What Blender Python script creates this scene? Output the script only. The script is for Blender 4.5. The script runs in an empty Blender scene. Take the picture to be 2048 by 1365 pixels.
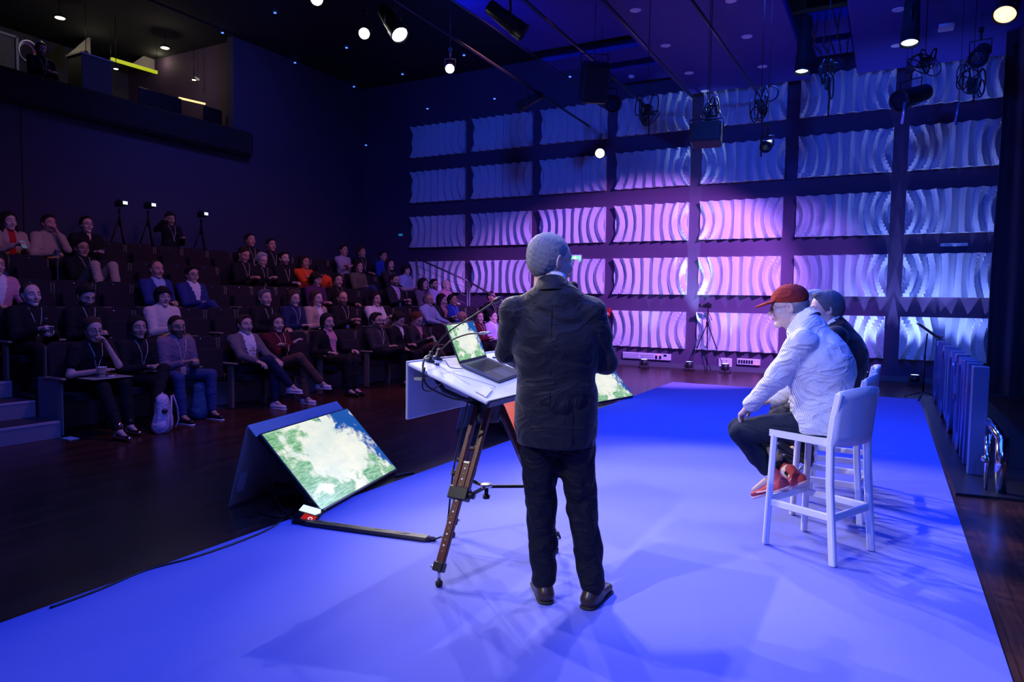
import bpy, math, random
import numpy as np
from mathutils import Vector, Matrix, Euler
random.seed(7)
PI = math.pi
SC = bpy.context.scene
COL = SC.collection

# ------------------------------------------------------------------ camera
FPX = 1380.4468
RGT = Vector((0.8780902, 0.4782581, 0.0150574))
UPV = Vector((-0.0420956, 0.0458654, 0.9980603))
FWD = Vector((-0.4766398, 0.8770208, -0.0604065))
CAM = Vector((0, 0, 1.5))
cam_data = bpy.data.cameras.new('camera')
cam_data.sensor_width = 36.0
cam_data.lens = 36.0 * FPX / 2048.0
cam_data.clip_start = 0.05
cam_data.clip_end = 100
cam = bpy.data.objects.new('camera', cam_data)
COL.objects.link(cam)
m = Matrix((RGT, UPV, -FWD)).transposed().to_4x4()
m.translation = CAM
cam.matrix_world = m
SC.camera = cam

# ------------------------------------------------------------------ world, exposure
SC.view_settings.view_transform = 'Standard'
SC.view_settings.look = 'None'
SC.view_settings.gamma = 1.0
SC.view_settings.exposure = 0.0
SC.view_settings.use_curve_mapping = False
w = bpy.data.worlds.new('world'); SC.world = w
w.use_nodes = True
w.node_tree.nodes['Background'].inputs[0].default_value = (0.05, 0.06, 0.3, 1)
w.node_tree.nodes['Background'].inputs[1].default_value = 0.05

def add_light(name, kind, loc, target, power, color, size=0.15, angle=60, blend=0.3, size_y=None, spec=1.0):
    d = bpy.data.lights.new(name, kind)
    d.energy = power
    d.color = color
    d.specular_factor = spec
    if kind == 'SPOT':
        d.spot_size = math.radians(angle); d.spot_blend = blend; d.shadow_soft_size = size
    elif kind == 'AREA':
        d.size = size
        if size_y:
            d.shape = 'RECTANGLE'; d.size_y = size_y
    else:
        d.shadow_soft_size = size
    o = bpy.data.objects.new(name, d)
    COL.objects.link(o)
    o.location = loc
    dv = Vector(target) - Vector(loc)
    o.rotation_euler = dv.to_track_quat('-Z', 'Y').to_euler()
    return o

KEYC = (1.0, 0.88, 0.86)
# key spots hung over the audience, aimed at the stage
add_light('key_spot', 'SPOT', (-7.31, 8.50, 5.45), (-0.9, 3.9, 0.9), 1200, KEYC, 0.06, 34, 0.35)
add_light('key_spot', 'SPOT', (-6.95, 8.85, 5.4), (-0.4, 5.2, 0.8), 1450, KEYC, 0.06, 34, 0.4)
add_light('key_spot', 'SPOT', (-7.05, 10.4, 5.4), (-0.5, 4.5, 0.6), 1050, KEYC, 0.06, 36, 0.5)
add_light('key_spot', 'SPOT', (-7.2, 4.4, 5.4), (-1.2, 3.5, 0.8), 850, KEYC, 0.05, 29, 0.4)
add_light('key_spot', 'SPOT', (-7.2, 3.5, 5.4), (-0.6, 4.2, 0.6), 700, KEYC, 0.05, 36, 0.5)
# back light from the stage rig
add_light('back_spot', 'SPOT', (-1.9, 6.7, 5.6), (-1.6, 3.1, 0.6), 400, (0.95, 0.90, 1.0), 0.05, 34, 0.4)
add_light('back_spot', 'SPOT', (-1.5, 13.0, 5.5), (-1.4, 3.6, 0.6), 600, (0.50, 0.60, 1.0), 0.06, 30, 0.5)
add_light('back_spot', 'SPOT', (-3.4, -1.6, 5.4), (-1.7, 3.2, 1.3), 900, (1.0, 0.93, 0.9), 0.08, 24, 0.5)
# deep blue wash from the LED bank straight above the stage
BLU = (0.02, 0.09, 1.0)
add_light('blue_wash', 'AREA', (-1.5, 2.6, 5.9), (-1.5, 2.6, 0), 420, BLU, 3.6, size_y=6.0)
add_light('blue_wash', 'SPOT', (-1.2, 7.5, 5.85), (-1.2, 7.2, 0), 1300, BLU, 0.5, 100, 0.9)
add_light('blue_wash', 'SPOT', (-1.2, 9.6, 5.85), (-1.2, 11.0, 0), 900, BLU, 0.5, 105, 0.9)
add_light('blue_wash', 'SPOT', (1.2, -1.2, 5.6), (0.2, 7.0, 0.4), 1300, (0.03, 0.12, 1.0), 0.15, 60, 0.8)
# pink purple beam on the relief wall
PUR = (0.50, 0.19, 1.0)
add_light('purple_beam', 'SPOT', (-0.3, 10.2, 5.0), (-5.4, 15.5, 0.3), 3900, PUR, 0.04, 57, 0.38)
add_light('purple_beam', 'SPOT', (0.9, 10.3, 5.0), (-3.0, 15.5, 0.7), 950, (0.38, 0.16, 1.0), 0.04, 48, 0.4)
# blue light on the upper relief wall
add_light('blue_beam', 'SPOT', (-6.5, 8.5, 5.9), (-7.0, 15.5, 4.6), 560, (0.012, 0.075, 1.0), 0.12, 110, 0.8)
add_light('blue_beam', 'SPOT', (-1.0, 9.0, 5.7), (0.5, 15.5, 3.6), 420, (0.012, 0.075, 1.0), 0.12, 100, 0.8)
# dim house light over the audience
add_light('house_light', 'SPOT', (-5.6, 6.0, 6.4), (-9.2, 6.6, 1.0), 330, (1.0, 0.32, 0.34), 0.3, 100, 0.9)
add_light('house_light', 'SPOT', (-5.6, 10.5, 6.4), (-9.0, 11.0, 1.0), 400, (1.0, 0.30, 0.34), 0.3, 100, 0.9)
add_light('house_light', 'SPOT', (-4.6, 4.0, 5.6), (-8.6, 5.2, 0.8), 80, (0.40, 0.22, 1.0), 0.3, 100, 0.9)
add_light('house_light', 'SPOT', (-4.6, 9.5, 5.6), (-8.6, 11.6, 0.8), 150, (0.5, 0.20, 1.0), 0.3, 100, 0.9)
add_light('wall_glow', 'SPOT', (-9.2, 9.5, 6.8), (-13.3, 10.5, 4.8), 260, (0.12, 0.12, 1.0), 0.4, 100, 0.9)

# ------------------------------------------------------------------ helpers
def at(x, y, axis, val):
    """photo pixel -> point on the plane coordinate[axis] = val"""
    d = FWD + RGT * ((x - 1024) / FPX) - UPV * ((y - 682.5) / FPX)
    return CAM + d * ((val - CAM[axis]) / d[axis])

def tag(o, label=None, cat=None, group=None, kind=None):
    if label: o['label'] = label
    if cat: o['category'] = cat
    if group: o['group'] = group
    if kind: o['kind'] = kind
    return o

def empty(name, loc=(0, 0, 0), rz=0.0, label=None, cat=None, group=None):
    o = bpy.data.objects.new(name, None)
    COL.objects.link(o)
    o.empty_display_size = 0.1
    o.location = loc; o.rotation_euler = (0, 0, rz)
    return tag(o, label, cat, group)

MATS = {}
def add_wrinkles(M, amt):
    nt = M.node_tree; b = nt.nodes['Principled BSDF']; L = nt.links
    tc = nt.nodes.new('ShaderNodeTexCoord'); mp = nt.nodes.new('ShaderNodeMapping'); mp.inputs['Scale'].default_value = (1.0, 1.0, 1.7); mp.inputs['Rotation'].default_value = (.3, .4, 0)
    n = nt.nodes.new('ShaderNodeTexNoise'); n.inputs['Scale'].default_value = 4.2; n.inputs['Detail'].default_value = 3; n.inputs['Distortion'].default_value = 1.6; n.inputs['Roughness'].default_value = .45
    a = nt.nodes.new('ShaderNodeMath'); a.operation = 'SUBTRACT'; a.inputs[1].default_value = .5
    c = nt.nodes.new('ShaderNodeMath'); c.operation = 'ABSOLUTE'
    p = nt.nodes.new('ShaderNodeMath'); p.operation = 'POWER'; p.inputs[1].default_value = .7
    bp = nt.nodes.new('ShaderNodeBump'); bp.inputs['Strength'].default_value = amt; bp.inputs['Distance'].default_value = .06; bp.invert = True
    L.new(tc.outputs['Object'], mp.inputs['Vector']); L.new(mp.outputs['Vector'], n.inputs['Vector']); L.new(n.outputs['Fac'], a.inputs[0]); L.new(a.outputs[0], c.inputs[0]); L.new(c.outputs[0], p.inputs[0]); L.new(p.outputs[0], bp.inputs['Height'])
    old = b.inputs['Normal'].links
    if old: L.new(old[0].from_socket, bp.inputs['Normal'])
    L.new(bp.outputs['Normal'], b.inputs['Normal'])
def mat(name, col, rough=0.5, metal=0.0, emit=None, estr=0.0, bump=0.0, bscale=60, spec=0.5, coat=0, var=0.0, sheen=0, wrinkle=0.0):
    if name in MATS: return MATS[name]
    M = bpy.data.materials.new(name); M.use_nodes = True
    nt = M.node_tree; b = nt.nodes['Principled BSDF']
    b.inputs['Base Color'].default_value = (*col, 1)
    b.inputs['Roughness'].default_value = rough
    b.inputs['Metallic'].default_value = metal
    b.inputs['Specular IOR Level'].default_value = spec
    if coat: b.inputs['Coat Weight'].default_value = coat
    if sheen: b.inputs['Sheen Weight'].default_value = sheen
    if emit:
        b.inputs['Emission Color'].default_value = (*emit, 1)
        b.inputs['Emission Strength'].default_value = estr
    if bump or var:
        tc = nt.nodes.new('ShaderNodeTexCoord')
        n = nt.nodes.new('ShaderNodeTexNoise'); n.inputs['Scale'].default_value = bscale
        n.inputs['Detail'].default_value = 4
        nt.links.new(tc.outputs['Object'], n.inputs['Vector'])
        if bump:
            bp = nt.nodes.new('ShaderNodeBump'); bp.inputs['Strength'].default_value = bump
            bp.inputs['Distance'].default_value = 0.01
            nt.links.new(n.outputs['Fac'], bp.inputs['Height'])
            nt.links.new(bp.outputs['Normal'], b.inputs['Normal'])
        if var:
            r = nt.nodes.new('ShaderNodeMix'); r.data_type = 'RGBA'
            r.inputs['A'].default_value = (*[c * (1 - var) for c in col], 1)
            r.inputs['B'].default_value = (*[min(1, c * (1 + var)) for c in col], 1)
            nt.links.new(n.outputs['Fac'], r.inputs['Factor'])
            nt.links.new(r.outputs['Result'], b.inputs['Base Color'])
    if wrinkle: add_wrinkles(M, wrinkle)
    MATS[name] = M
    return M

class MB:
    """collects boxes, tubes, lathes ... and links them as one mesh object"""
    def __init__(s): s.v = []; s.f = []; s.mi = []; s.mats = []; s.sm = []
    def _m(s, m):
        if m not in s.mats: s.mats.append(m)
        return s.mats.index(m)
    def add(s, vs, fs, m=None, smooth=False, M=None):
        k = len(s.v); i = s._m(m)
        if M is not None: vs = [M @ Vector(v) for v in vs]
        s.v += [tuple(v) for v in vs]
        s.f += [tuple(a + k for a in f) for f in fs]
        s.mi += [i] * len(fs); s.sm += [smooth] * len(fs)
        return s
    def box(s, c, d, m=None, M=None, bev=0.0):
        x, y, z = (a / 2 for a in d)
        T = Matrix.Translation(c)
        if M is not None: T = M @ T
        if bev > 0:
            b = min(bev, x * .9, y * .9, z * .9)
            pts = []; idx = {}
            for sx in (-1, 1):
                for sy in (-1, 1):
                    for sz in (-1, 1):
                        for ax in range(3):
                            p = [sx * (x - b), sy * (y - b), sz * (z - b)]
                            p[ax] = (sx, sy, sz)[ax] * (x, y, z)[ax]
                            idx[(sx, sy, sz, ax)] = len(pts); pts.append(p)
            fs = []
            for ax in range(3):
                o1, o2 = [a for a in range(3) if a != ax]
                for sg in (-1, 1):
                    q = []
                    for a, bb in ((-1, -1), (1, -1), (1, 1), (-1, 1)):
                        t = [0, 0, 0]; t[ax] = sg; t[o1] = a; t[o2] = bb
                        q.append(idx[(*t, ax)])
                    if (sg > 0) == (ax == 1): q = q[::-1]
                    fs.append(q)
                for a in (-1, 1):
                    for bb in (-1, 1):
                        t1 = [0, 0, 0]; t2 = [0, 0, 0]
                        t1[ax] = -1; t2[ax] = 1
                        t1[o1] = t2[o1] = a; t1[o2] = t2[o2] = bb
                        q = [idx[(*t1, o1)], idx[(*t2, o1)], idx[(*t2, o2)], idx[(*t1, o2)]]
                        if (a * bb > 0) == (ax != 1): q = q[::-1]
                        fs.append(q)
            for sx in (-1, 1):
                for sy in (-1, 1):
                    for sz in (-1, 1):
                        q = [idx[(sx, sy, sz, 0)], idx[(sx, sy, sz, 1)], idx[(sx, sy, sz, 2)]]
                        if sx * sy * sz < 0: q = q[::-1]
                        fs.append(q)
            return s.add(pts, fs, m, False, T)
        v = [(-x, -y, -z), (x, -y, -z), (x, y, -z), (-x, y, -z), (-x, -y, z), (x, -y, z), (x, y, z), (-x, y, z)]
        f = [(0, 3, 2, 1), (4, 5, 6, 7), (0, 1, 5, 4), (1, 2, 6, 5), (2, 3, 7, 6), (3, 0, 4, 7)]
        return s.add(v, f, m, False, T)
    def beam(s, a, b, w, h, m=None, up=(0, 0, 1), bev=0):
        a = Vector(a); b = Vector(b); d = b - a; L = d.length; d = d / L
        u = Vector(up); r = d.cross(u)
        if r.length < 1e-4: r = d.cross(Vector((1, 0, 0)))
        r.normalize(); u = r.cross(d)
        M = Matrix((r, d, u)).transposed().to_4x4(); M.translation = (a + b) / 2
        return s.box((0, 0, 0), (w, L, h), m, M, bev)
    def tube(s, pts, rad, m=None, n=8, cap=True, closed=False):
        pts = [Vector(p) for p in pts]; N = len(pts)
        if not hasattr(rad, '__len__'): rad = [rad] * N
        vs = []; fs = []; ref = None
        for i, p in enumerate(pts):
            if closed: t = pts[(i + 1) % N] - pts[i - 1]
            else: t = pts[min(i + 1, N - 1)] - pts[max(i - 1, 0)]
            if t.length < 1e-9: t = Vector((0, 0, 1))
            t.normalize()
            if ref is None: ref = Vector((0, 0, 1)) if abs(t.z) < .9 else Vector((1, 0, 0))
            a = t.cross(ref)
            if a.length < 1e-5: a = t.cross(Vector((0, 1, 0)))
            a.normalize(); bq = a.cross(t); ref = bq
            for k in range(n):
                th = 2 * PI * k / n
                vs.append(p + (a * math.cos(th) + bq * math.sin(th)) * rad[i])
        for i in range(N if closed else N - 1):
            j = (i + 1) % N
            for k in range(n):
                k2 = (k + 1) % n
                fs.append((i * n + k, j * n + k, j * n + k2, i * n + k2))
        if cap and not closed:
            fs.append(tuple(range(n))); fs.append(tuple(range((N - 1) * n, N * n))[::-1])
        return s.add(vs, fs, m, True)
    def lathe(s, prof, m=None, n=20, M=None, smooth=True):
        vs = []; fs = []
        for r, z in prof:
            for k in range(n):
                th = 2 * PI * k / n
                vs.append((r * math.cos(th), r * math.sin(th), z))
        for i in range(len(prof) - 1):
            for k in range(n):
                k2 = (k + 1) % n
                fs.append((i * n + k, i * n + k2, (i + 1) * n + k2, (i + 1) * n + k))
        fs.append(tuple(range(n))[::-1]); fs.append(tuple(range((len(prof) - 1) * n, len(prof) * n)))
        return s.add(vs, fs, m, smooth, M)
    def prism(s, poly, z0, z1, m=None, M=None):
        n = len(poly)
        vs = [(x, y, z0) for x, y in poly] + [(x, y, z1) for x, y in poly]
        fs = [tuple(range(n))[::-1], tuple(range(n, 2 * n))]
        fs += [(i, (i + 1) % n, n + (i + 1) % n, n + i) for i in range(n)]
        return s.add(vs, fs, m, False, M)
    def quad(s, a, b, c, d, m=None): return s.add([a, b, c, d], [(0, 1, 2, 3)], m)
    def build(s, name, m=None, parent=None, loc=None, rot=None):
        me = bpy.data.meshes.new(name)
        me.from_pydata(s.v, [], s.f); me.update()
        for q in (s.mats or [m]): me.materials.append(q if q is not None else m)
        me.polygons.foreach_set('material_index', s.mi)
        me.polygons.foreach_set('use_smooth', s.sm)
        o = bpy.data.objects.new(name, me); COL.objects.link(o)
        if parent is not None: o.parent = parent
        if loc is not None: o.location = loc
        if rot is not None: o.rotation_euler = rot
        return o

def frame(o, x=None, y=None, z=None):
    """matrix with origin o and (two of) the axes given"""
    if x is not None: x = Vector(x).normalized()
    if y is not None: y = Vector(y).normalized()
    if z is not None: z = Vector(z).normalized()
    if z is None: z = x.cross(y).normalized(); y = z.cross(x)
    elif y is None: y = z.cross(x).normalized(); x = y.cross(z)
    else:
        x = y.cross(z).normalized(); y = z.cross(x)
    M = Matrix((x, y, z)).transposed().to_4x4(); M.translation = Vector(o)
    return M

def copy_tree(o, parent=None, first=True):
    c = o.copy(); COL.objects.link(c); c.parent = parent
    for ch in kids(o): copy_tree(ch, c)
    return c
def kids(o): return [x for x in COL.objects if x.parent == o]

# ------------------------------------------------------------------ base materials
M_black = mat('black_metal', (0.012, 0.012, 0.014), 0.45, 0.3)
M_blackp = mat('black_plastic', (0.015, 0.015, 0.018), 0.35)
M_chrome = mat('chrome', (0.75, 0.76, 0.8), 0.12, 1.0)
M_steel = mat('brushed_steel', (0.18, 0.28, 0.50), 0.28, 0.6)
M_white = mat('white_plastic', (0.82, 0.82, 0.84), 0.32)
M_cable = mat('cable_rubber', (0.012, 0.012, 0.015), 0.4)
M_grey = mat('grey_paint', (0.35, 0.35, 0.37), 0.5)
M_rubber = mat('rubber', (0.02, 0.02, 0.02), 0.7)

def wood_mat():
    M = bpy.data.materials.new('dark_parquet'); M.use_nodes = True
    nt = M.node_tree; b = nt.nodes['Principled BSDF']; L = nt.links
    tc = nt.nodes.new('ShaderNodeTexCoord')
    mp = nt.nodes.new('ShaderNodeMapping'); mp.inputs['Rotation'].default_value = (0, 0, 1.57)
    L.new(tc.outputs['Object'], mp.inputs['Vector'])
    br = nt.nodes.new('ShaderNodeTexBrick'); br.inputs['Scale'].default_value = 1.0
    br.inputs['Brick Width'].default_value = 0.9; br.inputs['Row Height'].default_value = 0.09
    br.inputs['Mortar Size'].default_value = 0.0012
    br.inputs['Color1'].default_value = (0.050, 0.019, 0.013, 1)
    br.inputs['Color2'].default_value = (0.090, 0.034, 0.022, 1)
    br.inputs['Mortar'].default_value = (0.01, 0.005, 0.004, 1)
    L.new(mp.outputs['Vector'], br.inputs['Vector'])
    mp2 = nt.nodes.new('ShaderNodeMapping'); mp2.inputs['Scale'].default_value = (1.2, 14, 1)
    L.new(mp.outputs['Vector'], mp2.inputs['Vector'])
    n = nt.nodes.new('ShaderNodeTexNoise'); n.inputs['Scale'].default_value = 3; n.inputs['Detail'].default_value = 6
    L.new(mp2.outputs['Vector'], n.inputs['Vector'])
    mx = nt.nodes.new('ShaderNodeMix'); mx.data_type = 'RGBA'; mx.blend_type = 'MULTIPLY'
    mx.inputs['Factor'].default_value = 0.7
    L.new(br.outputs['Color'], mx.inputs['A'])
    rp = nt.nodes.new('ShaderNodeValToRGB')
    rp.color_ramp.elements[0].color = (0.35, 0.35, 0.35, 1); rp.color_ramp.elements[0].position = 0.3
    rp.color_ramp.elements[1].color = (1.3, 1.3, 1.3, 1); rp.color_ramp.elements[1].position = 0.75
    L.new(n.outputs['Fac'], rp.inputs['Fac']); L.new(rp.outputs['Color'], mx.inputs['B'])
    L.new(mx.outputs['Result'], b.inputs['Base Color'])
    b.inputs['Roughness'].default_value = 0.27
    b.inputs['Specular IOR Level'].default_value = 0.4
    bp = nt.nodes.new('ShaderNodeBump'); bp.inputs['Strength'].default_value = 0.15; bp.inputs['Distance'].default_value = 0.002
    L.new(n.outputs['Fac'], bp.inputs['Height']); L.new(bp.outputs['Normal'], b.inputs['Normal'])
    return M
M_floor = wood_mat()
M_carpet = mat('blue_carpet', (0.21, 0.23, 0.62), 0.95, bump=0.25, bscale=400, spec=0.1, var=0.06)
M_wallD = mat('dark_wall_paint', (0.10, 0.056, 0.115), 0.75)
M_wallA = mat('audience_wall_paint', (0.055, 0.055, 0.09), 0.8)
M_ceil = mat('black_ceiling', (0.016, 0.016, 0.018), 0.9)
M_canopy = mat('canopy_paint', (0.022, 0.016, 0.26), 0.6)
M_panel = mat('panel_white', (0.72, 0.72, 0.74), 0.55)

def struct(name, mb, m=None):
    o = mb.build(name, m); o['kind'] = 'structure'; return o

# ------------------------------------------------------------------ room shell
WY = 15.53; WX = -13.35
struct('floor', MB().box((-4.5, 7.0, -0.05), (24, 19, 0.1), M_floor))
struct('wall_back', MB().box((-4.5, WY + 0.1, 3.7), (24, 0.2, 7.8), M_wallD))
wl = MB()
# audience side wall with the control room opening
wl.box((WX - 0.1, 4.0, 2.6), (0.2, 23.2, 5.2), M_wallA)
wl.box((WX - 0.1, 13.3, 6.35), (0.2, 4.5, 2.3), M_wallA)
wl.box((WX + 0.005, 6.6, 2.6), (0.01, 0.02, 5.2), M_black)
struct('wall_left', wl)
struct('ceiling', MB().box((-4.5, 6.0, 7.45), (24, 20, 0.1), M_ceil))
struct('wall_right', MB().box((6.5, 6.5, 3.7), (0.2, 20, 7.8), M_wallD))
struct('wall_control_room', MB().box((-17.6, 5, 6.0), (0.1, 16, 3.6), mat('control_room_wall', (0.10, 0.09, 0.07), 0.8))
       .box((-15.5, -3.0, 6.0), (4.3, 0.1, 3.6), M_wallD).box((-15.5, 11.3, 6.2), (4.3, 0.1, 3.0), M_wallD))
struct('floor_control_room', MB().box((-15.57, 4.2, 4.55), (4.2, 15, 0.1), M_wallD))
struct('ceiling_control_room', MB().box((-15.5, 4.2, 7.43), (4.4, 15, 0.1), M_ceil))
bal = MB()
bal.box((WX + 0.14, 3.7, 4.98), (0.3, 15.4, 0.55), M_ceil, bev=0.06)
struct('trim_1', bal)
struct('baseboard_back', MB().box((-4.5, WY - 0.02, 0.05), (24, 0.04, 0.1), mat('baseboard_grey', (0.12, 0.12, 0.13), 0.5)))

# carpet (thin, lies on the floor)
cp = MB().prism([(-3.46, 1.55), (-3.30, 1.15), (0.5, 1.15), (0.5, 12.72), (-3.47, 12.69)], 0.0, 0.006, M_carpet)
tag(cp.build('stage_carpet'), 'long blue carpet runner laid over the dark parquet stage', 'carpet')

# ------------------------------------------------------------------ relief panels
PW, PH, PXP, PZP = 1.708, 0.83, 1.969, 1.215
PX0, PZ0 = -11.60, 6.135
def relief_mesh(name, kind):
    nu, nv = 112, 12
    us = np.linspace(0, 1, nu + 1); vs_ = np.linspace(0, 1, nv + 1)
    N = 7
    def tri(x): return np.abs(2 * (x - np.floor(x)) - 1)
    U_, V_ = np.meshgrid(us, vs_, indexing='ij')
    bul = np.sin(PI * V_)
    sg = np.clip((U_ - 0.5) * 2.4, -1, 1)
    if kind == 1: sg = np.clip((U_ - 0.35) * 3, -1, 1)
    ph = N * U_ + 0.60 * sg * bul
    fr = ph - np.floor(ph); pk = 0.5 + 0.16 * sg * (bul - .3)
    h = np.where(fr < 1 - pk, 1 - fr / (1 - pk), (fr - (1 - pk)) / pk)
    h = 0.15 * h + 0.03
    b = MB()
    vs = [(us[i] * PW, -h[i, j], -PH + vs_[j] * PH) for i in range(nu + 1) for j in range(nv + 1)]
    q = nv + 1
    fs = [(i * q + j, (i + 1) * q + j, (i + 1) * q + j + 1, i * q + j + 1) for i in range(nu) for j in range(nv)]
    k = len(vs)
    # back rim
    rim = [(i, 0) for i in range(nu + 1)] + [(nu, j) for j in range(1, nv + 1)] + [(i, nv) for i in range(nu - 1, -1, -1)] + [(0, j) for j in range(nv - 1, 0, -1)]
    for i, j in rim: vs.append((us[i] * PW, 0.0, -PH + vs_[j] * PH))
    n = len(rim)
    for a in range(n):
        c = (a + 1) % n
        fs.append((rim[a][0] * q + rim[a][1], k + a, k + c, rim[c][0] * q + rim[c][1]))
    b.add(vs, fs, M_panel)
    o = b.build(name)
    o.data.polygons.foreach_set('use_smooth', [False] * len(o.data.polygons))
    return o
rows = ['top', 'second', 'third', 'fourth', 'bottom']
cols = ['first', 'second', 'third', 'fourth', 'fifth', 'sixth', 'seventh']
pa = relief_mesh('relief_panel', 0)
used = False
for r in range(5):
    for c in range(7):
        if r == 4 and c < 2: continue
        o = pa if not used else pa.copy()
        if used: COL.objects.link(o)
        used = True
        o.location = (PX0 + c * PXP, WY - 0.004, PZ0 - r * PZP)
        tag(o, f'white wavy relief wall panel, {rows[r]} row, {cols[c]} from the left', 'wall panel', 'relief panels on the far wall')

# ------------------------------------------------------------------ canopies and ceiling bits
ZC = 6.0
k = 0.9375
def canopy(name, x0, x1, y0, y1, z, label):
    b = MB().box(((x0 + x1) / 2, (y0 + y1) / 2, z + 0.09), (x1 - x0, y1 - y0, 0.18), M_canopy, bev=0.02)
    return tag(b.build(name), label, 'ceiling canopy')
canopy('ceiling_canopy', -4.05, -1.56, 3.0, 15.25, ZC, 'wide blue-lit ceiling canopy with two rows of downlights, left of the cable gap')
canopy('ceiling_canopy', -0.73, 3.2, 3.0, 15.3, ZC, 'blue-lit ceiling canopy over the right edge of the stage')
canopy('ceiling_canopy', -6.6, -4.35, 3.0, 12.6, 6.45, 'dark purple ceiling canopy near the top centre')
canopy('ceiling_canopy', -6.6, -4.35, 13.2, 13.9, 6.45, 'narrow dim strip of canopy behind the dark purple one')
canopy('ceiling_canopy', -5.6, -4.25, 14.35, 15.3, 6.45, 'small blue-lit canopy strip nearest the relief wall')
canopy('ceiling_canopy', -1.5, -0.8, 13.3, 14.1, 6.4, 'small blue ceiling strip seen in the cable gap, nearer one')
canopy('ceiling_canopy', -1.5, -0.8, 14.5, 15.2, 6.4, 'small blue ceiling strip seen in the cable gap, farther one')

M_lens_dim = mat('downlight_reflector', (0.8, 0.8, 0.9), 0.15, 0.9, emit=(0.25, 0.3, 1.0), estr=0.35)
M_dot = mat('small_blue_lamp', (0.1, 0.2, 1), 0.4, emit=(0.06, 0.16, 1.0), estr=2.5)
def downlight(x, y, z, label, r=0.085):
    t = empty('recessed_downlight', (x, y, z), 0, label, 'downlight', 'downlights in the ceiling canopies')
    MB().lathe([(r * 0.86, -0.004), (r, -0.008), (r * 1.08, 0.0), (r, 0.002)], M_white).build('trim_ring', None, t)
    MB().lathe([(0.01, 0.0), (r * .45, -0.001), (r * .5, -0.004), (r * .86, -0.0035), (r * .86, 0)], M_lens_dim).build('reflector', None, t)
for (px, py, lab) in [(1271, 20, 'left row, nearest'), (1331, 91, 'left row, second'), (1378, 146, 'left row, third'), (1410, 182, 'left row, farthest'),
                      (1462, 1, 'right row of the left canopy, at the picture edge'), (1494, 73, 'right row of the left canopy, second'), (1525, 133, 'right row of the left canopy, third'), (1546, 173, 'right row of the left canopy, farthest'),
                      (1797, 19, 'on the right canopy, nearest'), (1793, 91, 'on the right canopy, farther')]:
    p = at(px, py, 2, ZC)
    downlight(p.x, p.y, ZC, 'round recessed downlight, ' + lab)
LAMPL = ['topmost, left of the glowing spotlights', 'over the control room opening', 'under the big can spotlight', 'above the dark audience wall', 'near the corner of the audience wall', 'left of the lone white spotlight', 'just above the second panel column', 'near the left lighting pipe', 'above the second panel gap', 'beside the boxy loudspeaker', 'lowest, beside the corner of the dark wall']
for i, (px, py) in enumerate([(550, 25), (445, 65), (693, 95), (590, 125), (708, 173), (805, 148), (855, 217), (928, 110), (989, 197), (1140, 153), (732, 290)]):
    p = at(px, py, 2, 7.38)
    if p.y > 15.3 or p.x < -13: p = at(px, py, 1, 15.3) if p.y > 15.3 else at(px, py, 0, -13.2)
    o = MB().lathe([(0.02, -0.02), (0.03, -0.015), (0.03, 0.0)], M_dot, 10).build('ceiling_lamp', None, None, (p.x, p.y, p.z))
    tag(o, 'tiny blue point lamp on the black ceiling, ' + LAMPL[i], 'ceiling lamp', 'tiny blue lamps on the black ceiling')
p = at(1263, 152, 2, 6.44)
t = tag(MB().lathe([(0.05, -0.05), (0.07, -0.03), (0.07, 0)], M_white, 14).build('smoke_detector', None, None, (p.x, p.y, 6.45)), 'white round smoke detector on a blue-lit canopy strip', 'smoke detector')
p = at(1893, 52, 2, ZC)
t = tag(MB().box((0, 0, -0.02), (0.22, 0.3, 0.04), M_white, bev=0.01).build('ceiling_box', None, None, (p.x, p.y, ZC)), 'pale rectangular box fixed under the right canopy', 'ceiling box')

# ------------------------------------------------------------------ lighting pipes and fixtures
def pipe(name, p0, p1, r, label):
    o = MB().tube([p0, p1], r, M_steelD, 10).build(name); return tag(o, label, 'pipe')
M_steelD = mat('dark_pipe', (0.10, 0.10, 0.12), 0.35, 0.8)
def pipe_px(x0, y0, x1, y1, z, label, r=0.025):
    a = at(x0, y0, 2, z); b = at(x1, y1, 2, z)
    if b.y > 15.4: b = a + (b - a) * ((15.35 - a.y) / (b.y - a.y))
    d = (b - a).normalized(); a = a - d * 2.0
    return pipe('lighting_pipe', a, b, r, label)
pipe_px(797, 5, 1210, 273, 5.6, 'lighting pipe crossing in front of the left relief panels')
pipe_px(1062, 12, 1343, 258, 5.7, 'lighting pipe ending above the fourth column of panels')
pipe_px(1207, 0, 1440, 255, 5.75, 'blue-lit lighting pipe under the edge of the left canopy')
pipe_px(1383, 0, 1560, 250, 5.7, 'lighting pipe under the middle of the left canopy')
pipe_px(905, 0, 1185, 190, 6.2, 'thin dark pipe under the purple canopy', 0.015)

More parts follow.
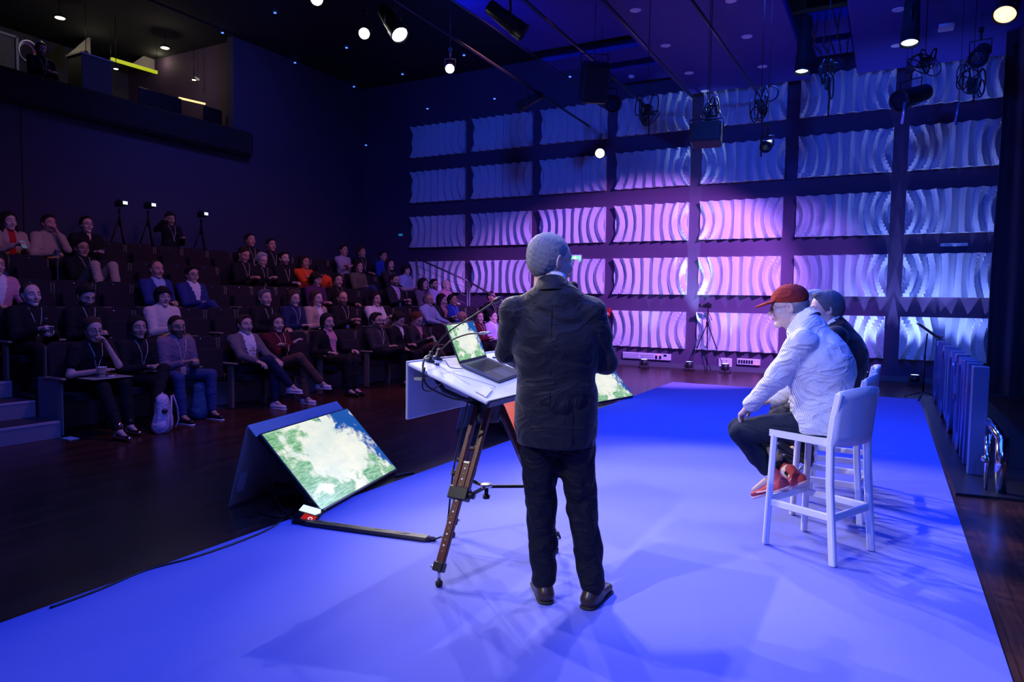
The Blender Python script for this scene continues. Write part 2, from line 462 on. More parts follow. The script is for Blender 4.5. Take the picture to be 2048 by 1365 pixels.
def ceil_z(x, y):
    if -4.05 < x < -1.56 and 3 < y < 15.25: return ZC
    if -0.73 < x < 3.2 and 3 < y < 15.3: return ZC
    if -6.6 < x < -4.35 and 3 < y < 12.6: return 6.45
    return 7.4
M_lampW = mat('lamp_white_hot', (1, 1, 1), 0.4, emit=(1.0, 0.95, 0.88), estr=14)
M_lampC = mat('lamp_cyan_white', (1, 1, 1), 0.4, emit=(0.65, 0.92, 1.0), estr=8)
M_lampO = mat('lamp_orange', (1, .6, .3), 0.4, emit=(1.0, 0.45, 0.12), estr=5)
M_lampOff = mat('lens_dark', (0.02, 0.03, 0.06), 0.1, 0.2)
M_body = mat('fixture_body', (0.03, 0.03, 0.033), 0.4, 0.4)
def spot_fixture(loc, aim, L, r, lens, label, group=None, yoke=True):
    """can-shaped theatre spotlight hanging from a clamp; lens at the aim end"""
    t = empty('stage_spotlight', loc, 0, label, 'spotlight', group)
    d = (Vector(aim) - Vector(loc)).normalized()
    M = frame((0, 0, 0), x=(0, 0, 1) if abs(d.z) < .95 else (1, 0, 0), z=d)
    b = MB().lathe([(r * .55, -L * .62), (r * .8, -L * .58), (r * .86, -L * .2), (r * .9, -L * .18), (r * .9, L * .1), (r, L * .14), (r, L * .38), (r * 1.06, L * .38), (r * 1.06, L * .41), (r * .93, L * .41), (r * .90, L * .36)], M_body, 24, M)
    b.build('housing', None, t)
    MB().lathe([(0.01, L * .372), (r * .6, L * .378), (r * .9, L * .365), (r * .9, L * .355)], lens, 24, M).build('lens', None, t)
    if yoke:
        x = M.to_3x3() @ Vector((0, 1, 0)); x.z = 0; x.normalize()
        y = MB()
        y.tube([x * r * 1.05, x * r * 1.1 + Vector((0, 0, r * 1.7)), -x * r * 1.1 + Vector((0, 0, r * 1.7)), -x * r * 1.05], 0.012, M_body, 6)
        y.tube([(0, 0, r * 1.7), (0, 0, r * 1.7 + 0.16)], 0.018, M_body, 8); y.tube([(0, 0, r * 1.7), (0, 0, max(r * 1.7 + .17, ceil_z(loc[0], loc[1]) - loc[2]))], 0.004, M_body, 5)
        y.box((0, 0, r * 1.7 + 0.16), (0.07, 0.05, 0.08), M_body, bev=0.01)
        y.build('yoke', None, t)
    return t
def fixture_px(px, py, z, aim, L, r, lens, label, yoke=True, y=None):
    p = at(px, py, 2, z) if y is None else at(px, py, 1, y)
    return spot_fixture(p, aim, L, r, lens, label, None, yoke)
STG = (-1.0, 3.5, 0.8)
fixture_px(730, 65, 5.6, (-3, 2, 1.4), 0.3, 0.09, M_lampO if False else M_lampW, 'glowing warm spotlight left of the big dark can over the audience')
fixture_px(787, 50, 5.45, (-5.6, 7.9, 4.4), 0.62, 0.13, M_lampW, 'large dark can spotlight with a sliver of lit lens')
fixture_px(900, 135, 5.6, (-3, 4, 1.4), 0.3, 0.085, M_lampW, 'glowing white spotlight alone on the black ceiling')
fixture_px(635, -5, 5.6, (-3, 2, 1.4), 0.3, 0.09, M_lampW, 'glowing white spotlight cut by the top edge of the picture')
fixture_px(1200, 306, 5, (-1.0, 2, 1.2), 0.28, 0.09, M_lampO if False else mat('lamp_amber_white', (1, 1, 1), .4, emit=(1, .78, .5), estr=12), 'small glowing amber spotlight in front of the third panel column', True, 12.0)
fixture_px(1055, 205, 5.4, (-9.5, 10.8, 3.6), 0.55, 0.10, M_lampOff, 'slim dark can spotlight under the left lighting pipe')
fixture_px(1020, 45, 5.3, (-3.2, 9.5, 4.0), 0.6, 0.12, M_lampOff, 'dark tilted can spotlight at the top centre')
fixture_px(1822, 45, 5.5, (0.05, 10.8, 2.6), 0.8, 0.12, M_lampC, 'vertical can spotlight with cyan-white lens near the top right')
fixture_px(1607, 100, 5.5, (-1.4, 11.5, 2.6), 0.9, 0.11, M_lampC, 'vertical can spotlight with pale lens left of the cable gap')
fixture_px(2018, 8, 5.5, (0.9, 10.5, 4.4), 0.6, 0.14, M_lampO, 'orange glowing spotlight in the top right corner')
fixture_px(1960, 110, 5.35, (0.7, 10.8, 4.3), 0.75, 0.13, M_lampOff, 'dark can spotlight tilted down left below the orange one')
fixture_px(1820, 195, 5.0, (-0.9, 12.0, 4.3), 0.75, 0.17, M_lampOff, 'bulky dark fixture hanging in front of the sixth column of panels')
fixture_px(1218, 205, 5.5, (-3.2, 11.3, 4.4), 0.7, 0.16, M_lampOff, 'wide dark spotlight with a violet rim by the fourth panel column')
fixture_px(1534, 292, 4.9, (-2.0, 4, 1.5), 0.22, 0.075, M_lampOff, 'small square spotlight in front of the fifth and sixth columns', True, 9.9)

# loudspeakers hung from the rig
def hung_speaker(p, rz, tilt, dims, label):
    t = empty('hung_loudspeaker', p, rz, label, 'loudspeaker')
    M = Matrix.Rotation(tilt, 4, 'X')
    MB().box((0, 0, 0), dims, M_body, M, bev=0.02).build('cabinet', None, t)
    MB().box((0, -dims[1] / 2 - 0.006, 0), (dims[0] * .92, 0.012, dims[2] * .92), mat('speaker_grille', (0.02, 0.02, 0.022), 0.8, bump=.5, bscale=500), M, bev=0.004).build('grille', None, t)
    b = MB()
    b.tube([(-dims[0] / 2 - .02, 0, 0), (-dims[0] / 2 - .02, 0, dims[2] * .75), (dims[0] / 2 + .02, 0, dims[2] * .75), (dims[0] / 2 + .02, 0, 0)], 0.012, M_body, 6)
    b.tube([(0, 0, dims[2] * .75), (0, 0, max(dims[2] * .8, ceil_z(p[0], p[1]) - p[2]))], 0.005, M_body, 5)
    b.build('bracket', None, t)
hung_speaker(at(1188, 165, 1, 11.0), 0.6, 0.5, (0.42, 0.36, 0.62), 'dark boxy loudspeaker hung beside the thin lighting pipe')
hung_speaker(at(1413, 270, 1, 9.2), 0.1, -0.2, (0.38, 0.26, 0.27), 'dark loudspeaker hanging in front of the panels under a coil of cable')

def cable_bundle(p, w, h, n, label, drop=0.0):
    b = MB(); rnd = random.Random(int(abs(p[0] * 100)))
    for i in range(n):
        c = Vector((rnd.uniform(-w, w) * .4, rnd.uniform(-w, w) * .3, rnd.uniform(-h, h) * .4))
        rx = rnd.uniform(.35, .8) * w * .5; rz = rnd.uniform(.35, .8) * h * .5
        ax = rnd.uniform(0, PI); tl = rnd.uniform(-.5, .5)
        pts = []
        for k_ in range(18):
            th = 2 * PI * k_ / 18
            q = Vector((math.cos(th) * rx * math.cos(ax), math.cos(th) * rx * math.sin(ax), math.sin(th) * rz + math.cos(th) * tl * rx))
            pts.append(Vector(p) + c + q)
        b.tube(pts, 0.009, M_cable, 5, closed=True)
    b.tube([Vector(p) + Vector((0, 0, h * .3)), Vector((p[0], p[1], max(p[2] + h * .5, ceil_z(p[0], p[1]) + .01)))], 0.006, M_cable, 5)
    if drop: b.tube([Vector(p), Vector(p) + Vector((.03, 0, -drop * .5)), Vector(p) + Vector((.02, .02, -drop))], 0.012, M_cable, 6)
    b.box(tuple(Vector(p) + Vector((0, 0, -h * .1))), (w * .3, w * .2, h * .4), M_body, bev=.01)
    return tag(b.build('cable_coil'), label, 'cable coil')
cable_bundle(at(1295, 215, 1, 9.5), 0.32, 0.38, 9, 'tangled black cable coil in front of the fourth panel column', .4)
cable_bundle(at(1418, 228, 1, 9.3), 0.30, 0.32, 10, 'tangled black cable coil above the hanging loudspeaker')
cable_bundle(at(1522, 205, 1, 9.6), 0.32, 0.38, 9, 'tangled black cable coil above the small square spotlight', .7)
cable_bundle(at(1655, 160, 1, 9.6), 0.20, 0.38, 7, 'long hanging black cables beside the cable gap', .45)
cable_bundle(at(1850, 120, 1, 12.0), 0.40, 0.35, 8, 'tangled black cable coil above the bulky dark fixture')
cable_bundle(at(1945, 165, 1, 12.0), 0.42, 0.5, 9, 'tangled black cable coil near the curtain', .3)
b = MB(); rr = random.Random(3)
for i in range(6):
    x = -1.45 + i * .11
    b.tube([(x, 12.8, 6.35), (x + rr.uniform(-.1, .1), 13.3, 6.15 - rr.uniform(0, .15)), (x + rr.uniform(-.1, .1), 13.9, 6.25), (x, 15.0, 6.35)], 0.012, M_cable, 5)
tag(b.build('loose_cables'), 'loose black cables drooping in the gap between the two canopies', 'cables')
# two short pipe tails hanging in front of the top right panels
for px, lab in ((1810, 'short blue-lit pipe stub under the bulky dark fixture'), (1918, 'short blue-lit pipe stub near the black curtain')):
    a = at(px, 205, 1, 12.3)
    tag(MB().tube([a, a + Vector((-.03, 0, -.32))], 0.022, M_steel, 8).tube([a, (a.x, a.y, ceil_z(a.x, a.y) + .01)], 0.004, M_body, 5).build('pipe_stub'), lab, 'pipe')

# ------------------------------------------------------------------ black stage curtain on the right
b = MB(); vs = []; fs = []; n = 150; x0, x1 = 1.51, 6.3
for i in range(n + 1):
    u = i / n; x = x0 + (x1 - x0) * u
    y = 14.0 - 1.6 * u + 0.09 * math.sin(u * 70) + 0.04 * math.sin(u * 163 + 1)
    for z in (0.03, 2.0, 4.0, 7.2): vs.append((x + .02 * math.sin(z * 2 + u * 50), y, z))
for i in range(n):
    for j in range(3): fs.append((i * 4 + j, (i + 1) * 4 + j, (i + 1) * 4 + j + 1, i * 4 + j + 1))
b.add(vs, fs, mat('black_velvet', (0.012, 0.012, 0.02), 0.85, sheen=0.3), True)
o = b.build('stage_curtain'); s = o.modifiers.new('solid', 'SOLIDIFY'); s.thickness = 0.02
tag(o, 'tall black pleated stage curtain closing off the right side', 'curtain')
# ------------------------------------------------------------------ things along the relief wall
M_red = mat('alarm_red', (0.5, 0.03, 0.02), 0.4)
def flood(px, py, y, label, pw=120, col=(0.30, 0.42, 1.0), ang=50):
    p = at(px, py, 1, y); p.z = 0.0
    t = empty('floor_uplight', p, 0, label, 'uplight', 'uplights along the relief wall')
    MB().lathe([(0.075, 0.06), (0.08, 0.065), (0.085, 0.2), (0.078, 0.2), (0.072, 0.195), (0.02, 0.19)], M_body, 16).build('housing', None, t)
    b = MB(); b.tube([(-.1, 0, .13), (-.1, 0, .01), (.1, 0, .01), (.1, 0, .13)], .01, M_body, 6); b.box((0, 0, .012), (.24, .12, .016), M_body)
    b.build('bracket', None, t)
    MB().lathe([(0.01, 0.192), (0.068, 0.197), (0.07, 0.19)], mat('uplight_lens', (.5, .6, 1), .3, emit=(.3, .5, 1.0), estr=6), 14).build('lens', None, t)
    l = add_light('uplight_lamp', 'SPOT', (p.x, p.y, 0.24), (p.x, WY + 0.35, 4.5), pw, col, 0.03, ang, 0.9)
    return t
flood(1288, 735, 15.0, 'black floor uplight under the white patch panel', 60)
flood(1378, 738, 15.05, 'black floor uplight at the foot of the camera tripod, left of it', 900, (0.30, 0.50, 1.0), 30)
flood(1450, 745, 15.0, 'black floor uplight right of the camera tripod', 90)
flood(1728, 752, 15.0, 'black floor uplight seen behind the white stool backs', 300, (0.20, 0.30, 1.0), 60)
flood(1829, 768, 14.95, 'black floor uplight left of the music stand', 330, (0.20, 0.30, 1.0), 62)
flood(1925, 775, 14.9, 'black floor uplight hidden behind the row of metal letters', 260, (0.18, 0.28, 1.0), 62)

def wall_box(px0, px1, py0, py1, label, name='patch_panel', holes=None, red=None, y=None):
    y = y or WY - 0.06
    a = at(px0, py0, 1, y); b_ = at(px1, py1, 1, y)
    W = b_.x - a.x; H = a.z - b_.z
    t = empty(name, ((a.x + b_.x) / 2, y, b_.z), 0, label, 'patch panel')
    MB().box((0, 0.03, H / 2), (W, 0.06, H), M_white, bev=0.008).build('plate', None, t)
    h = MB()
    for (hx, hz, hw, hh) in holes or []: h.box((W * (hx - .5), -0.004, H * hz), (W * hw, 0.01, H * hh), M_blackp)
    if holes: h.build('sockets', None, t)
    if red: MB().box((W * (red[0] - .5), -0.006, H * red[1]), (0.025, 0.012, 0.025), mat('red_led', (1, 0, 0), .4, emit=(1, .05, .03), estr=4)).build('led', None, t)
    return t
hs = [(0.02 + .035 * i, .2 + .28 * j, .012, .1) for i in range(10) for j in range(3)] + [(.4 + .04 * i, .35 + .3 * j, .016, .12) for i in range(7) for j in range(2)] + [(.71, .42, .04, .5), (.79, .42, .04, .5), (.89, .75, .06, .3)]
wall_box(1245, 1341, 704, 722, 'long pale patch panel low on the wall, left of the camera tripod', holes=hs, red=(.75, .85))
wall_box(1474, 1520, 717, 732, 'pale socket box with six dark outlets low on the wall', holes=[(.1 + .11 * i, .5, .08, .55) for i in range(6)], red=(.85, .15))
wall_box(1437, 1463, 716, 735, 'small pale box with a red light behind the camera tripod', holes=[(.3, .7, .06, .1), (.6, .7, .06, .1)], red=(.7, .3))
wall_box(1716, 1727, 729, 740, 'small pale outlet low on the wall behind the stools', holes=[(.5, .5, .3, .3)])
# exit sign behind the speaker's head
t = empty('exit_sign', at(1150, 517, 1, 15.505), 0, 'green lit exit sign partly hidden behind the speaker\'s head', 'exit sign')
MB().box((0.0, 0.0, 0.0), (0.34, 0.05, 0.17), M_white, bev=.01).build('housing', None, t)
MB().box((0.0, -0.03, -0.01), (0.31, 0.012, 0.13), mat('exit_green', (.1, .7, .2), .4, emit=(.15, .9, .25), estr=1.6)).build('lit_face', None, t)
b = MB(); E_w = mat('exit_white', (1, 1, 1), .4, emit=(.9, 1, .9), estr=1.8)
b.tube([(.02, -.038, .03), (.0, -.038, -.01), (-.04, -.038, -.05)], .008, E_w, 5); b.tube([(.0, -.038, -.01), (.04, -.038, -.04)], .008, E_w, 5)
b.tube([(-.03, -.038, .01), (.02, -.038, .02), (.05, -.038, .0)], .007, E_w, 5); b.lathe([(.001, 0), (.013, .001), (.001, .002)], E_w, 8, Matrix.Translation((.03, -.036, .045)) @ Matrix.Rotation(PI / 2, 4, 'X'))
b.build('running_figure', None, t)
t = empty('exit_sign', at(1908, 490, 1, 15.51), 0, 'unlit sign plate under a small bracket above the right end panels', 'exit sign')
MB().box((0, 0, 0), (0.44, 0.04, 0.06), M_white, bev=.008).build('bracket', None, t)
MB().box((0, 0, -0.11), (0.34, 0.02, 0.14), mat('dark_glass', (.02, .03, .08), .15)).build('face', None, t)
t = empty('fire_call_point', at(1215, 625, 1, 15.41), 0, 'small red fire alarm sounder on the wall right of the speaker', 'fire alarm')
MB().box((0, 0.06, 0), (0.12, 0.12, 0.20), M_red, bev=.02).build('housing', None, t)
MB().lathe([(.001, .03), (.03, .02), (.035, 0)], M_white, 12, Matrix.Translation((0, 0, -.04)) @ Matrix.Rotation(PI / 2, 4, 'X')).build('flasher', None, t)
tag(MB().box((0, 0, 0), (.12, .02, .05), mat('teal_led', (.0, .3, .5), .4, emit=(.02, .28, .6), estr=.5)).build('teal_sign', None, None, at(801, 470, 1, 15.5)), 'faint teal glowing sign on the dark wall left of the panels', 'sign')

# ------------------------------------------------------------------ tripod builders
def thin_tripod(root, apex, feet, r=0.012, m=M_black, parts=True):
    for f in feet:
        a = Vector(apex); f = Vector(f); mdl = a.lerp(f, .5)
        b = MB(); b.tube([a, mdl], r, m, 8); b.tube([mdl, f], r * .7, m, 8); b.lathe([(r * 1.3, -.02), (r * 1.4, .02)], m, 8, Matrix.Translation(mdl))
        b.lathe([(r, 0), (r * 1.2, .02), (r * .8, .03)], M_rubber, 8, Matrix.Translation(f)); b.build('leg', None, root)
def photo_camera(root, z, s=1.0, scr=None):
    b = MB(); b.box((0, 0, z), (.14 * s, .08 * s, .10 * s), M_blackp, bev=.012); b.box((0, 0, z + .06 * s), (.05 * s, .05 * s, .03 * s), M_blackp, bev=.008)
    b.build('camera_body', None, root)
    MB().lathe([(.034 * s, 0), (.036 * s, .06 * s), (.042 * s, .065 * s), (.042 * s, .12 * s), (.03 * s, .12 * s), (.02 * s, .1 * s)], M_blackp, 16, Matrix.Translation((-.07 * s, 0, z)) @ Matrix.Rotation(-PI / 2, 4, 'Y')).build('lens', None, root)
p = at(1412, 738, 1, 15.1); p.z = 0
t = empty('tripod', p, 0, 'tall slim black tripod standing before the lit relief wall', 'tripod')
thin_tripod(t, (0, 0, 1.05), [(-.38, -.1, 0), (.42, -.05, 0), (-.05, .32, 0)])
MB().tube([(0, 0, .8), (0, 0, 1.36)], .014, M_black).lathe([(.03, 1.02), (.035, 1.08)], M_black, 10).tube([(0, 0, 1.3), (.12, -.12, 1.12)], .008, M_black, 6).build('centre_column', None, t)
t2 = empty('video_camera', p, 0, 'small black camera on top of the tripod by the relief wall', 'camera')
photo_camera(t2, 1.42)
# music stand
p = at(1845, 800, 2, 0)
t = empty('music_stand', p, 0, 'black music stand at the far right corner of the carpet', 'music stand')
b = MB(); b.tube([(0, 0, .12), (0, 0, .72)], .016, M_black); b.build('pole', None, t)
MB().tube([(0, 0, .7), (0.02, 0, 1.06)], .010, M_black).build('extension', None, t)
for a in (0.3, 2.4, 4.5): MB().tube([(0, 0, .13), (.33 * math.cos(a), .33 * math.sin(a), .012)], .012, M_black).build('leg', None, t)
M = Matrix.Translation((.03, 0, 1.10)) @ Matrix.Rotation(0.1, 4, 'Z') @ Matrix.Rotation(math.radians(38), 4, 'Y')
b = MB(); b.box((0, 0, 0), (.36, .5, .008), M_black, M); b.box((.18, 0, .02), (.008, .5, .05), M_black, M); b.build('desk', None, t)

# ------------------------------------------------------------------ metal letters on a black base
b = MB(); b.prism([(0.53, 6.42), (1.45, 6.55), (1.45, 13.1), (0.55, 13.1)], 0.0, 0.022, mat('base_board', (0.02, 0.02, 0.022), 0.35))
tag(b.build('base_board'), 'flat black base board carrying the metal letters', 'base board')
def ring(w, h, r, th, gap=None):
    """outer/inner rounded rectangle outline (u, z)"""
    def rr(w, h, r, n=8):
        pts = []
        for cx, cz, a0 in ((w - r, h - r, 0), (r, h - r, PI / 2), (r, r, PI), (w - r, r, 3 * PI / 2)):
            for i in range(n + 1): a = a0 + PI / 2 * i / n; pts.append((cx + r * math.cos(a), cz + r * math.sin(a)))
        return pts
    return rr(w, h, r), [(x + th, z + th) for x, z in rr(w - 2 * th, h - 2 * th, max(r - th, .02))]
def letter(x, y, L, h, dpt, kind, label):
    t = empty('metal_letter', (x, y, .022), 0, label, 'metal letter', 'standing metal letters')
    b = MB(); th = .075
    if kind == 'box':
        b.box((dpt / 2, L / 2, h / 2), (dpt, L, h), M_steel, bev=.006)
    elif kind == 'O':
        o_, i_ = ring(L, h, min(L, h) * .42, th); n = len(o_)
        vs = [(0, y_, z_) for y_, z_ in o_] + [(0, y_, z_) for y_, z_ in i_] + [(dpt, y_, z_) for y_, z_ in o_] + [(dpt, y_, z_) for y_, z_ in i_]
        fs = []
        for k_ in range(n):
            j = (k_ + 1) % n
            fs += [(k_, n + k_, n + j, j), (2 * n + k_, 2 * n + j, 3 * n + j, 3 * n + k_), (k_, j, 2 * n + j, 2 * n + k_), (n + k_, 3 * n + k_, 3 * n + j, n + j)]
        b.add(vs, fs, M_steel)
    elif kind == 'N':
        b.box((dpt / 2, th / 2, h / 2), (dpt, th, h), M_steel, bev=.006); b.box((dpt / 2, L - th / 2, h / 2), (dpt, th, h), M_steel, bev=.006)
        b.beam((dpt / 2, th * .6, h - .06), (dpt / 2, L - th * .6, .06), dpt * .98, th, M_steel, up=(0, 1, 0) if False else (0, 0, 1))
    elif kind == 'P':
        b.box((dpt / 2, th / 2, h / 2), (dpt, th, h), M_steel, bev=.006)
        o_ = [(0, h), (L * .6, h), (L * .85, h * .93), (L, h * .75), (L * .85, h * .55), (L * .6, h * .48), (0, h * .48)]
        i_ = [(0, h - th), (L * .55, h - th), (L * .68, h * .83), (L * .75, h * .75), (L * .68, h * .64), (L * .55, h * .48 + th), (0, h * .48 + th)]
        n = len(o_)
        vs = [(xx, *q) for xx in (0, dpt) for q in o_ + i_]
        fs = []
        for k_ in range(n - 1):
            j = k_ + 1
            fs += [(k_, n + k_, n + j, j), (2 * n + k_, 2 * n + j, 3 * n + j, 3 * n + k_), (k_, j, 2 * n + j, 2 * n + k_), (n + k_, 3 * n + k_, 3 * n + j, n + j)]
        b.add(vs, fs, M_steel)
    elif kind == 'U':
        b.box((dpt / 2, th / 2, h * .55), (dpt, th, h * .9), M_steel, bev=.006); b.box((dpt / 2, L - th / 2, h * .55), (dpt, th, h * .9), M_steel, bev=.006)
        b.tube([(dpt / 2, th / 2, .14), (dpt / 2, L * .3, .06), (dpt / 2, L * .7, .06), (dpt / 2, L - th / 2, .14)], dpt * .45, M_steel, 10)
    b.build('letter_body', None, t)
    return t
seq = [('box', 7.18, .11, 'box'), ('N', 7.62, .40, 'N'), ('O', 8.15, .45, 'O'), ('P', 8.72, .42, 'P'), ('O', 9.3, .5, 'O'), ('U', 9.95, .42, 'U'), ('O', 10.55, .5, 'O'), ('N', 11.25, .42, 'N'), ('O', 11.9, .5, 'O'), ('box', 12.6, .12, 'box')]
ords = ['nearest', 'second nearest', 'third nearest', 'fourth nearest', 'fifth nearest', 'sixth nearest', 'seventh nearest', 'third from far end', 'second from far end', 'farthest']
for (kd, y, L, sh), od in zip(seq, ords):
    letter(.67, y, L, .955, .125, kd, f'tall metal letter seen edge-on at the right of the stage, {od}')
t = empty('chrome_pipe_emblem', (0.82, 6.62, .022), 0.0, 'low chrome pipe emblem in front of the metal letters', 'emblem')
MB().tube([(0.02, 0, .0), (0.02, 0, .44)], .045, M_chrome, 18).build('upright', None, t)
MB().tube([(.02, 0, .42), (0.0, .55, .47), (-.02, 1.0, .45)], .035, M_chrome, 12).build('top_pipe', None, t)
MB().tube([(-.07, .05, 0), (-.07, .05, .25), (-.07, .12, .42)], .016, M_chrome, 10).tube([(-.04, .2, .18), (-.04, .2, .43)], .014, M_chrome, 10).build('thin_pipes', None, t)
MB().lathe([(.001, -.035), (.025, -.025), (.035, 0), (.025, .025), (.001, .035)], M_chrome, 14, Matrix.Translation((-.08, .04, .25))).build('ball_joint', None, t)

# ------------------------------------------------------------------ bar stools
M_stool = mat('stool_white', (0.80, 0.80, 0.82), 0.28)
def stool(loc, rz, label):
    """faces local +Y"""
    t = empty('bar_stool', loc, rz, label, 'bar stool', 'white bar stools on the stage')
    W, D, SH, BH = .44, .44, .70, 1.0
    for sx in (-1, 1):
        b = MB(); b.beam((sx * .215, .20, 0), (sx * .195, .18, SH), .036, .036, M_stool, bev=.008); b.build('leg', None, t)
        b = MB()
        pts = [(-.235, 0), (-.195, .45), (-.185, SH), (-.200, .85), (-.225, BH - .01)]
        for i in range(4): b.beam((sx * (.22 - .004 * i), pts[i][0], pts[i][1]), (sx * (.216 - .004 * i), pts[i + 1][0], pts[i + 1][1] + (.01 if i < 3 else 0)), .036, .04, M_stool, up=(0, 1, 0), bev=.007)
        b.build('leg', None, t)
        MB().beam((sx * .205, -.19, .40 - .13), (sx * .207, .185, .30 - .03), .022, .045, M_stool, bev=.006).build('side_rail', None, t)
    MB().beam((-.2, .19, .29), (.2, .19, .29), .022, .045, M_stool, bev=.006).build('front_rail', None, t)
    MB().beam((-.2, -.21, .27), (.2, -.21, .27), .022, .045, M_stool, bev=.006).build('rear_rail', None, t)
    # seat shell
    b = MB(); n = 12; vs = []; fs = []
    for k_ in range(2):
        for i in range(n + 1):
            for j in range(n + 1):
                u = i / n * 2 - 1; v = j / n * 2 - 1
                z = SH + .012 - .014 * (1 - u * u) * (1 - v * v * .6) + (.01 if k_ == 0 else -.028)
                if k_ == 1: z = SH - .02
                vs.append((u * .212, v * .205, z))
    q = n + 1; Q = q * q
    for i in range(n):
        for j in range(n):
            a = i * q + j; fs.append((a, a + q, a + q + 1, a + 1)); fs.append((Q + a, Q + a + 1, Q + a + q + 1, Q + a + q))
    rim = [i for i in range(q)] + [i * q + n for i in range(1, q)] + [n * q + j for j in range(n - 1, -1, -1)] + [i * q for i in range(n - 1, 0, -1)]
    for a, c in zip(rim, rim[1:] + rim[:1]): fs.append((a, c, Q + c, Q + a))
    b.add(vs, fs, M_stool, False); b.build('seat', None, t)
    # curved back shell
    b = MB(); n = 14; vs = []; fs = []; H0, H1 = .685, 1.0
    for k_ in (0, 1):
        for i in range(n + 1):
            u = i / n * 2 - 1
            for j in range(7):
                v = j / 6; z = H0 + (H1 - H0) * v + (.03 * (1 - u * u) * (v - .3))
                y = -.19 - .03 * v - .035 * (1 - u * u) - (.016 if k_ else 0)
                vs.append((u * .222, y, z))
    Q = (n + 1) * 7
    for i in range(n):
        for j in range(6):
            a = i * 7 + j; fs.append((a, a + 1, a + 8, a + 7)); fs.append((Q + a, Q + a + 7, Q + a + 8, Q + a + 1))
    rim = [j for j in range(7)] + [i * 7 + 6 for i in range(1, n + 1)] + [n * 7 + j for j in range(5, -1, -1)] + [i * 7 for i in range(n - 1, 0, -1)]
    for a, c in zip(rim, rim[1:] + rim[:1]): fs.append((a, Q + a, Q + c, c))
    b.add(vs, fs, M_stool, True); b.build('backrest', None, t)
    return t
S1 = Vector((-0.335, 4.56, .006)); R1 = math.radians(65)
S2 = Vector((-0.315, 5.37, .006)); R2 = math.radians(84)
S3 = Vector((-0.30, 6.15, .006)); R3 = math.radians(92)
stool(S1, R1, 'white bar stool nearest the camera, under the man in the striped shirt')
stool(S2, R2, 'middle white bar stool, under the man in the dark suit')
stool(S3, R3, 'farthest white bar stool, mostly hidden behind the other two')

# ------------------------------------------------------------------ screen picture material
def cloud_mat(name, seed, strength=1.0, kind='cloud'):
    M = bpy.data.materials.new(name); M.use_nodes = True; nt = M.node_tree; L = nt.links; b = nt.nodes['Principled BSDF']
    tc = nt.nodes.new('ShaderNodeTexCoord')
    def N(scale, det, dx, sx=1, sy=1, dist=0, rough=.6):
        mp = nt.nodes.new('ShaderNodeMapping'); mp.inputs['Location'].default_value = (seed + dx, dx * 2, 0.3); mp.inputs['Scale'].default_value = (sx, sy, 1)
        n = nt.nodes.new('ShaderNodeTexNoise'); n.inputs['Scale'].default_value = scale; n.inputs['Detail'].default_value = det; n.inputs['Distortion'].default_value = dist
        n.inputs['Roughness'].default_value = rough
        L.new(tc.outputs['UV'], mp.inputs['Vector']); L.new(mp.outputs['Vector'], n.inputs['Vector']); return n.outputs['Fac']
    def R(src, p0, c0, p1, c1):
        r = nt.nodes.new('ShaderNodeValToRGB'); e = r.color_ramp.elements
        e[0].position = p0; e[0].color = (*c0, 1); e[1].position = p1; e[1].color = (*c1, 1); L.new(src, r.inputs['Fac']); return r.outputs['Color']
    def MX(f, a, c):
        m_ = nt.nodes.new('ShaderNodeMix'); m_.data_type = 'RGBA'
        L.new(f, m_.inputs['Factor'])
        for s_, v in (('A', a), ('B', c)):
            if isinstance(v, tuple): m_.inputs[s_].default_value = (*v, 1)
            else: L.new(v, m_.inputs[s_])
        return m_.outputs['Result']
    def MT(op, a, c, d=None):
        m_ = nt.nodes.new('ShaderNodeMath'); m_.operation = op
        for i, v in enumerate((a, c, d)):
            if v is None: continue
            if isinstance(v, (int, float)): m_.inputs[i].default_value = v
            else: L.new(v, m_.inputs[i])
        return m_.outputs[0]
    sp = nt.nodes.new('ShaderNodeSeparateXYZ'); L.new(tc.outputs['UV'], sp.inputs[0]); X, Y = sp.outputs[0], sp.outputs[1]
    big = N(3.2, 9, 0, 1.6, 1, .3, .62)
    fine = N(26, 5, 4, .5, 2.0, .8)
    green = R(fine, .35, (.07, .33, .10), .66, (.45, .75, .48))
    # blue sky to the right
    d = MT('ADD', MT('MULTIPLY', X, .5), MT('MULTIPLY', Y, .16))
    d = MT('ADD', d, MT('MULTIPLY', N(4, 8, 7), .22))
    skyf = R(d, .58, (0, 0, 0), .588, (1, 1, 1))
    base = MX(skyf, green, (.005, .09, .42))
    # cloud mask, dense in the middle
    cx = MT('SUBTRACT', X, .47); cy = MT('SUBTRACT', Y, .55)
    rr_ = MT('SQRT', MT('ADD', MT('MULTIPLY', cx, cx), MT('MULTIPLY', MT('MULTIPLY', cy, cy), .55)), 0)
    mk = MT('ADD', big, MT('MULTIPLY', rr_, -.60)); mk = MT('ADD', mk, .25)
    cf = R(mk, .47, (0, 0, 0), .55, (1, 1, 1))
    wht = R(N(5, 4, 11), .3, (.74, .84, .80), .6, (.97, .98, .84))
    col = MX(cf, base, wht)
    if kind == 'salmon': col = R(big, .3, (.9, .10, .06), .7, (.95, .25, .2))
    b.inputs['Base Color'].default_value = (0.01, 0.01, 0.01, 1); b.inputs['Roughness'].default_value = .25
    L.new(col, b.inputs['Emission Color']); b.inputs['Emission Strength'].default_value = strength
    return M
M_scr = cloud_mat('screen_clouds', 1.3, 0.95)
M_scr2 = cloud_mat('screen_salmon', 2.2, .75, 'salmon')
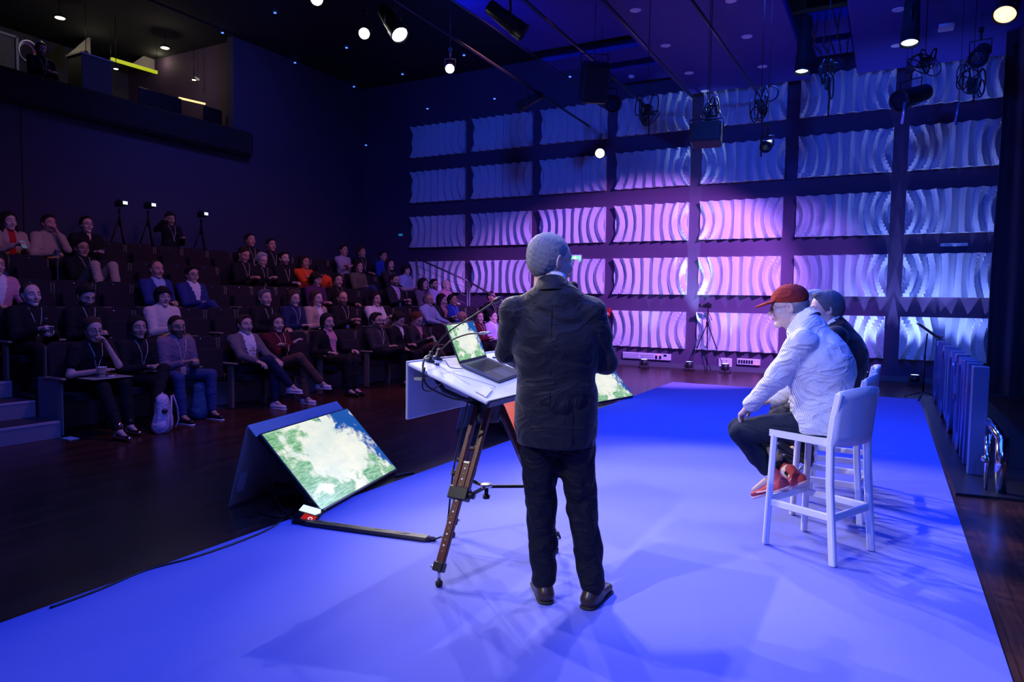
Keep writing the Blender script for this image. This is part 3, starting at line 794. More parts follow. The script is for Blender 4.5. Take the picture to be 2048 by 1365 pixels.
def uvquad(name, pts, m, parent):
    me = bpy.data.meshes.new(name); me.from_pydata([tuple(p) for p in pts], [], [(0, 1, 2, 3)])
    uv = me.uv_layers.new(); 
    for i, c in enumerate(((0, 0), (1, 0), (1, 1), (0, 1))): uv.data[i].uv = c
    me.materials.append(m); o = bpy.data.objects.new(name, me); COL.objects.link(o); o.parent = parent; return o

# ------------------------------------------------------------------ floor monitors in tent stands
M_tent = mat('tent_board_grey', (0.34, 0.34, 0.38), 0.55)
def floor_monitor(P0, P1, label, scr, sticker=True):
    """P0 near-left bottom corner, P1 far-right bottom corner of the screen on the floor"""
    P0 = Vector(P0); P1 = Vector(P1); bd = (P1 - P0).normalized(); W = 1.24
    n = Vector((bd.y * -1, bd.x, 0)); 
    if n.x > 0: n = -n          # leans towards -X
    t = empty('floor_monitor', P0, 0, label, 'monitor')
    up = (n * .47 + Vector((0, 0, .50))).normalized(); H = .70
    nor = bd.cross(up); 
    if nor.x < 0: nor = -nor
    o = Vector((0, 0, .03)) + nor * .0
    M = frame(o + bd * W / 2 + up * H / 2, x=bd, y=up)
    s_ = 1 if (M.to_3x3() @ Vector((0, 0, 1))).dot(nor) > 0 else -1
    MB().box((0, 0, -s_ * .02), (W, H, .04), M_blackp, M, bev=.005).build('screen_housing', None, t)
    e = .012
    q = [M @ Vector(v) for v in ((-W / 2 + e, -H / 2 + e * 1.5, s_ * .002), (W / 2 - e, -H / 2 + e * 1.5, s_ * .002), (W / 2 - e, H / 2 - e, s_ * .002), (-W / 2 + e, H / 2 - e, s_ * .002))]
    if s_ < 0: q = [q[1], q[0], q[3], q[2]]
    uvquad('display', q, scr, t)
    # back board: folds over the top and runs down to the floor behind
    top = o + up * (H + .02) - nor * .045
    b = MB()
    lip = top + up * .085 + nor * .0
    foot = Vector((0, 0, .003)) + n * .74
    def slab(a, c, th):
        v = []
        d = (c - a).normalized(); nn = d.cross(bd).normalized() * th
        for off in (Vector((0, 0, 0)), nn):
            for s2 in (0, W): v += [a + bd * s2 + off, c + bd * s2 + off]
        b.add([tuple(p) for p in v], [(0, 1, 3, 2), (4, 6, 7, 5), (0, 2, 6, 4), (1, 5, 7, 3), (0, 4, 5, 1), (2, 3, 7, 6)], M_tent)
    slab(lip, top - up * .02, .008); slab(lip - nor * .0, foot, .012)
    b.build('back_board', None, t)
    if sticker:
        a = foot.lerp(lip, .16); d = (lip - foot).normalized()
        nn = d.cross(bd).normalized() * .016
        if nn.x < 0: nn = -nn
        MB().quad(a + bd * .03 + nn, a + bd * .12 + nn, a + bd * .12 + d * .15 + nn, a + bd * .03 + d * .15 + nn, mat('sticker', (.5, .55, .8), .5)).build('sticker', None, t)
    return t
floor_monitor((-3.33, 3.45, 0.002), (-3.62, 4.65, 0), 'big floor monitor with a cloud picture in front of the first row', M_scr)
q0 = at(1190, 812, 2, 0.0); q1 = at(1268, 797, 2, 0.0)
dd = (q1 - q0).normalized(); P1_ = q1; P0_ = q1 - dd * 1.24
floor_monitor((P0_.x, P0_.y, .002), (P1_.x, P1_.y, 0), 'floor monitor with a cloud picture showing behind the speaker\'s right elbow', M_scr, False)
floor_monitor((-3.55, 6.55, .002), (-3.5, 7.79, 0), 'floor monitor seen from its end between the lectern and the speaker', M_scr2, False)
# things inside / beside the first tent
p = at(575, 1000, 2, 0.0)
t = empty('adapter_box', (p.x, p.y, 0), .3, 'dark adapter box lying among cables inside the monitor stand', 'adapter')
MB().box((0, 0, .03), (.2, .12, .06), M_blackp, bev=.01).build('case', None, t); MB().box((0, .0, .0615), (.1, .015, .003), M_white).build('label_strip', None, t)
def loop(pts, r, label, name='cable', n=5):
    # Catmull-Rom through the points
    P = [Vector(q) for q in pts]; out = []
    for i in range(len(P) - 1):
        a, b_, c, d = P[max(i - 1, 0)], P[i], P[i + 1], P[min(i + 2, len(P) - 1)]
        for k_ in range(6):
            s = k_ / 6
            out.append(.5 * ((2 * b_) + (c - a) * s + (2 * a - 5 * b_ + 4 * c - d) * s * s + (3 * b_ - a - 3 * c + d) * s ** 3))
    out.append(P[-1])
    o = MB().tube(out, r, M_cable, n).build(name)
    return tag(o, label, 'cable') if label else o
def fp(x, y, z=.008): q = at(x, y, 2, z); return (q.x, q.y, z)
loop([fp(690, 990), fp(600, 985, .02), fp(565, 970, .03), fp(520, 985, .02), fp(515, 1020), fp(545, 1033), fp(575, 1030), fp(595, 1010, .03), fp(580, 975, .08), fp(545, 970, .1), fp(555, 1005, .05), fp(585, 1040)], .006, 'thin cable looping out of the first monitor stand')
loop([fp(575, 1030, .01), fp(545, 1055, .01), fp(490, 1080, .01), fp(390, 1115, .01), fp(290, 1142, .01), fp(200, 1180, .01), fp(100, 1217, .01)], .007, 'thin pale cable taped along the left edge of the carpet')
loop([fp(790, 953, .01), fp(810, 948, .012), fp(828, 946, .01)], .01, 'short cable end beside the right foot of the first monitor')
b = MB()
a = Vector(fp(592, 1043, .018)); c = Vector(fp(866, 1080, .018)); d = (c - a)
for i in range(5):
    off = Vector((-.012 + .006 * i, .01 * (i - 2), .006 * (i % 2)))
    b.tube([a + off, a.lerp(c, .3) + off * 1.4, a.lerp(c, .7) + off, c + off * .8], .011, mat('taped_bundle', (.03, .025, .03), .3), 6)
b.beam(a + d * .08, a + d * .97, .075, .03, mat('taped_bundle', (.03, .025, .03), .3), bev=.01)
tag(b.build('cable_bundle'), 'black taped cable bundle running over the carpet to the lectern', 'cable bundle')
loop([fp(862, 1080, .025), fp(880, 1075, .04), fp(893, 1062, .12), (-2.24, 3.42, .5), (-2.12, 3.40, .95)], .006, 'cable rising from the floor bundle up the lectern leg')
# countdown tablet on the floor
p = at(618, 1022, 2, 0.0)
t = empty('stage_timer', (p.x - .02, p.y - .03, .004), 0, 'small tilted stage timer with a white bar and red field', 'timer')
a0 = at(580, 1035, 2, 0.02); a1 = at(628, 1052, 2, .012); 
u = (a1 - a0); u.z = 0; L_ = .2; u.normalize(); v = Vector((-u.y, u.x, 0)); upv = (v * .75 + Vector((0, 0, .55))).normalized()
off = a0 - t.location; off.z = .0
M = frame(off, x=u, y=upv)
MB().box((.11, .07, -.008), (.22, .14, .012), M_blackp, M, bev=.004).build('case', None, t)
MB().add([M @ Vector(q) for q in ((.01, .08, .003), (.01, .13, .003), (.19, .13, .003), (.21, .105, .003), (.18, .08, .003))], [(0, 4, 3, 2, 1)], mat('timer_white', (1, 1, 1), .4, emit=(.85, 1, .93), estr=.95)).build('white_bar', None, t)
MB().add([M @ Vector(q) for q in ((.08, .012, .003), (.21, .012, .003), (.21, .072, .003), (.08, .072, .003))], [(0, 1, 2, 3)], mat('timer_red', (.6, .02, .01), .4, emit=(.42, .012, .004), estr=.9)).build('red_field', None, t)
MB().tube([M @ Vector((.165 + .018 * math.cos(a_), .045 + .010 * math.sin(a_), .005)) for a_ in [i * PI / 6 for i in range(12)]], .002, mat('timer_white', (1, 1, 1), .4), 5, closed=True).build('digit_ring', None, t)

# ------------------------------------------------------------------ lectern on a wooden tripod
AX, AZ, BX, BZ, Y0, Y1 = -2.19, 1.163, -1.706, 0.999, 2.90, 4.02
tl = empty('lectern', (-2.0, 3.36, .006), 0, 'white-topped lectern on a dark wooden tripod beside the speaker', 'lectern')
Lo = tl.location
def LL(x, y, z): return Vector((x, y, z)) - Lo
ux = (Vector((BX, 0, BZ)) - Vector((AX, 0, AZ))).normalized()
MT_ = frame(LL((AX + BX) / 2, (Y0 + Y1) / 2, (AZ + BZ) / 2), x=ux, y=(0, 1, 0))
tw = math.hypot(BX - AX, BZ - AZ)
M_lecw = mat('lectern_white', (0.85, 0.85, 0.86), 0.35)
MB().box((0, 0, -.012), (tw, Y1 - Y0, .02), M_lecw, MT_, bev=.006).build('desktop', None, tl)
MB().box((tw / 2 + .006, 0, -.016), (.012, Y1 - Y0, .035), M_blackp, MT_, bev=.004).build('front_lip', None, tl)
b = MB(); b.box((AX - .012 - Lo.x, (Y0 + Y1) / 2 - Lo.y, AZ - .15 - Lo.z), (.014, Y1 - Y0, .31), mat('lectern_panel', (.5, .52, .62), .35), bev=.004)
b.build('modesty_panel', None, tl)
MB().box((0.03 + AX - Lo.x, (Y0 + Y1) / 2 - Lo.y, AZ - .09 - Lo.z), (.05, Y1 - Y0 - .08, .015), M_grey).build('shelf_rail', None, tl)
M_tw = mat('tripod_mahogany', (0.10, 0.02, 0.015), 0.35, bump=.1, bscale=120, var=.3)
apex = LL(-1.98, 3.38, .92)
feet = [LL(-1.985, 2.90, .0), LL(-2.34, 3.56, .0), LL(-1.67, 3.65, .0)]
M_silver = mat('silver_fitting', (.7, .7, .72), .3, .8)
for f in feet:
    f = Vector((f.x, f.y, 0.0)); a = apex + (f - apex) * .03
    out = Vector((f.x, f.y, 0)).normalized(); side = Vector((-out.y, out.x, 0))
    lg = MB()
    top = a + out * .05; low = f + Vector((0, 0, .1))
    mid = top.lerp(low, .56); mid2 = top.lerp(low, .36)
    for s_ in (-1, 1):
        lg.beam(top + side * .042 * s_, mid + side * .038 * s_, .030, .034, M_tw, up=out, bev=.004)
    lg.beam(mid2, low, .046, .030, M_tw, up=out, bev=.004)
    lgo = lg.build('leg', None, tl)
    b = MB()
    dr = (low - top).normalized()
    b.beam(mid - dr * .035, mid + dr * .035, .12, .055, M_blackp, up=out, bev=.006)
    b.tube([mid + side * .05, mid + side * .09], .019, M_blackp, 10)
    b.build('clamp', None, lgo)
    MB().beam(low - dr * .03, low + dr * .02, .06, .048, M_blackp, up=out, bev=.006).build('end_cap', None, lgo)
    MB().tube([mid2 + side * -.02, mid2 + side * -.07], .012, M_blackp, 10).build('locking_knob', None, lgo)
    b = MB(); b.tube([low, Vector((f.x, f.y, .035))], .009, M_silver, 8); b.lathe([(.004, 0), (.018, .006), (.02, .025), (.008, .038)], M_rubber, 12, Matrix.Translation((f.x, f.y, 0)))
    b.tube([low - side * .02, low - side * .05], .008, M_silver, 8)
    b.build('foot', None, lgo)
    b = MB()
    nn = out
    for k_ in range(16):
        q = mid2.lerp(low, .06 + .052 * k_) + out * .0175
        big = k_ % 2 == 0
        b.box((0, 0, 0), (.009 if big else .004, .004, .009 if big else .003), mat('scale_white', (.8, .8, .8), .5), frame(q, x=side, z=-dr))
    b.box((0, 0, 0), (.035, .006, .01), M_silver, frame(mid2 + out * .0175, x=side, z=-dr))
    b.build('scale_marks', None, lgo)
    MB().beam(LL(-1.99, 3.38, .42), mid.lerp(low, .12), .02, .016, M_black, bev=.003).build('spreader_arm', None, tl)
MB().lathe([(.06, .80), (.07, .83), (.09, .92), (.12, .935), (.12, .955)], M_black, 16, Matrix.Translation(LL(-1.98, 3.38, 0))).build('tripod_head', None, tl)
MB().lathe([(.035, .42), (.036, .435), (.03, .437)], M_silver, 16, Matrix.Translation(LL(-1.99, 3.38, 0))).tube([LL(-1.99, 3.38, .42), LL(-1.99, 3.38, .36)], .012, M_black, 8).lathe([(.02, .35), (.022, .37)], M_black, 10, Matrix.Translation(LL(-1.99, 3.38, 0))).build('spreader_hub', None, tl)
b = MB()
b.tube([LL(-2.14, 3.03, 1.11), LL(-2.10, 3.1, 1.0), LL(-2.0, 3.3, .9)], .014, M_black); b.tube([LL(-1.85, 3.5, .99), LL(-1.95, 3.4, .9)], .016, M_black); b.beam(LL(-2.1, 3.38, 1.09), LL(-1.8, 3.38, .99), .05, .02, M_black)
b.beam(LL(-1.98, 3.05, 1.045), LL(-1.98, 3.75, 1.045), .04, .03, M_black)
b.build('support_bracket', None, tl)

# laptop on the desktop
def onT(u, v, h=0.0):      # u along the slope (0 audience edge .. 1 speaker edge), v along Y (0..1) metres from the near edge
    return MT_ @ Vector((-tw / 2 + u, -(Y1 - Y0) / 2 + v, h)) + Lo
LP = onT(.115, .14, .001)
# hinge line from near point to far point
h0 = at(918, 733, 2, 0); 
def onplane(x, y, h=0.0):
    d = FWD + RGT * ((x - 1024) / FPX) - UPV * ((y - 682.5) / FPX)
    nz = MT_.to_3x3() @ Vector((0, 0, 1)); o = MT_ @ Vector((0, 0, h)) + Lo
    return CAM + d * ((o - CAM).dot(nz) / d.dot(nz))
hN = onplane(919, 733, .002); hF = onplane(985, 716, .002); fN = onplane(993, 767, .002)
print('laptop', hN, hF, fN, (hF - hN).length, (fN - hN).length)
hd = (hF - hN).normalized(); nT = (MT_.to_3x3() @ Vector((0, 0, 1))).normalized(); fd = hd.cross(nT).normalized()
if fd.x < 0: fd = -fd
LW, LD = .36, .25
hF = hN + hd * LW
tp = empty('laptop', hN, 0, 'open dark grey laptop with a cloud picture on the lectern', 'laptop')
M_alu = mat('space_grey', (.10, .10, .11), .35, .6)
Ml = frame((0, 0, 0), x=hd, y=-fd)
sgn = 1 if (Ml.to_3x3() @ Vector((0, 0, 1))).dot(nT) > 0 else -1
MB().box((LW / 2, -LD / 2, sgn * .007), (LW, LD, .013), M_alu, Ml, bev=.004).build('base', None, tp)
kb = MB()
for r_ in range(6):
    for c_ in range(14):
        kb.box((.045 + c_ * .0193 + .008, -(.03 + r_ * .0185), sgn * .0145), (.016, .0155, .002), M_blackp, Ml)
kb.box((LW / 2, -.08, sgn * .0138), (.29, .118, .0006), mat('key_well', (.004, .004, .004), .5), Ml)
kb.build('keyboard', None, tp)
MB().box((LW / 2, -.195, sgn * .0139), (.13, .085, .001), mat('trackpad', (.16, .16, .17), .3, .3), Ml).build('trackpad', None, tp)
# lid: passes through the near top corner seen at (887, 647)
best = min(((math.hypot(*((lambda c: (1024 + FPX * c.dot(RGT) / c.dot(FWD) - 887, 682.5 - FPX * c.dot(UPV) / c.dot(FWD) - 648))(hN + (nT * math.cos(a_) - fd * math.sin(a_)) * .245 - CAM))), a_) for a_ in [i * .02 for i in range(60)]))
print('lid', best)
ln = (nT * math.cos(best[1]) - fd * math.sin(best[1])).normalized()
Mu = frame((0, 0, 0) , x=hd, y=ln); so = 1 if (Mu.to_3x3() @ Vector((0, 0, 1))).dot(fd) > 0 else -1
Mu.translation = Vector(nT * .012)
LH = .24
MB().box((LW / 2, LH / 2, -so * .004), (LW, LH, .007), M_alu, Mu, bev=.003).build('lid', None, tp)
q = [Mu @ Vector(v) for v in ((.008, .018, so * .0006), (LW - .008, .018, so * .0006), (LW - .008, LH - .01, so * .0006), (.008, LH - .01, so * .0006))]
uvquad('display', q, M_scr, tp)
# gooseneck microphones
def goose(base, pts, label, headlen=.05, fat=.011, clip=False):
    t = empty('gooseneck_microphone', base, 0, label, 'microphone')
    B = Vector(base)
    Mb = frame((0, 0, 0), x=(1, 0, 0), z=nT)
    MB().lathe([(.034, 0), (.034, .004), (.02, .008), (.013, .012), (.013, .05), (.008, .056)], M_blackp, 18, Mb).build('mount', None, t)
    P = [Vector(q) - B for q in pts]; out = []
    P = [nT * .05] + P
    for i in range(len(P) - 1):
        a, b_, c, d = P[max(i - 1, 0)], P[i], P[i + 1], P[min(i + 2, len(P) - 1)]
        for k_ in range(8):
            s = k_ / 8
            out.append(.5 * ((2 * b_) + (c - a) * s + (2 * a - 5 * b_ + 4 * c - d) * s * s + (3 * b_ - a - 3 * c + d) * s ** 3))
    out.append(P[-1])
    MB().tube(out, .0042, mat('gooseneck', (.03, .03, .035), .3, .5), 8).build('neck', None, t)
    d = (P[-1] - P[-2]).normalized()
    MB().tube([P[-1] - d * .01, P[-1], P[-1] + d * headlen * .5, P[-1] + d * headlen, P[-1] + d * (headlen + .008)], [.005, fat, fat, fat * .9, fat * .4], M_blackp if not clip else mat('mic_metal', (.35, .35, .38), .35, .7), 12).build('capsule', None, t)
gb = onplane(858, 722)
Yp = gb.y
goose(gb, [at(872, 690, 1, Yp + .02), at(900, 662, 1, Yp + .03), at(945, 633, 1, Yp + .05), at(990, 603, 1, Yp + .07)], 'longer gooseneck microphone with foam head curving from the lectern', .03, .013)
gb = onplane(873, 717)
goose(gb, [at(885, 697, 1, gb.y), at(905, 680, 1, gb.y + .02), at(935, 669, 1, gb.y + .04), at(962, 667, 1, gb.y + .05)], 'shorter gooseneck microphone with metal tip in front of the laptop', .055, .008, True)
# cables and papers on the lectern
def tp_(x, y, h=.004): return tuple(onplane(x, y, h))
loop([tp_(925, 738), tp_(900, 735, .01), tp_(890, 722, .03), tp_(876, 728, .02), tp_(872, 727)], .0022, 'thin cable from the laptop to a socket on the lectern', n=4)
loop([tp_(865, 712, .03), tp_(850, 716, .05), (at(846, 740, 1, 2.88)), (at(853, 770, 1, 2.88)), (at(880, 787, 1, 2.95)), (at(915, 800, 1, 3.05)), (-2.0, 3.3, .93)], .006, 'thick black cable hanging in an arc below the lectern edge')
loop([(at(850, 735, 1, 2.90)), (at(845, 775, 1, 2.9)), (at(860, 782, 1, 2.92)), (at(885, 765, 1, 2.95)), (at(900, 745, 1, 3.1))], .004, 'thinner black cable looping under the lectern')
loop([tp_(985, 715), tp_(1000, 718, .01), tp_(1005, 725), tp_(1012, 722)], .005, 'short black plug lead behind the laptop')
loop([tp_(905, 747, .003), tp_(940, 757, .003), tp_(975, 768, .003), tp_(990, 775, .003), tp_(955, 783, .003)], .0012, 'hair-thin wire lying across the lectern top', n=4)
t = empty('table_socket', onplane(873, 729), 0, 'small round black cable grommet on the lectern top', 'grommet')
MB().lathe([(.016, 0), (.016, .004), (.006, .005)], M_blackp, 12, frame((0, 0, 0), x=(1, 0, 0), z=nT)).build('cap', None, t)
b = MB(); q = [onplane(*v, .002) for v in ((948, 782), (962, 775), (985, 780), (972, 795))]
b.add([tuple(v) for v in q] + [tuple(v + nT * .003) for v in q], [(0, 1, 2, 3), (4, 7, 6, 5), (0, 4, 5, 1), (1, 5, 6, 2), (2, 6, 7, 3), (3, 7, 4, 0)], mat('paper', (.8, .78, .82), .6))
tag(b.build('paper_slip'), 'thin slip of paper at the near corner of the lectern', 'paper')
b = MB(); base = onplane(1006, 704, .002)
for k_ in range(3): b.tube([base + Vector((.02 * math.cos(a_) + .008 * k_, .035 * math.sin(a_), .004 + .005 * k_)) for a_ in [i * PI / 5 for i in range(10)]], .003, M_cable, 5, closed=True)
b.tube([base, base + Vector((0, 0, .04)), base + Vector((.02, 0, .06))], .008, M_cable, 6)
tag(b.build('headset_cable'), 'small coil of black headset cable at the back of the lectern', 'cable')

# ------------------------------------------------------------------ seating tiers
NR = 6; RD = 0.92; RH = 0.35
M_tier = mat('tier_carpet', (0.03, 0.03, 0.05), 0.9)
M_step = mat('step_front', (0.22, 0.22, 0.27), 0.6)
M_nose = mat('step_nosing', (0.30, 0.30, 0.38), 0.5)
def XH(r): return -7.55 - RD * r
for r in range(1, NR):
    xf = -7.93 - RD * (r - 1)
    b = MB().box(((xf - 13.3) / 2, 9.1, RH * r - RH / 2), (xf + 13.3, 10.0, RH), M_tier)
    b.box((xf + .004, 9.1, RH * r - RH / 2 - .01), (.01, 9.9, RH - .03), M_step)
    b.box((xf - .02, 9.1, RH * r + .003), (.05, 9.9, .008), M_nose)
    o = b.build('seating_tier'); o['kind'] = 'structure'; o.name = f'trim_tier_{r}'
b = MB()
for k_ in range(1, 11):
    xf = -7.46 - .46 * (k_ - 1); z = .175 * k_
    b.box(((xf - 13.3) / 2, 2.9, z - .0875), (xf + 13.3, 2.16, .175), M_tier)
    b.box((xf + .004, 2.9, z - .0875), (.008, 2.16, .17), M_step)
    b.box((xf - .01, 2.9, z - .012), (.045, 2.16, .03), M_nose, bev=.005)
o = b.build('trim_left_stairs'); o['kind'] = 'structure'
b = MB()
for k_ in range(1, 11):
    xf = -7.46 - .46 * (k_ - 1); z = .175 * k_
    b.box(((xf - 13.3) / 2, 14.75, z - .0875), (xf + 13.3, 1.3, .175), M_tier)
    b.box((xf - .01, 14.75, z - .012), (.045, 1.3, .03), M_nose, bev=.005)
o = b.build('trim_right_stairs'); o['kind'] = 'structure'
b = MB(); b.box((-7.72, 4.03, .30), (.40, .05, .60), mat('end_panel_grey', (.25, .26, .33), .55), bev=.008)
tag(b.build('row_end_panel'), 'upright grey end panel between the left steps and the first row', 'end panel')
# railing of the right stairs
t = empty('stair_railing', (-7.8, 14.22, 0), 0, 'grey metal stair railing with thin horizontal wires at the far side', 'railing')
segs = [((-10.47, 2.46), (-9.30, 2.00)), ((-9.18, 1.95), (-7.98 - .6, 1.72)), ((-8.9, 1.74), (-7.80, 1.36))]
segs = [((-10.5, 2.50), (-8.98, 1.93)), ((-8.92, 1.90), (-7.80, 1.36))]
M_rail = mat('rail_grey', (.22, .21, .26), .4, .6)
def step_z(x): return max(0, math.ceil((-7.46 - x) / .46)) * .175
for (a, c) in segs:
    A_ = Vector((a[0] + 7.8, 0, a[1])); C_ = Vector((c[0] + 7.8, 0, c[1]))
    MB().tube([A_, C_], .022, M_rail, 8).build('handrail', None, t)
    for e_ in (A_, C_):
        MB().tube([(e_.x, 0, max(.0, step_z(e_.x - 7.8) - .1)), (e_.x, 0, e_.z)], .022, M_rail, 8).build('post', None, t)
    w_ = MB()
    for k_ in range(1, 5): w_.tube([A_ - Vector((0, 0, .19 * k_)), C_ - Vector((0, 0, .19 * k_))], .006, M_rail, 5)
    w_.build('wires', None, t)

# ------------------------------------------------------------------ theatre seats
M_fab = mat('seat_fabric', (0.012, 0.009, 0.018), 0.9, bump=.2, bscale=300)
M_arm = mat('armrest_beech', (0.26, 0.22, 0.18), 0.5)
M_frameg = mat('seat_frame_pale', (0.16, 0.13, 0.10), 0.5)
def make_seat(folded):
    """faces +X, origin on the tier under the hips"""
    t = empty('theatre_seat', (0, 0, 0))
    def pad(name, M, w, h, th, rnd):
        b = MB(); o_, _ = ring(w, h, rnd, .01); n = len(o_)
        vs = []
        for dz, ins in ((0, .012), (.012, 0), (th - .012, 0), (th, .014)):
            for y_, z_ in o_:
                yy = (y_ - w / 2); zz = (z_ - h / 2)
                vs.append((dz, yy * (1 - ins * 2 / w), zz * (1 - ins * 2 / h)))
        fs = [tuple(range(n))[::-1], tuple(range(3 * n, 4 * n))]
        for k_ in range(3):
            for i in range(n): j = (i + 1) % n; fs.append((k_ * n + i, k_ * n + j, (k_ + 1) * n + j, (k_ + 1) * n + i))
        b.add(vs, fs, M_fab, False, M); return b.build(name, None, t)
    pad('backrest', Matrix.Translation((-.30, 0, .70)) @ Matrix.Rotation(-.16, 4, 'Y'), .47, .52, .07, .08)
    if folded: pad('seat_cushion', Matrix.Translation((-.20, 0, .60)) @ Matrix.Rotation(-.12, 4, 'Y'), .44, .40, .10, .05)
    else: pad('seat_cushion', Matrix.Translation((0, 0, .36)) @ Matrix.Rotation(-PI / 2 - .04, 4, 'Y'), .44, .44, .09, .05)
    for s_ in (-1, 1):
        MB().box((-.08, s_ * .262, .60), (.34, .055, .028), M_arm, bev=.01).build('armrest', None, t)
        b = MB(); b.box((-.02, s_ * .262, .30), (.09, .028, .58), M_frameg, bev=.008); b.box((-.285, s_ * .25, .70), (.05, .022, .46), M_frameg, Matrix.Identity(4), bev=.006)
        b.build('side_frame', None, t)
    MB().lathe([(.001, .004), (.010, .003), (.012, 0)], M_chrome, 8, Matrix.Translation((-.262, 0, .925)) @ Matrix.Rotation(PI / 2 - .16, 4, 'Y')).build('number_stud', None, t)
    return t
seatO = make_seat(False); seatF = make_seat(True)
usedS = {False: False, True: False}
def place_seat(x, y, z, folded, label, group):
    src = seatF if folded else seatO
    o = src if not usedS[folded] else copy_tree(src)
    usedS[folded] = True
    o.location = (x, y, z); tag(o, label, 'theatre seat', group)
    return o
ROWN = ['front', 'second', 'third', 'fourth', 'fifth', 'sixth']
# ================================================================== people
V3 = lambda *a: np.array(a, float)
def nrm(v): return v / (np.linalg.norm(v) + 1e-12)

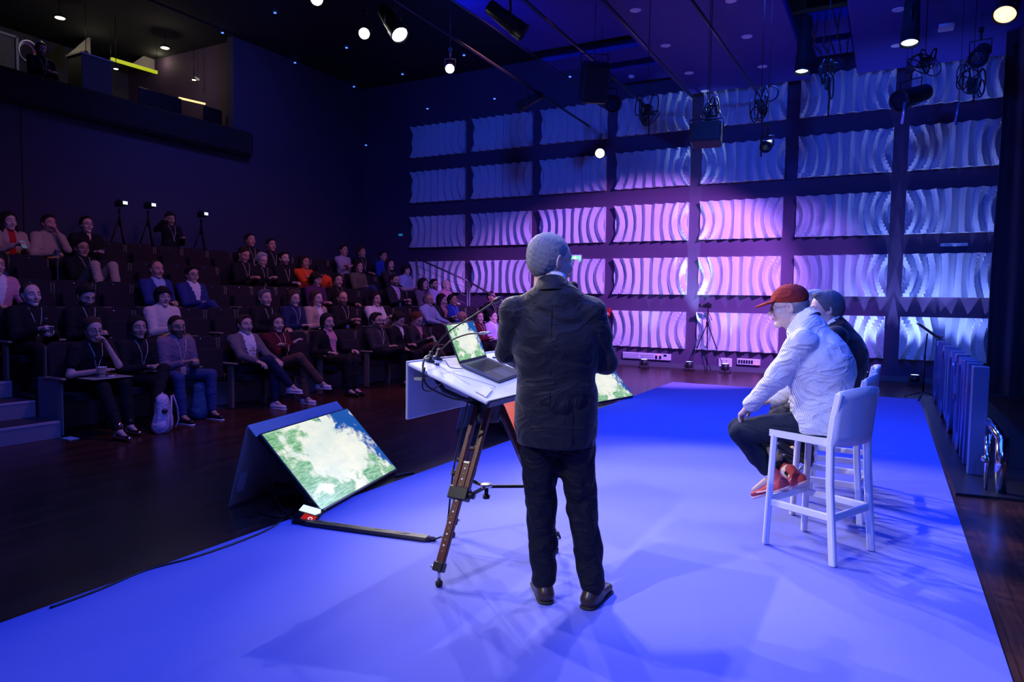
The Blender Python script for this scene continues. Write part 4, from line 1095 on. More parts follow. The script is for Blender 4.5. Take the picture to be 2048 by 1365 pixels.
class Sdf:
    def __init__(s, vox): s.vox = vox; s.p = []; s.noise = None
    def cap(s, a, b, ra, rb=None, k=0.02, flat=None, sub=False, tag_=0):
        a = np.asarray(a, float); b = np.asarray(b, float); rb = ra if rb is None else rb
        s.p.append(('c', a, b, ra, rb, k, flat, sub)); return s
    def ell(s, c, r, R=None, k=0.02, sub=False):
        s.p.append(('e', np.asarray(c, float), np.asarray(r, float), R, None, k, None, sub)); return s
    def plane(s, o, n):          # keep the side opposite to n
        s.p.append(('p', np.asarray(o, float), nrm(np.asarray(n, float)), 0, 0, 0, None, False)); return s
    def run(s):
        lo = np.full(3, 1e9); hi = -lo
        for t in s.p:
            if t[7] or t[0] == 'p': continue
            if t[0] == 'c':
                r = max(t[3], t[4]); lo = np.minimum(lo, np.minimum(t[1], t[2]) - r); hi = np.maximum(hi, np.maximum(t[1], t[2]) + r)
            else:
                r = t[2].max(); lo = np.minimum(lo, t[1] - r); hi = np.maximum(hi, t[1] + r)
        v = s.vox; lo -= 3 * v; hi += 3 * v
        n = np.ceil((hi - lo) / v).astype(int) + 1
        s.lo = lo; s.n = n
        F = np.full(n, 10.0)
        ax = [lo[i] + v * np.arange(n[i]) for i in range(3)]
        for t in s.p:
            if t[0] == 'p':
                X, Y, Z = np.meshgrid(*ax, indexing='ij', sparse=True)
                d = (X - t[1][0]) * t[2][0] + (Y - t[1][1]) * t[2][1] + (Z - t[1][2]) * t[2][2]
                F = np.maximum(F, d); continue
            kk = t[5]; pad = kk + 2.5 * v
            if t[0] == 'c':
                r = max(t[3], t[4]); l = np.minimum(t[1], t[2]) - r - pad; h = np.maximum(t[1], t[2]) + r + pad
            else:
                r = t[2].max(); l = t[1] - r - pad; h = t[1] + r + pad
            i0 = np.clip(np.floor((l - lo) / v).astype(int), 0, n); i1 = np.clip(np.ceil((h - lo) / v).astype(int) + 1, 0, n)
            if (i1 <= i0).any(): continue
            sl = tuple(slice(a, b) for a, b in zip(i0, i1))
            X, Y, Z = np.meshgrid(*[ax[i][sl[i]] for i in range(3)], indexing='ij', sparse=True)
            if t[0] == 'c':
                a, b, ra, rb, flat = t[1], t[2], t[3], t[4], t[6]
                px, py, pz = X - a[0], Y - a[1], Z - a[2]; ba = b - a
                L2 = max(ba @ ba, 1e-9)
                T = np.clip((px * ba[0] + py * ba[1] + pz * ba[2]) / L2, 0, 1)
                qx, qy, qz = px - ba[0] * T, py - ba[1] * T, pz - ba[2] * T
                if flat is not None:
                    nn, sc = nrm(np.asarray(flat[0], float)), flat[1]
                    dn = qx * nn[0] + qy * nn[1] + qz * nn[2]
                    g = (1 / sc ** 2 - 1)
                    D = np.sqrt(np.maximum(qx * qx + qy * qy + qz * qz + g * dn * dn, 1e-12))
                    R_ = ra + (rb - ra) * T
                    D0 = np.sqrt(np.maximum(qx * qx + qy * qy + qz * qz + (1 / sc ** 4 - 1) * dn * dn, 1e-12))
                    d = (D - R_) * D / D0
                else:
                    d = np.sqrt(qx * qx + qy * qy + qz * qz) - (ra + (rb - ra) * T)
            else:
                c, r, R = t[1], t[2], t[3]
                x, y, z = X - c[0], Y - c[1], Z - c[2]
                if R is not None:
                    x, y, z = (R[0, 0] * x + R[1, 0] * y + R[2, 0] * z, R[0, 1] * x + R[1, 1] * y + R[2, 1] * z, R[0, 2] * x + R[1, 2] * y + R[2, 2] * z)
                k0 = np.sqrt((x / r[0]) ** 2 + (y / r[1]) ** 2 + (z / r[2]) ** 2)
                k1 = np.sqrt((x / r[0] ** 2) ** 2 + (y / r[1] ** 2) ** 2 + (z / r[2] ** 2) ** 2) + 1e-9
                d = k0 * (k0 - 1) / k1
            G = F[sl]
            if t[7]:
                h = np.maximum(kk - np.abs(G + d), 0) / kk
                F[sl] = np.maximum(G, -d) + h * h * kk * .25
            else:
                h = np.maximum(kk - np.abs(G - d), 0) / kk
                F[sl] = np.minimum(G, d) - h * h * kk * .25
        if s.noise is not None:
            X, Y, Z = np.meshgrid(*ax, indexing='ij', sparse=True)
            F = F + s.noise(X, Y, Z)
        s.F = F
        return s
    def mesh(s):
        F = s.F; v = s.vox
        I = F < 0
        c = [I[dx:F.shape[0] - 1 + dx, dy:F.shape[1] - 1 + dy, dz:F.shape[2] - 1 + dz] for dx in (0, 1) for dy in (0, 1) for dz in (0, 1)]
        sm = sum(x.astype(np.int8) for x in c)
        cell = (sm > 0) & (sm < 8)
        idx = np.argwhere(cell)
        ids = np.full(cell.shape, -1, int); ids[cell] = np.arange(len(idx))
        acc = np.zeros((len(idx), 3)); cnt = np.zeros(len(idx))
        offs = [(0, 0, 0), (0, 0, 1), (0, 1, 0), (0, 1, 1), (1, 0, 0), (1, 0, 1), (1, 1, 0), (1, 1, 1)]
        val = [F[idx[:, 0] + o[0], idx[:, 1] + o[1], idx[:, 2] + o[2]] for o in offs]
        for i in range(8):
            for j in range(i + 1, 8):
                d = np.array(offs[j]) - np.array(offs[i])
                if np.abs(d).sum() != 1: continue
                A, B = val[i], val[j]; m_ = (A < 0) != (B < 0)
                t = np.where(m_, A / np.where(m_, A - B, 1), 0)
                acc[m_] += (np.array(offs[i]) + t[:, None] * d)[m_]; cnt[m_] += 1
        P = s.lo + v * (idx + acc / np.maximum(cnt, 1)[:, None])
        quads = []
        for a in range(3):
            b, c_ = (a + 1) % 3, (a + 2) % 3
            sh = [slice(None)] * 3; sh2 = [slice(None)] * 3
            sh[a] = slice(0, -1); sh2[a] = slice(1, None)
            e = I[tuple(sh)] != I[tuple(sh2)]
            # edge needs interior in b,c
            loc = np.argwhere(e)
            loc = loc[(loc[:, b] > 0) & (loc[:, c_] > 0) & (loc[:, b] < F.shape[b] - 1) & (loc[:, c_] < F.shape[c_] - 1)]
            if not len(loc): continue
            db = np.zeros(3, int); db[b] = 1; dc = np.zeros(3, int); dc[c_] = 1
            g = lambda L: ids[L[:, 0], L[:, 1], L[:, 2]]
            q = np.stack([g(loc - db - dc), g(loc - dc), g(loc), g(loc - db)], 1)
            flip = ~I[loc[:, 0], loc[:, 1], loc[:, 2]]
            q[flip] = q[flip][:, ::-1]
            quads.append(q)
        Q = np.concatenate(quads)
        Q = Q[(Q >= 0).all(1)]
        return P, Q
    def march(s, p, d, n=200):
        """first surface point from p along d"""
        p = np.asarray(p, float); d = nrm(np.asarray(d, float))
        for _ in range(n):
            i = np.round((p - s.lo) / s.vox).astype(int)
            if (i < 0).any() or (i >= s.n).any(): p = p + d * s.vox * .5; continue
            f = s.F[tuple(i)]
            if f < 0.002: return p
            p = p + d * min(max(f, .002), .04) * .6
        return None

def folds(amp, fx=1.0, seed=0.0, vert=1.0):
    def f(X, Y, Z):
        a = 3.1 + seed
        w_ = np.sin(9 * fx * X + a) + np.sin(8 * fx * Y + 1.3 * a) + np.sin(5 * vert * Z + a)
        n1 = np.sin(22 * fx * X + 13 * vert * Z + 1.6 * w_) * np.sin(17 * fx * Y - 15 * vert * Z + 1.2 * w_ + a)
        n2 = np.sin(45 * fx * X - 31 * vert * Z + 2 * w_ + a) * np.sin(39 * fx * Y + 25 * vert * Z + 1.7 * w_)
        return amp * (.75 * (1 - 2 * np.sqrt(np.abs(n1))) + .35 * n2)
    return f

def mesh_obj(name, parts, parent):
    """parts: list of (P, Q, material, matidx-per-face or None)"""
    vs = []; fs = []; mi = []; mats = []; k_ = 0
    for P, Q, m_, mx in parts:
        ms = m_ if isinstance(m_, (list, tuple)) else [m_]
        im = []
        for q in ms:
            if q not in mats: mats.append(q)
            im.append(mats.index(q))
        vs.append(P); fs.append(Q + k_); k_ += len(P)
        mi.append(np.array(im)[mx] if mx is not None else np.full(len(Q), im[0]))
    P = np.concatenate(vs); Q = np.concatenate(fs); mi = np.concatenate(mi)
    me = bpy.data.meshes.new(name)
    me.vertices.add(len(P)); me.vertices.foreach_set('co', P.astype(np.float32).ravel())
    me.loops.add(Q.size); me.loops.foreach_set('vertex_index', Q.astype(np.int32).ravel())
    me.polygons.add(len(Q)); me.polygons.foreach_set('loop_start', np.arange(0, Q.size, 4, dtype=np.int32))
    me.polygons.foreach_set('material_index', mi.astype(np.int32))
    me.polygons.foreach_set('use_smooth', np.ones(len(Q), bool))
    for q in mats: me.materials.append(q)
    me.update(calc_edges=True)
    o = bpy.data.objects.new(name, me); COL.objects.link(o)
    if parent is not None: o.parent = parent
    return o

def rotz(a): c, s_ = math.cos(a), math.sin(a); return np.array([[c, -s_, 0], [s_, c, 0], [0, 0, 1.]])
def rotx(a): c, s_ = math.cos(a), math.sin(a); return np.array([[1, 0, 0], [0, c, -s_], [0, s_, c]])
def roty(a): c, s_ = math.cos(a), math.sin(a); return np.array([[c, 0, s_], [0, 1, 0], [-s_, 0, c]])

# ---- heads ---------------------------------------------------------
HEADS = {}
def head_mesh(kind='m', vox=.0055):
    key = (kind, vox)
    if key in HEADS: return HEADS[key]
    s = Sdf(vox); f = 1.0 if kind[0] == 'm' else .94; jw = 1.0 if kind[0] == 'm' else .88
    s.ell((0, -.018, .038), (.077 * f, .097, .083), k=.02)
    s.ell((0, .028, .0), (.066 * f, .062, .085), k=.03)
    s.ell((0, .034, -.045), (.056 * f * jw, .050, .062), k=.03)
    s.cap((-.046 * jw, .0, -.055), (-.012, .070, -.100), .020, .016, .02)
    s.cap((.046 * jw, .0, -.055), (.012, .070, -.100), .020, .016, .02)
    s.cap((-.008, .078, -.100), (.008, .078, -.100), .0145, .0145, .015)
    for q in (-1, 1):
        s.cap((q * .012, .086, .024), (q * .046, .072, .024), .009, .008, .012)
        s.ell((q * .042, .062, -.030), (.022, .020, .020), k=.02)
        s.ell((q * .032, .101, .004), (.019, .017, .0125), k=.012, sub=True)
        s.ell((q * .031, .078, .004), (.0135, .0125, .0115), k=.004)
        s.ell((q * .013, .100, -.034), (.0085, .010, .0075), k=.006)
        R = roty(q * .15) @ rotz(q * .35)
        s.ell((q * .079 * f, -.008, -.008), (.008, .019, .031), R, k=.006)
        s.ell((q * .085 * f, -.004, -.004), (.004, .010, .018), R, k=.004, sub=True)
    s.cap((0, .088, .018), (0, .113, -.026), .0075, .0085, .010)
    s.ell((0, .111, -.031), (.010, .010, .008), k=.006)
    s.ell((0, .088, -.060), (.025, .012, .010), k=.008)
    s.ell((0, .0965, -.057), (.021, .0065, .0042), k=.004)
    s.ell((0, .0945, -.066), (.018, .007, .0048), k=.004)
    s.ell((0, .106, -.0615), (.022, .010, .0014), k=.003, sub=True)
    nr = .056 if kind[0] == 'm' else .047
    s.cap((0, -.018, -.03), (0, -.020, -.115), nr, nr, .03)
    P, Q = s.run().mesh()
    c = P[Q].mean(1); x, y, z = np.abs(c[:, 0]), c[:, 1], c[:, 2]
    mi = np.zeros(len(Q), int)
    lips = ((x / .0235) ** 2 + ((z + .0615) / .0088) ** 2 < 1) & (y > .085)
    brow = (y > .060) & (x > .012) & (x < .050) & (np.abs(z - (.027 + .004 * np.sin((x - .012) * 60))) < .0052)
    eye = (y > .070) & (((x - .031) / .0135) ** 2 + ((z - .004) / .0062) ** 2 < 1)
    iris = eye & (np.abs(x - .031) < .0062)
    mi[lips] = 1; mi[brow] = 2; mi[eye] = 3; mi[iris] = 4
    if kind.endswith('b'):     # beard
        bd = (z < -.035) & (y > -.01) & (z > -.125) & ~lips & (y > -.005 + .0) & ((z < -.070) | (x > .030) | ((z < -.044) & (z > -.056)))
        bd &= (y < .2) & ~((z > -.052) & (x > .05) & (y < .02))
        mi[bd] = 5
    HEADS[key] = (P, Q, mi)
    return HEADS[key]

HAIRS = {}
def hair_mesh(style, vox=.006):
    key = (style, vox)
    if key in HAIRS: return HAIRS[key]
    s = Sdf(vox); st = style.split('+')[0]
    th = {'short': .010, 'crop': .005, 'bald': .004, 'recede': .008, 'bob': .016, 'long': .014, 'tied': .009, 'curly': .024, 'wavy': .02, 'quiff': .012, 'fringe': .016}[st]
    s.ell((0, -.018, .038), (.077 + th, .097 + th * .8, .083 + th), k=.02)
    s.ell((0, -.04, -.01), (.066 + th, .068 + th, .075), k=.03)
    if st in ('quiff', 'short'): s.ell((0, .05, .105), (.05, .035, .02 if st == 'quiff' else .014), k=.03)
    if st in ('bob', 'fringe', 'long', 'wavy', 'curly', 'tied'):
        s.plane((0, .040, .02), (0, 1, -.55 if st != 'fringe' else -1.1)) if st != 'tied' else s.plane((0, .028, .02), (0, 1, -.55))
    elif st == 'bald': s.plane((0, -.04, .0), (0, .55, 1.0) if False else (0, .35, 1.0))
    elif st == 'recede': s.plane((0, .012, .02), (0, 1, -.25))
    else: s.plane((0, .022, -.005), (0, 1, -.50))
    if st == 'bald': s.plane((0, .0, -.01), (0, 1, .0))
    s.plane((0, 0, -.025), (0, .75, -1.0))
    if st == 'fringe':
        s.cap((-.05, .066, .062), (.05, .066, .062), .024, .024, .02)
        for q in (-1, 1): s.cap((q * .070, .028, .05), (q * .072, .012, -.05), .022, .020, .02)
        s.cap((0, -.07, .0), (0, -.075, -.06), .055, .05, .03)
    if st == 'bob':
        for q in (-1, 1): s.cap((q * .070, -.002, .05), (q * .078, -.006, -.075), .023, .024, .03)
        s.cap((0, -.065, .0), (0, -.07, -.09), .062, .058, .03)
    if st in ('long', 'wavy'):
        for q in (-1, 1):
            s.cap((q * .070, -.004, .055), (q * .080, -.014, -.06), .022, .024, .03); s.cap((q * .080, -.014, -.06), (q * .088, .030, -.22), .026, .022, .03)
        s.cap((0, -.06, .0), (0, -.075, -.20), .066, .06, .04, flat=((0, 1, 0), .7))
    if st == 'curly':
        for q in (-1, 1): s.cap((q * .075, .008, .04), (q * .09, .01, -.11), .036, .04, .03)
        s.cap((0, -.07, .0), (0, -.075, -.12), .075, .07, .04)
    if st == 'tied': s.ell((0, -.125, .03), (.032, .030, .032), k=.01); s.cap((0, -.13, .02), (0, -.12, -.10), .022, .014, .02)
    if st in ('curly', 'wavy'): s.noise = lambda X, Y, Z: .005 * np.sin(130 * X + 2 * np.sin(60 * Z)) * np.sin(120 * Y) * np.sin(110 * Z + 2)
    elif style.endswith('+f'): s.noise = lambda X, Y, Z: -.0 + .0009 * np.sin(380 * X + 6 * np.sin(45 * Z + 30 * Y)) * np.sin(300 * Y + 90 * Z + 5 * np.sin(60 * X)) + .0005 * np.sin(150 * X + 240 * Z)
    elif st != 'bald': s.noise = lambda X, Y, Z: .0016 * np.sin(210 * X + 3 * np.sin(50 * Z)) * np.sin(90 * Y + 40 * Z)
    HAIRS[key] = s.run().mesh()
    return HAIRS[key]

HANDS = {}
def hand_mesh(pose='relaxed', vox=.0042, side=1):
    """wrist at origin, fingers +Y, back of hand +Z, thumb towards +X (mirror with side=-1)"""
    key = (pose, vox, side)
    if key in HANDS: return HANDS[key]
    s = Sdf(vox)
    curl = {'relaxed': (.25, .45, .35), 'grip': (.9, 1.1, .7), 'flat': (.08, .12, .1), 'clasp': (.6, .8, .5), 'drape': (.45, .35, .25)}[pose]
    s.cap((0, -.03, 0), (0, .02, 0), .024, .026, .015, flat=((0, 0, 1), .75))
    ln = [(.026, .086, .070, -.06), (.009, .092, .078, 0), (-.009, .088, .072, .05), (-.026, .080, .057, .12)]
    for i, (x, y, L, sp) in enumerate(ln):
        s.cap((x * .5, .015, 0), (x, y, 0), .0135, .0112, .016)
        p = V3(x, y, 0); ang = 0; d0 = nrm(V3(-sp * 1.0, 1, 0))
        seg = (L * .45, L * .30, L * .25); r = .0098 if i < 3 else .0085
        for j in range(3):
            ang += curl[j] * (1 + .12 * i)
            d = d0 * math.cos(ang) + V3(0, 0, -1) * math.sin(ang)
            q = p + d * seg[j]; s.cap(p, q, r - .0008 * j, r - .0008 * (j + 1), .003); p = q
    a = V3(.018, .02, -.004); b = V3(.045, .048, -.014); c = V3(.058, .075, -.020); e = V3(.060, .098, -.026)
    if pose in ('grip', 'clasp'): c = V3(.050, .075, -.032); e = V3(.034, .092, -.046)
    s.cap(a, b, .016, .0125, .012); s.cap(b, c, .0118, .0108, .004); s.cap(c, e, .0105, .0088, .003)
    s.cap((.01, .05, -.008), (-.012, .06, -.008), .014, .012, .015)
    P, Q = s.run().mesh()
    if side < 0: P = P * V3(-1, 1, 1); Q = Q[:, ::-1]
    HANDS[key] = (P, Q)
    return HANDS[key]

def skin_mat(tone):
    cols = {'light': (.62, .40, .31), 'fair': (.70, .48, .40), 'tan': (.48, .28, .19), 'olive': (.52, .33, .24), 'brown': (.25, .13, .085), 'ruddy': (.62, .33, .25)}
    return mat('skin_' + tone, cols[tone], .5, spec=.4, bump=.05, bscale=200)
def cloth(name, col, rough=.85, **k_): return mat('cloth_' + name, col, rough, spec=.2, bump=k_.pop('bump', .25), bscale=k_.pop('bscale', 220), wrinkle=k_.pop('wrinkle', .35), **k_)
HCOL = {'black': (.012, .010, .012), 'dark': (.025, .016, .012), 'brown': (.07, .035, .02), 'auburn': (.14, .045, .02), 'grey': (.30, .30, .31), 'white': (.55, .55, .56), 'salt': (.16, .16, .17), 'blond': (.25, .17, .08)}
def hair_mat(c): return mat('hair_' + c, HCOL[c], .6, spec=.35, bump=.9, bscale=260, var=.75 if c in ('grey', 'salt', 'white') else .2)
M_eyew = mat('eye_white', (.65, .62, .6), .3); M_eyed = mat('eye_dark', (.015, .012, .01), .2)
def lip_mat(t): return mat('lips_' + t, {'light': (.50, .20, .18), 'fair': (.55, .24, .22), 'tan': (.36, .15, .12), 'olive': (.40, .17, .14), 'brown': (.22, .09, .07), 'ruddy': (.48, .18, .15)}[t], .4)

def ik(a, b, l1, l2, hint):
    d = b - a; L = np.linalg.norm(d); L = min(L, (l1 + l2) * .999); u = nrm(d)
    x = (l1 * l1 - l2 * l2 + L * L) / (2 * L); h = math.sqrt(max(l1 * l1 - x * x, 0))
    hh = hint - u * (hint @ u); return a + u * x + nrm(hh) * h

def seated(hs=1.0, lean=6, side=0, legs='normal', arms='lap', hy=0, hp=0, w=1.0, hipz=.52, seedv=0, turn=0):
    """joint positions of a seated figure, facing +Y"""
    J = {}; rnd = random.Random(seedv)
    P = V3(0, 0, hipz); up = V3(math.sin(math.radians(side)), -math.sin(math.radians(lean)), math.cos(math.radians(lean)))
    N = P + up * .50 * hs; C = P + up * .33 * hs
    Rt = rotz(math.radians(turn))
    sw = .178 * w
    J['P'] = P; J['C'] = C; J['N'] = N
    J['H'] = N + V3(0, .028, .158 * hs) + V3(up[0] * .06, 0, 0)
    rt = Rt @ V3(1, 0, 0)
    for s_, n_ in ((1, 'R'), (-1, 'L')):
        J['S' + n_] = N + rt * sw * s_ + V3(0, -.005, -.060)
        J['hip' + n_] = P + V3(.085 * s_, .01, 0)
    # legs
    kz = hipz + .015
    if legs == 'normal': kn = {1: V3(.13, .42, kz), -1: V3(-.13, .42, kz)}; an = {1: V3(.12, .44, .09), -1: V3(-.12, .44, .09)}
    elif legs == 'tight': kn = {1: V3(.075, .42, kz), -1: V3(-.075, .42, kz)}; an = {1: V3(.08, .46, .09), -1: V3(-.07, .45, .09)}
    elif legs == 'wide': kn = {1: V3(.22, .38, kz), -1: V3(-.22, .38, kz)}; an = {1: V3(.20, .42, .09), -1: V3(-.20, .42, .09)}
    elif legs == 'crossR':      # right leg over the left knee
        kn = {-1: V3(-.06, .42, kz), 1: V3(.03, .43, kz + .12)}; an = {-1: V3(-.07, .44, .09), 1: V3(-.20, .60, .30)}
    elif legs == 'crossL':
        kn = {1: V3(.06, .42, kz), -1: V3(-.03, .43, kz + .12)}; an = {1: V3(.07, .44, .09), -1: V3(.20, .60, .30)}
    elif legs == 'ankleR': kn = {-1: V3(-.12, .42, kz), 1: V3(.27, .34, kz + .08)}; an = {-1: V3(-.13, .44, .09), 1: V3(-.10, .46, kz + .12)}
    elif legs == 'out': kn = {1: V3(.11, .43, kz - .02), -1: V3(-.13, .41, kz)}; an = {1: V3(.12, .70, .09), -1: V3(-.12, .50, .09)}
    for s_, n_ in ((1, 'R'), (-1, 'L')): J['K' + n_] = kn[s_]; J['A' + n_] = an[s_]
    T = {'lap': (V3(.07, .27, .68), V3(-.07, .26, .68)), 'clasp': (V3(.065, .30, .70), V3(-.065, .30, .70)), 'knees': (V3(.16, .36, .64), V3(-.16, .36, .64)),
         'phone': (V3(.08, .30, .76), V3(-.07, .30, .76)), 'crossed': (V3(-.10, .17, .83), V3(.10, .20, .80)), 'cup': (V3(.07, .28, .74), V3(-.07, .27, .70)),
         'rest': (V3(.27, .22, .66), V3(-.27, .22, .66)), 'chinR': (J['H'] + V3(.05, .16, -.16), V3(-.07, .24, .68)), 'chinL': (V3(.07, .26, .68), J['H'] + V3(-.05, .16, -.16)),
         'lowR': (V3(.12, .34, .64), V3(-.07, .22, .70))}[arms]
    J['WR'], J['WL'] = T[0].copy(), T[1].copy()
    for n_, s_ in (('R', 1), ('L', -1)):
        hint = V3(.55 * s_, -.6, -.7) if 'chin' not in arms else V3(.6 * s_, -.1, -1)
        if arms == 'crossed': hint = V3(.7 * s_, -.3, -.8)
        J['E' + n_] = ik(J['S' + n_], J['W' + n_], .285, .255, hint)
    J['hy'] = hy; J['hp'] = hp
    return J

def person(root, J, sp):
    """builds body, hair, clothes under root.  sp = dict of options"""
    vb = sp.get('vox', .017); fine = sp.get('fine', False); hv = .0036 if fine else .0055
    w = sp.get('w', 1.0); fem = sp.get('head', 'm')[0] == 'f'; bulk = sp.get('bulk', 1.0)
    P, C, N, H = J['P'], J['C'], J['N'], J['H']
    up = nrm(N - P); rt = nrm(J['SR'] - J['SL']); fw = nrm(np.cross(up, rt)); 
    prt = nrm(J['hipR'] - J['hipL']); pfw = nrm(np.cross(V3(0, 0, 1), prt))
    tone = sp.get('tone', 'light'); skin = skin_mat(tone); hm = hair_mat(sp.get('haircol', 'brown'))
    HR = rotz(math.radians(J['hy'])) @ rotx(math.radians(-J['hp'])) @ roty(math.radians(J.get('hr', 0)))
    hsz = sp.get('hscale', 1.0)
    def TH(p): return (np.asarray(p) * hsz) @ HR.T + H
    # ---- body
    s = Sdf(vb * .85 if not fine else .010)
    wr = .045 if fem else .05
    s.cap(H + V3(0, -.024, -.06) * hsz, N + fw * -.008 - up * .02, wr * hsz, wr * hsz + .006, .03)
    s.cap(N - up * .02, C, .07, .11 * bulk, .04, flat=(fw, .75)); s.cap(C, P, .115 * bulk, .12 * bulk, .04, flat=(fw, .75))
    for n_ in 'RL':
        s.cap(N - up * .05, J['S' + n_], .045, .045, .04)
        s.cap(J['S' + n_], J['E' + n_], .044 * w, .036, .02); s.cap(J['E' + n_], J['W' + n_], .037, .026, .02)
        s.cap(J['hip' + n_], J['K' + n_], .075, .050, .03); s.cap(J['K' + n_], J['A' + n_], .046, .036, .02)
        f = J.get('F' + n_, V3(0, 1, 0)); s.cap(J['A' + n_], J['A' + n_] + f * .12 - V3(0, 0, .05), .032, .022, .02)
    Pb, Qb = s.run().mesh()
    parts = [(Pb, Qb, skin, None)]
    Ph, Qh, mh = head_mesh(sp.get('head', 'm'), hv)
    beard = mat('stubble_' + tone, tuple(c * .28 for c in skin.node_tree.nodes['Principled BSDF'].inputs['Base Color'].default_value[:3]), .7)
    parts.append((TH(Ph), Qh, [skin, lip_mat(tone), hm, M_eyew, M_eyed, beard], mh))
    for n_, s_ in (('R', 1), ('L', -1)):
        W, E_ = J['W' + n_], J['E' + n_]
        d = J.get('hd' + n_); d = nrm(W - E_) if d is None else nrm(d)
        bk = J.get('hb' + n_); bk = V3(0, 0, 1) if bk is None else np.asarray(bk, float)
        y = d; z = nrm(bk - y * (bk @ y)); x = np.cross(y, z)
        # thumb of the right hand points to the body's left when palm is down
        M_ = np.stack([x, y, z], 1)
        hp_, hq = hand_mesh(sp.get('hand' + n_, 'relaxed'), .0034 if fine else .006, -s_)
        parts.append(((hp_ * (sp.get('hands', 1.0) * (.9 if fem else 1))) @ M_.T + W, hq, skin, None))
    body = mesh_obj('body', parts, root)
    # ---- hair
    st = sp.get('hair')
    if st:
        Pp, Qq = hair_mesh(st + ('+f' if fine else ''), .0032 if fine else .007)
        mesh_obj('hair', [(TH(Pp), Qq, hm, None)], root)
    if sp.get('cap'):
        c = Sdf(.004); c.ell((0, -.014, .055), (.090, .108, .082), k=.02); c.plane((0, 0, .028), (0, .10, -1))
        c.cap((0, -.09, .045), (0, .0, .045), .02, .02, .01, sub=False)
        P1, Q1 = c.run().mesh()
        c2 = Sdf(.0035); c2.ell((0, .115, .038), (.073, .080, .010), rotx(-.20), k=.01); c2.ell((0, -.014, .06), (.084, .098, .085), k=.006, sub=True)
        P2, Q2 = c2.run().mesh()
        co = mesh_obj('cap', [(TH(P1), Q1, sp['cap'], None)], root); co['label'] = 'rust red baseball cap'
        mesh_obj('brim', [(TH(P2), Q2, sp['cap'], None)], co)
        c3 = Sdf(.0035); c3.ell((0, -.012, .138), (.008, .008, .006), k=.004); P3, Q3 = c3.run().mesh()
        mesh_obj('button', [(TH(P3), Q3, sp['cap'], None)], co)
    # ---- glasses
    if sp.get('glasses'):
        gm = sp['glasses']; b = MB(); rg = .0011 if fine else .0022
        for q in (-1, 1):
            pts = [TH((q * (.032 + .019 * math.cos(a)), .098 - .006 * abs(math.cos(a)) * (1 if q * math.cos(a) > 0 else 0), .002 + .015 * math.sin(a))) for a in [i * PI / 6 for i in range(12)]]
            b.tube([tuple(p) for p in pts], rg, gm, 5, closed=True)
            b.tube([tuple(TH(p)) for p in ((q * .051, .093, .006), (q * .074, .06, .006), (q * .082, .0, .006), (q * .080, -.015, -.004))], rg, gm, 5)
        b.tube([tuple(TH(p)) for p in ((-.013, .100, .004), (0, .104, .006), (.013, .100, .004))], rg, gm, 5)
        g = b.build('glasses', None, root)
        if sp.get('lens'):
            b = MB()
            for q in (-1, 1):
                ring_ = [tuple(TH((q * (.032 + .0185 * math.cos(a)), .0975 - .005 * max(0, q * math.cos(a)), .002 + .0145 * math.sin(a)))) for a in [i * PI / 6 for i in range(12)]]
                b.add(ring_, [tuple(range(12))], sp['lens'])
            b.build('lenses', None, g)
    # ---- top
    top = sp['top']; cut = sp.get('cut', 'sweater'); slv = 1.0
    s = Sdf(vb if not fine else sp.get('cvox', .008))
    dep = sp.get('depth', .70)
    hip_w = .150 * bulk * (1.05 if fem else 1); ch = (.165 if not fem else .150) * bulk
    drop = sp.get('hem', .03)
    s.cap(P + up * .03, P + up * .20, hip_w, (.148 if not fem else .128) * bulk, .05, flat=(fw, dep + .06))
    s.cap(P + up * .20, C + up * .02, (.150 if not fem else .128) * bulk, ch, .05, flat=(fw, dep))
    s.cap(C, N - up * .09, ch, .135 * w, .05, flat=(fw, dep))
    if fem: s.ell(C + fw * .075 + up * .02 + rt * .06, (.06, .055, .06), k=.03); s.ell(C + fw * .075 + up * .02 - rt * .06, (.06, .055, .06), k=.03)
    if drop > .05:
        s.cap(P + up * .03, P - V3(0, 0, drop), hip_w, hip_w * sp.get('flare', 1.05), .04, flat=(pfw, dep + .1))
    for n_, s_ in (('R', 1), ('L', -1)):
        S_, E_, W_ = J['S' + n_], J['E' + n_], J['W' + n_]
        s.cap(N - up * .035 + rt * s_ * .03, S_ + up * .005, .052, .058 * w, .035, flat=(fw, .9))
        s.cap(S_, S_ + (E_ - S_) * .5, .062 * w, .055 * w, .035)
        if cut == 'tee':
            s.cap(S_, S_ + (E_ - S_) * .62, .058 * w, .056 * w, .02)
        elif cut == 'half': s.cap(S_, E_, .058 * w, .050 * w, .02); s.cap(E_, E_ + (W_ - E_) * .25, .05, .048, .02)
        else:
            sl = sp.get('sleeve', .95)
            q_ = sp.get('slw', 1.0); s.cap(S_, E_, .060 * w * q_, .050 * w * q_, .025); s.cap(E_, E_ + (W_ - E_) * sl, .050 * w * q_, .038 * w * q_, .02)
    s.cap(N - up * .03, N + up * .012, .062 if not fem else .058, .056 if not fem else .05, .03)
    if sp.get('turtle'): s.cap(N, H + HR @ V3(0, -.03, -.11), .056, .056, .01)
    if sp.get('folds'): s.noise = folds(*sp['folds'])
    if 'hemz' in sp: s.cap(P + up * .0, V3(P[0], P[1], sp['hemz'] - .25), hip_w * 1.0, hip_w * sp.get('flare', 1.05), .05, flat=(pfw, dep + .1)); s.plane(V3(0, 0, sp['hemz']), (0, 0, -1))
    if 'cutz' in sp: s.plane(V3(0, 0, sp['cutz']), (0, 0, -1))
    s.run(); Pt, Qt = s.mesh()
    c = Pt[Qt].mean(1); rel = c - N; a = rel @ rt; z = rel @ up; fy = (c - (P + np.outer(((c - P) @ up), up))) @ fw
    mi = np.zeros(len(Qt), int); mts = [top]
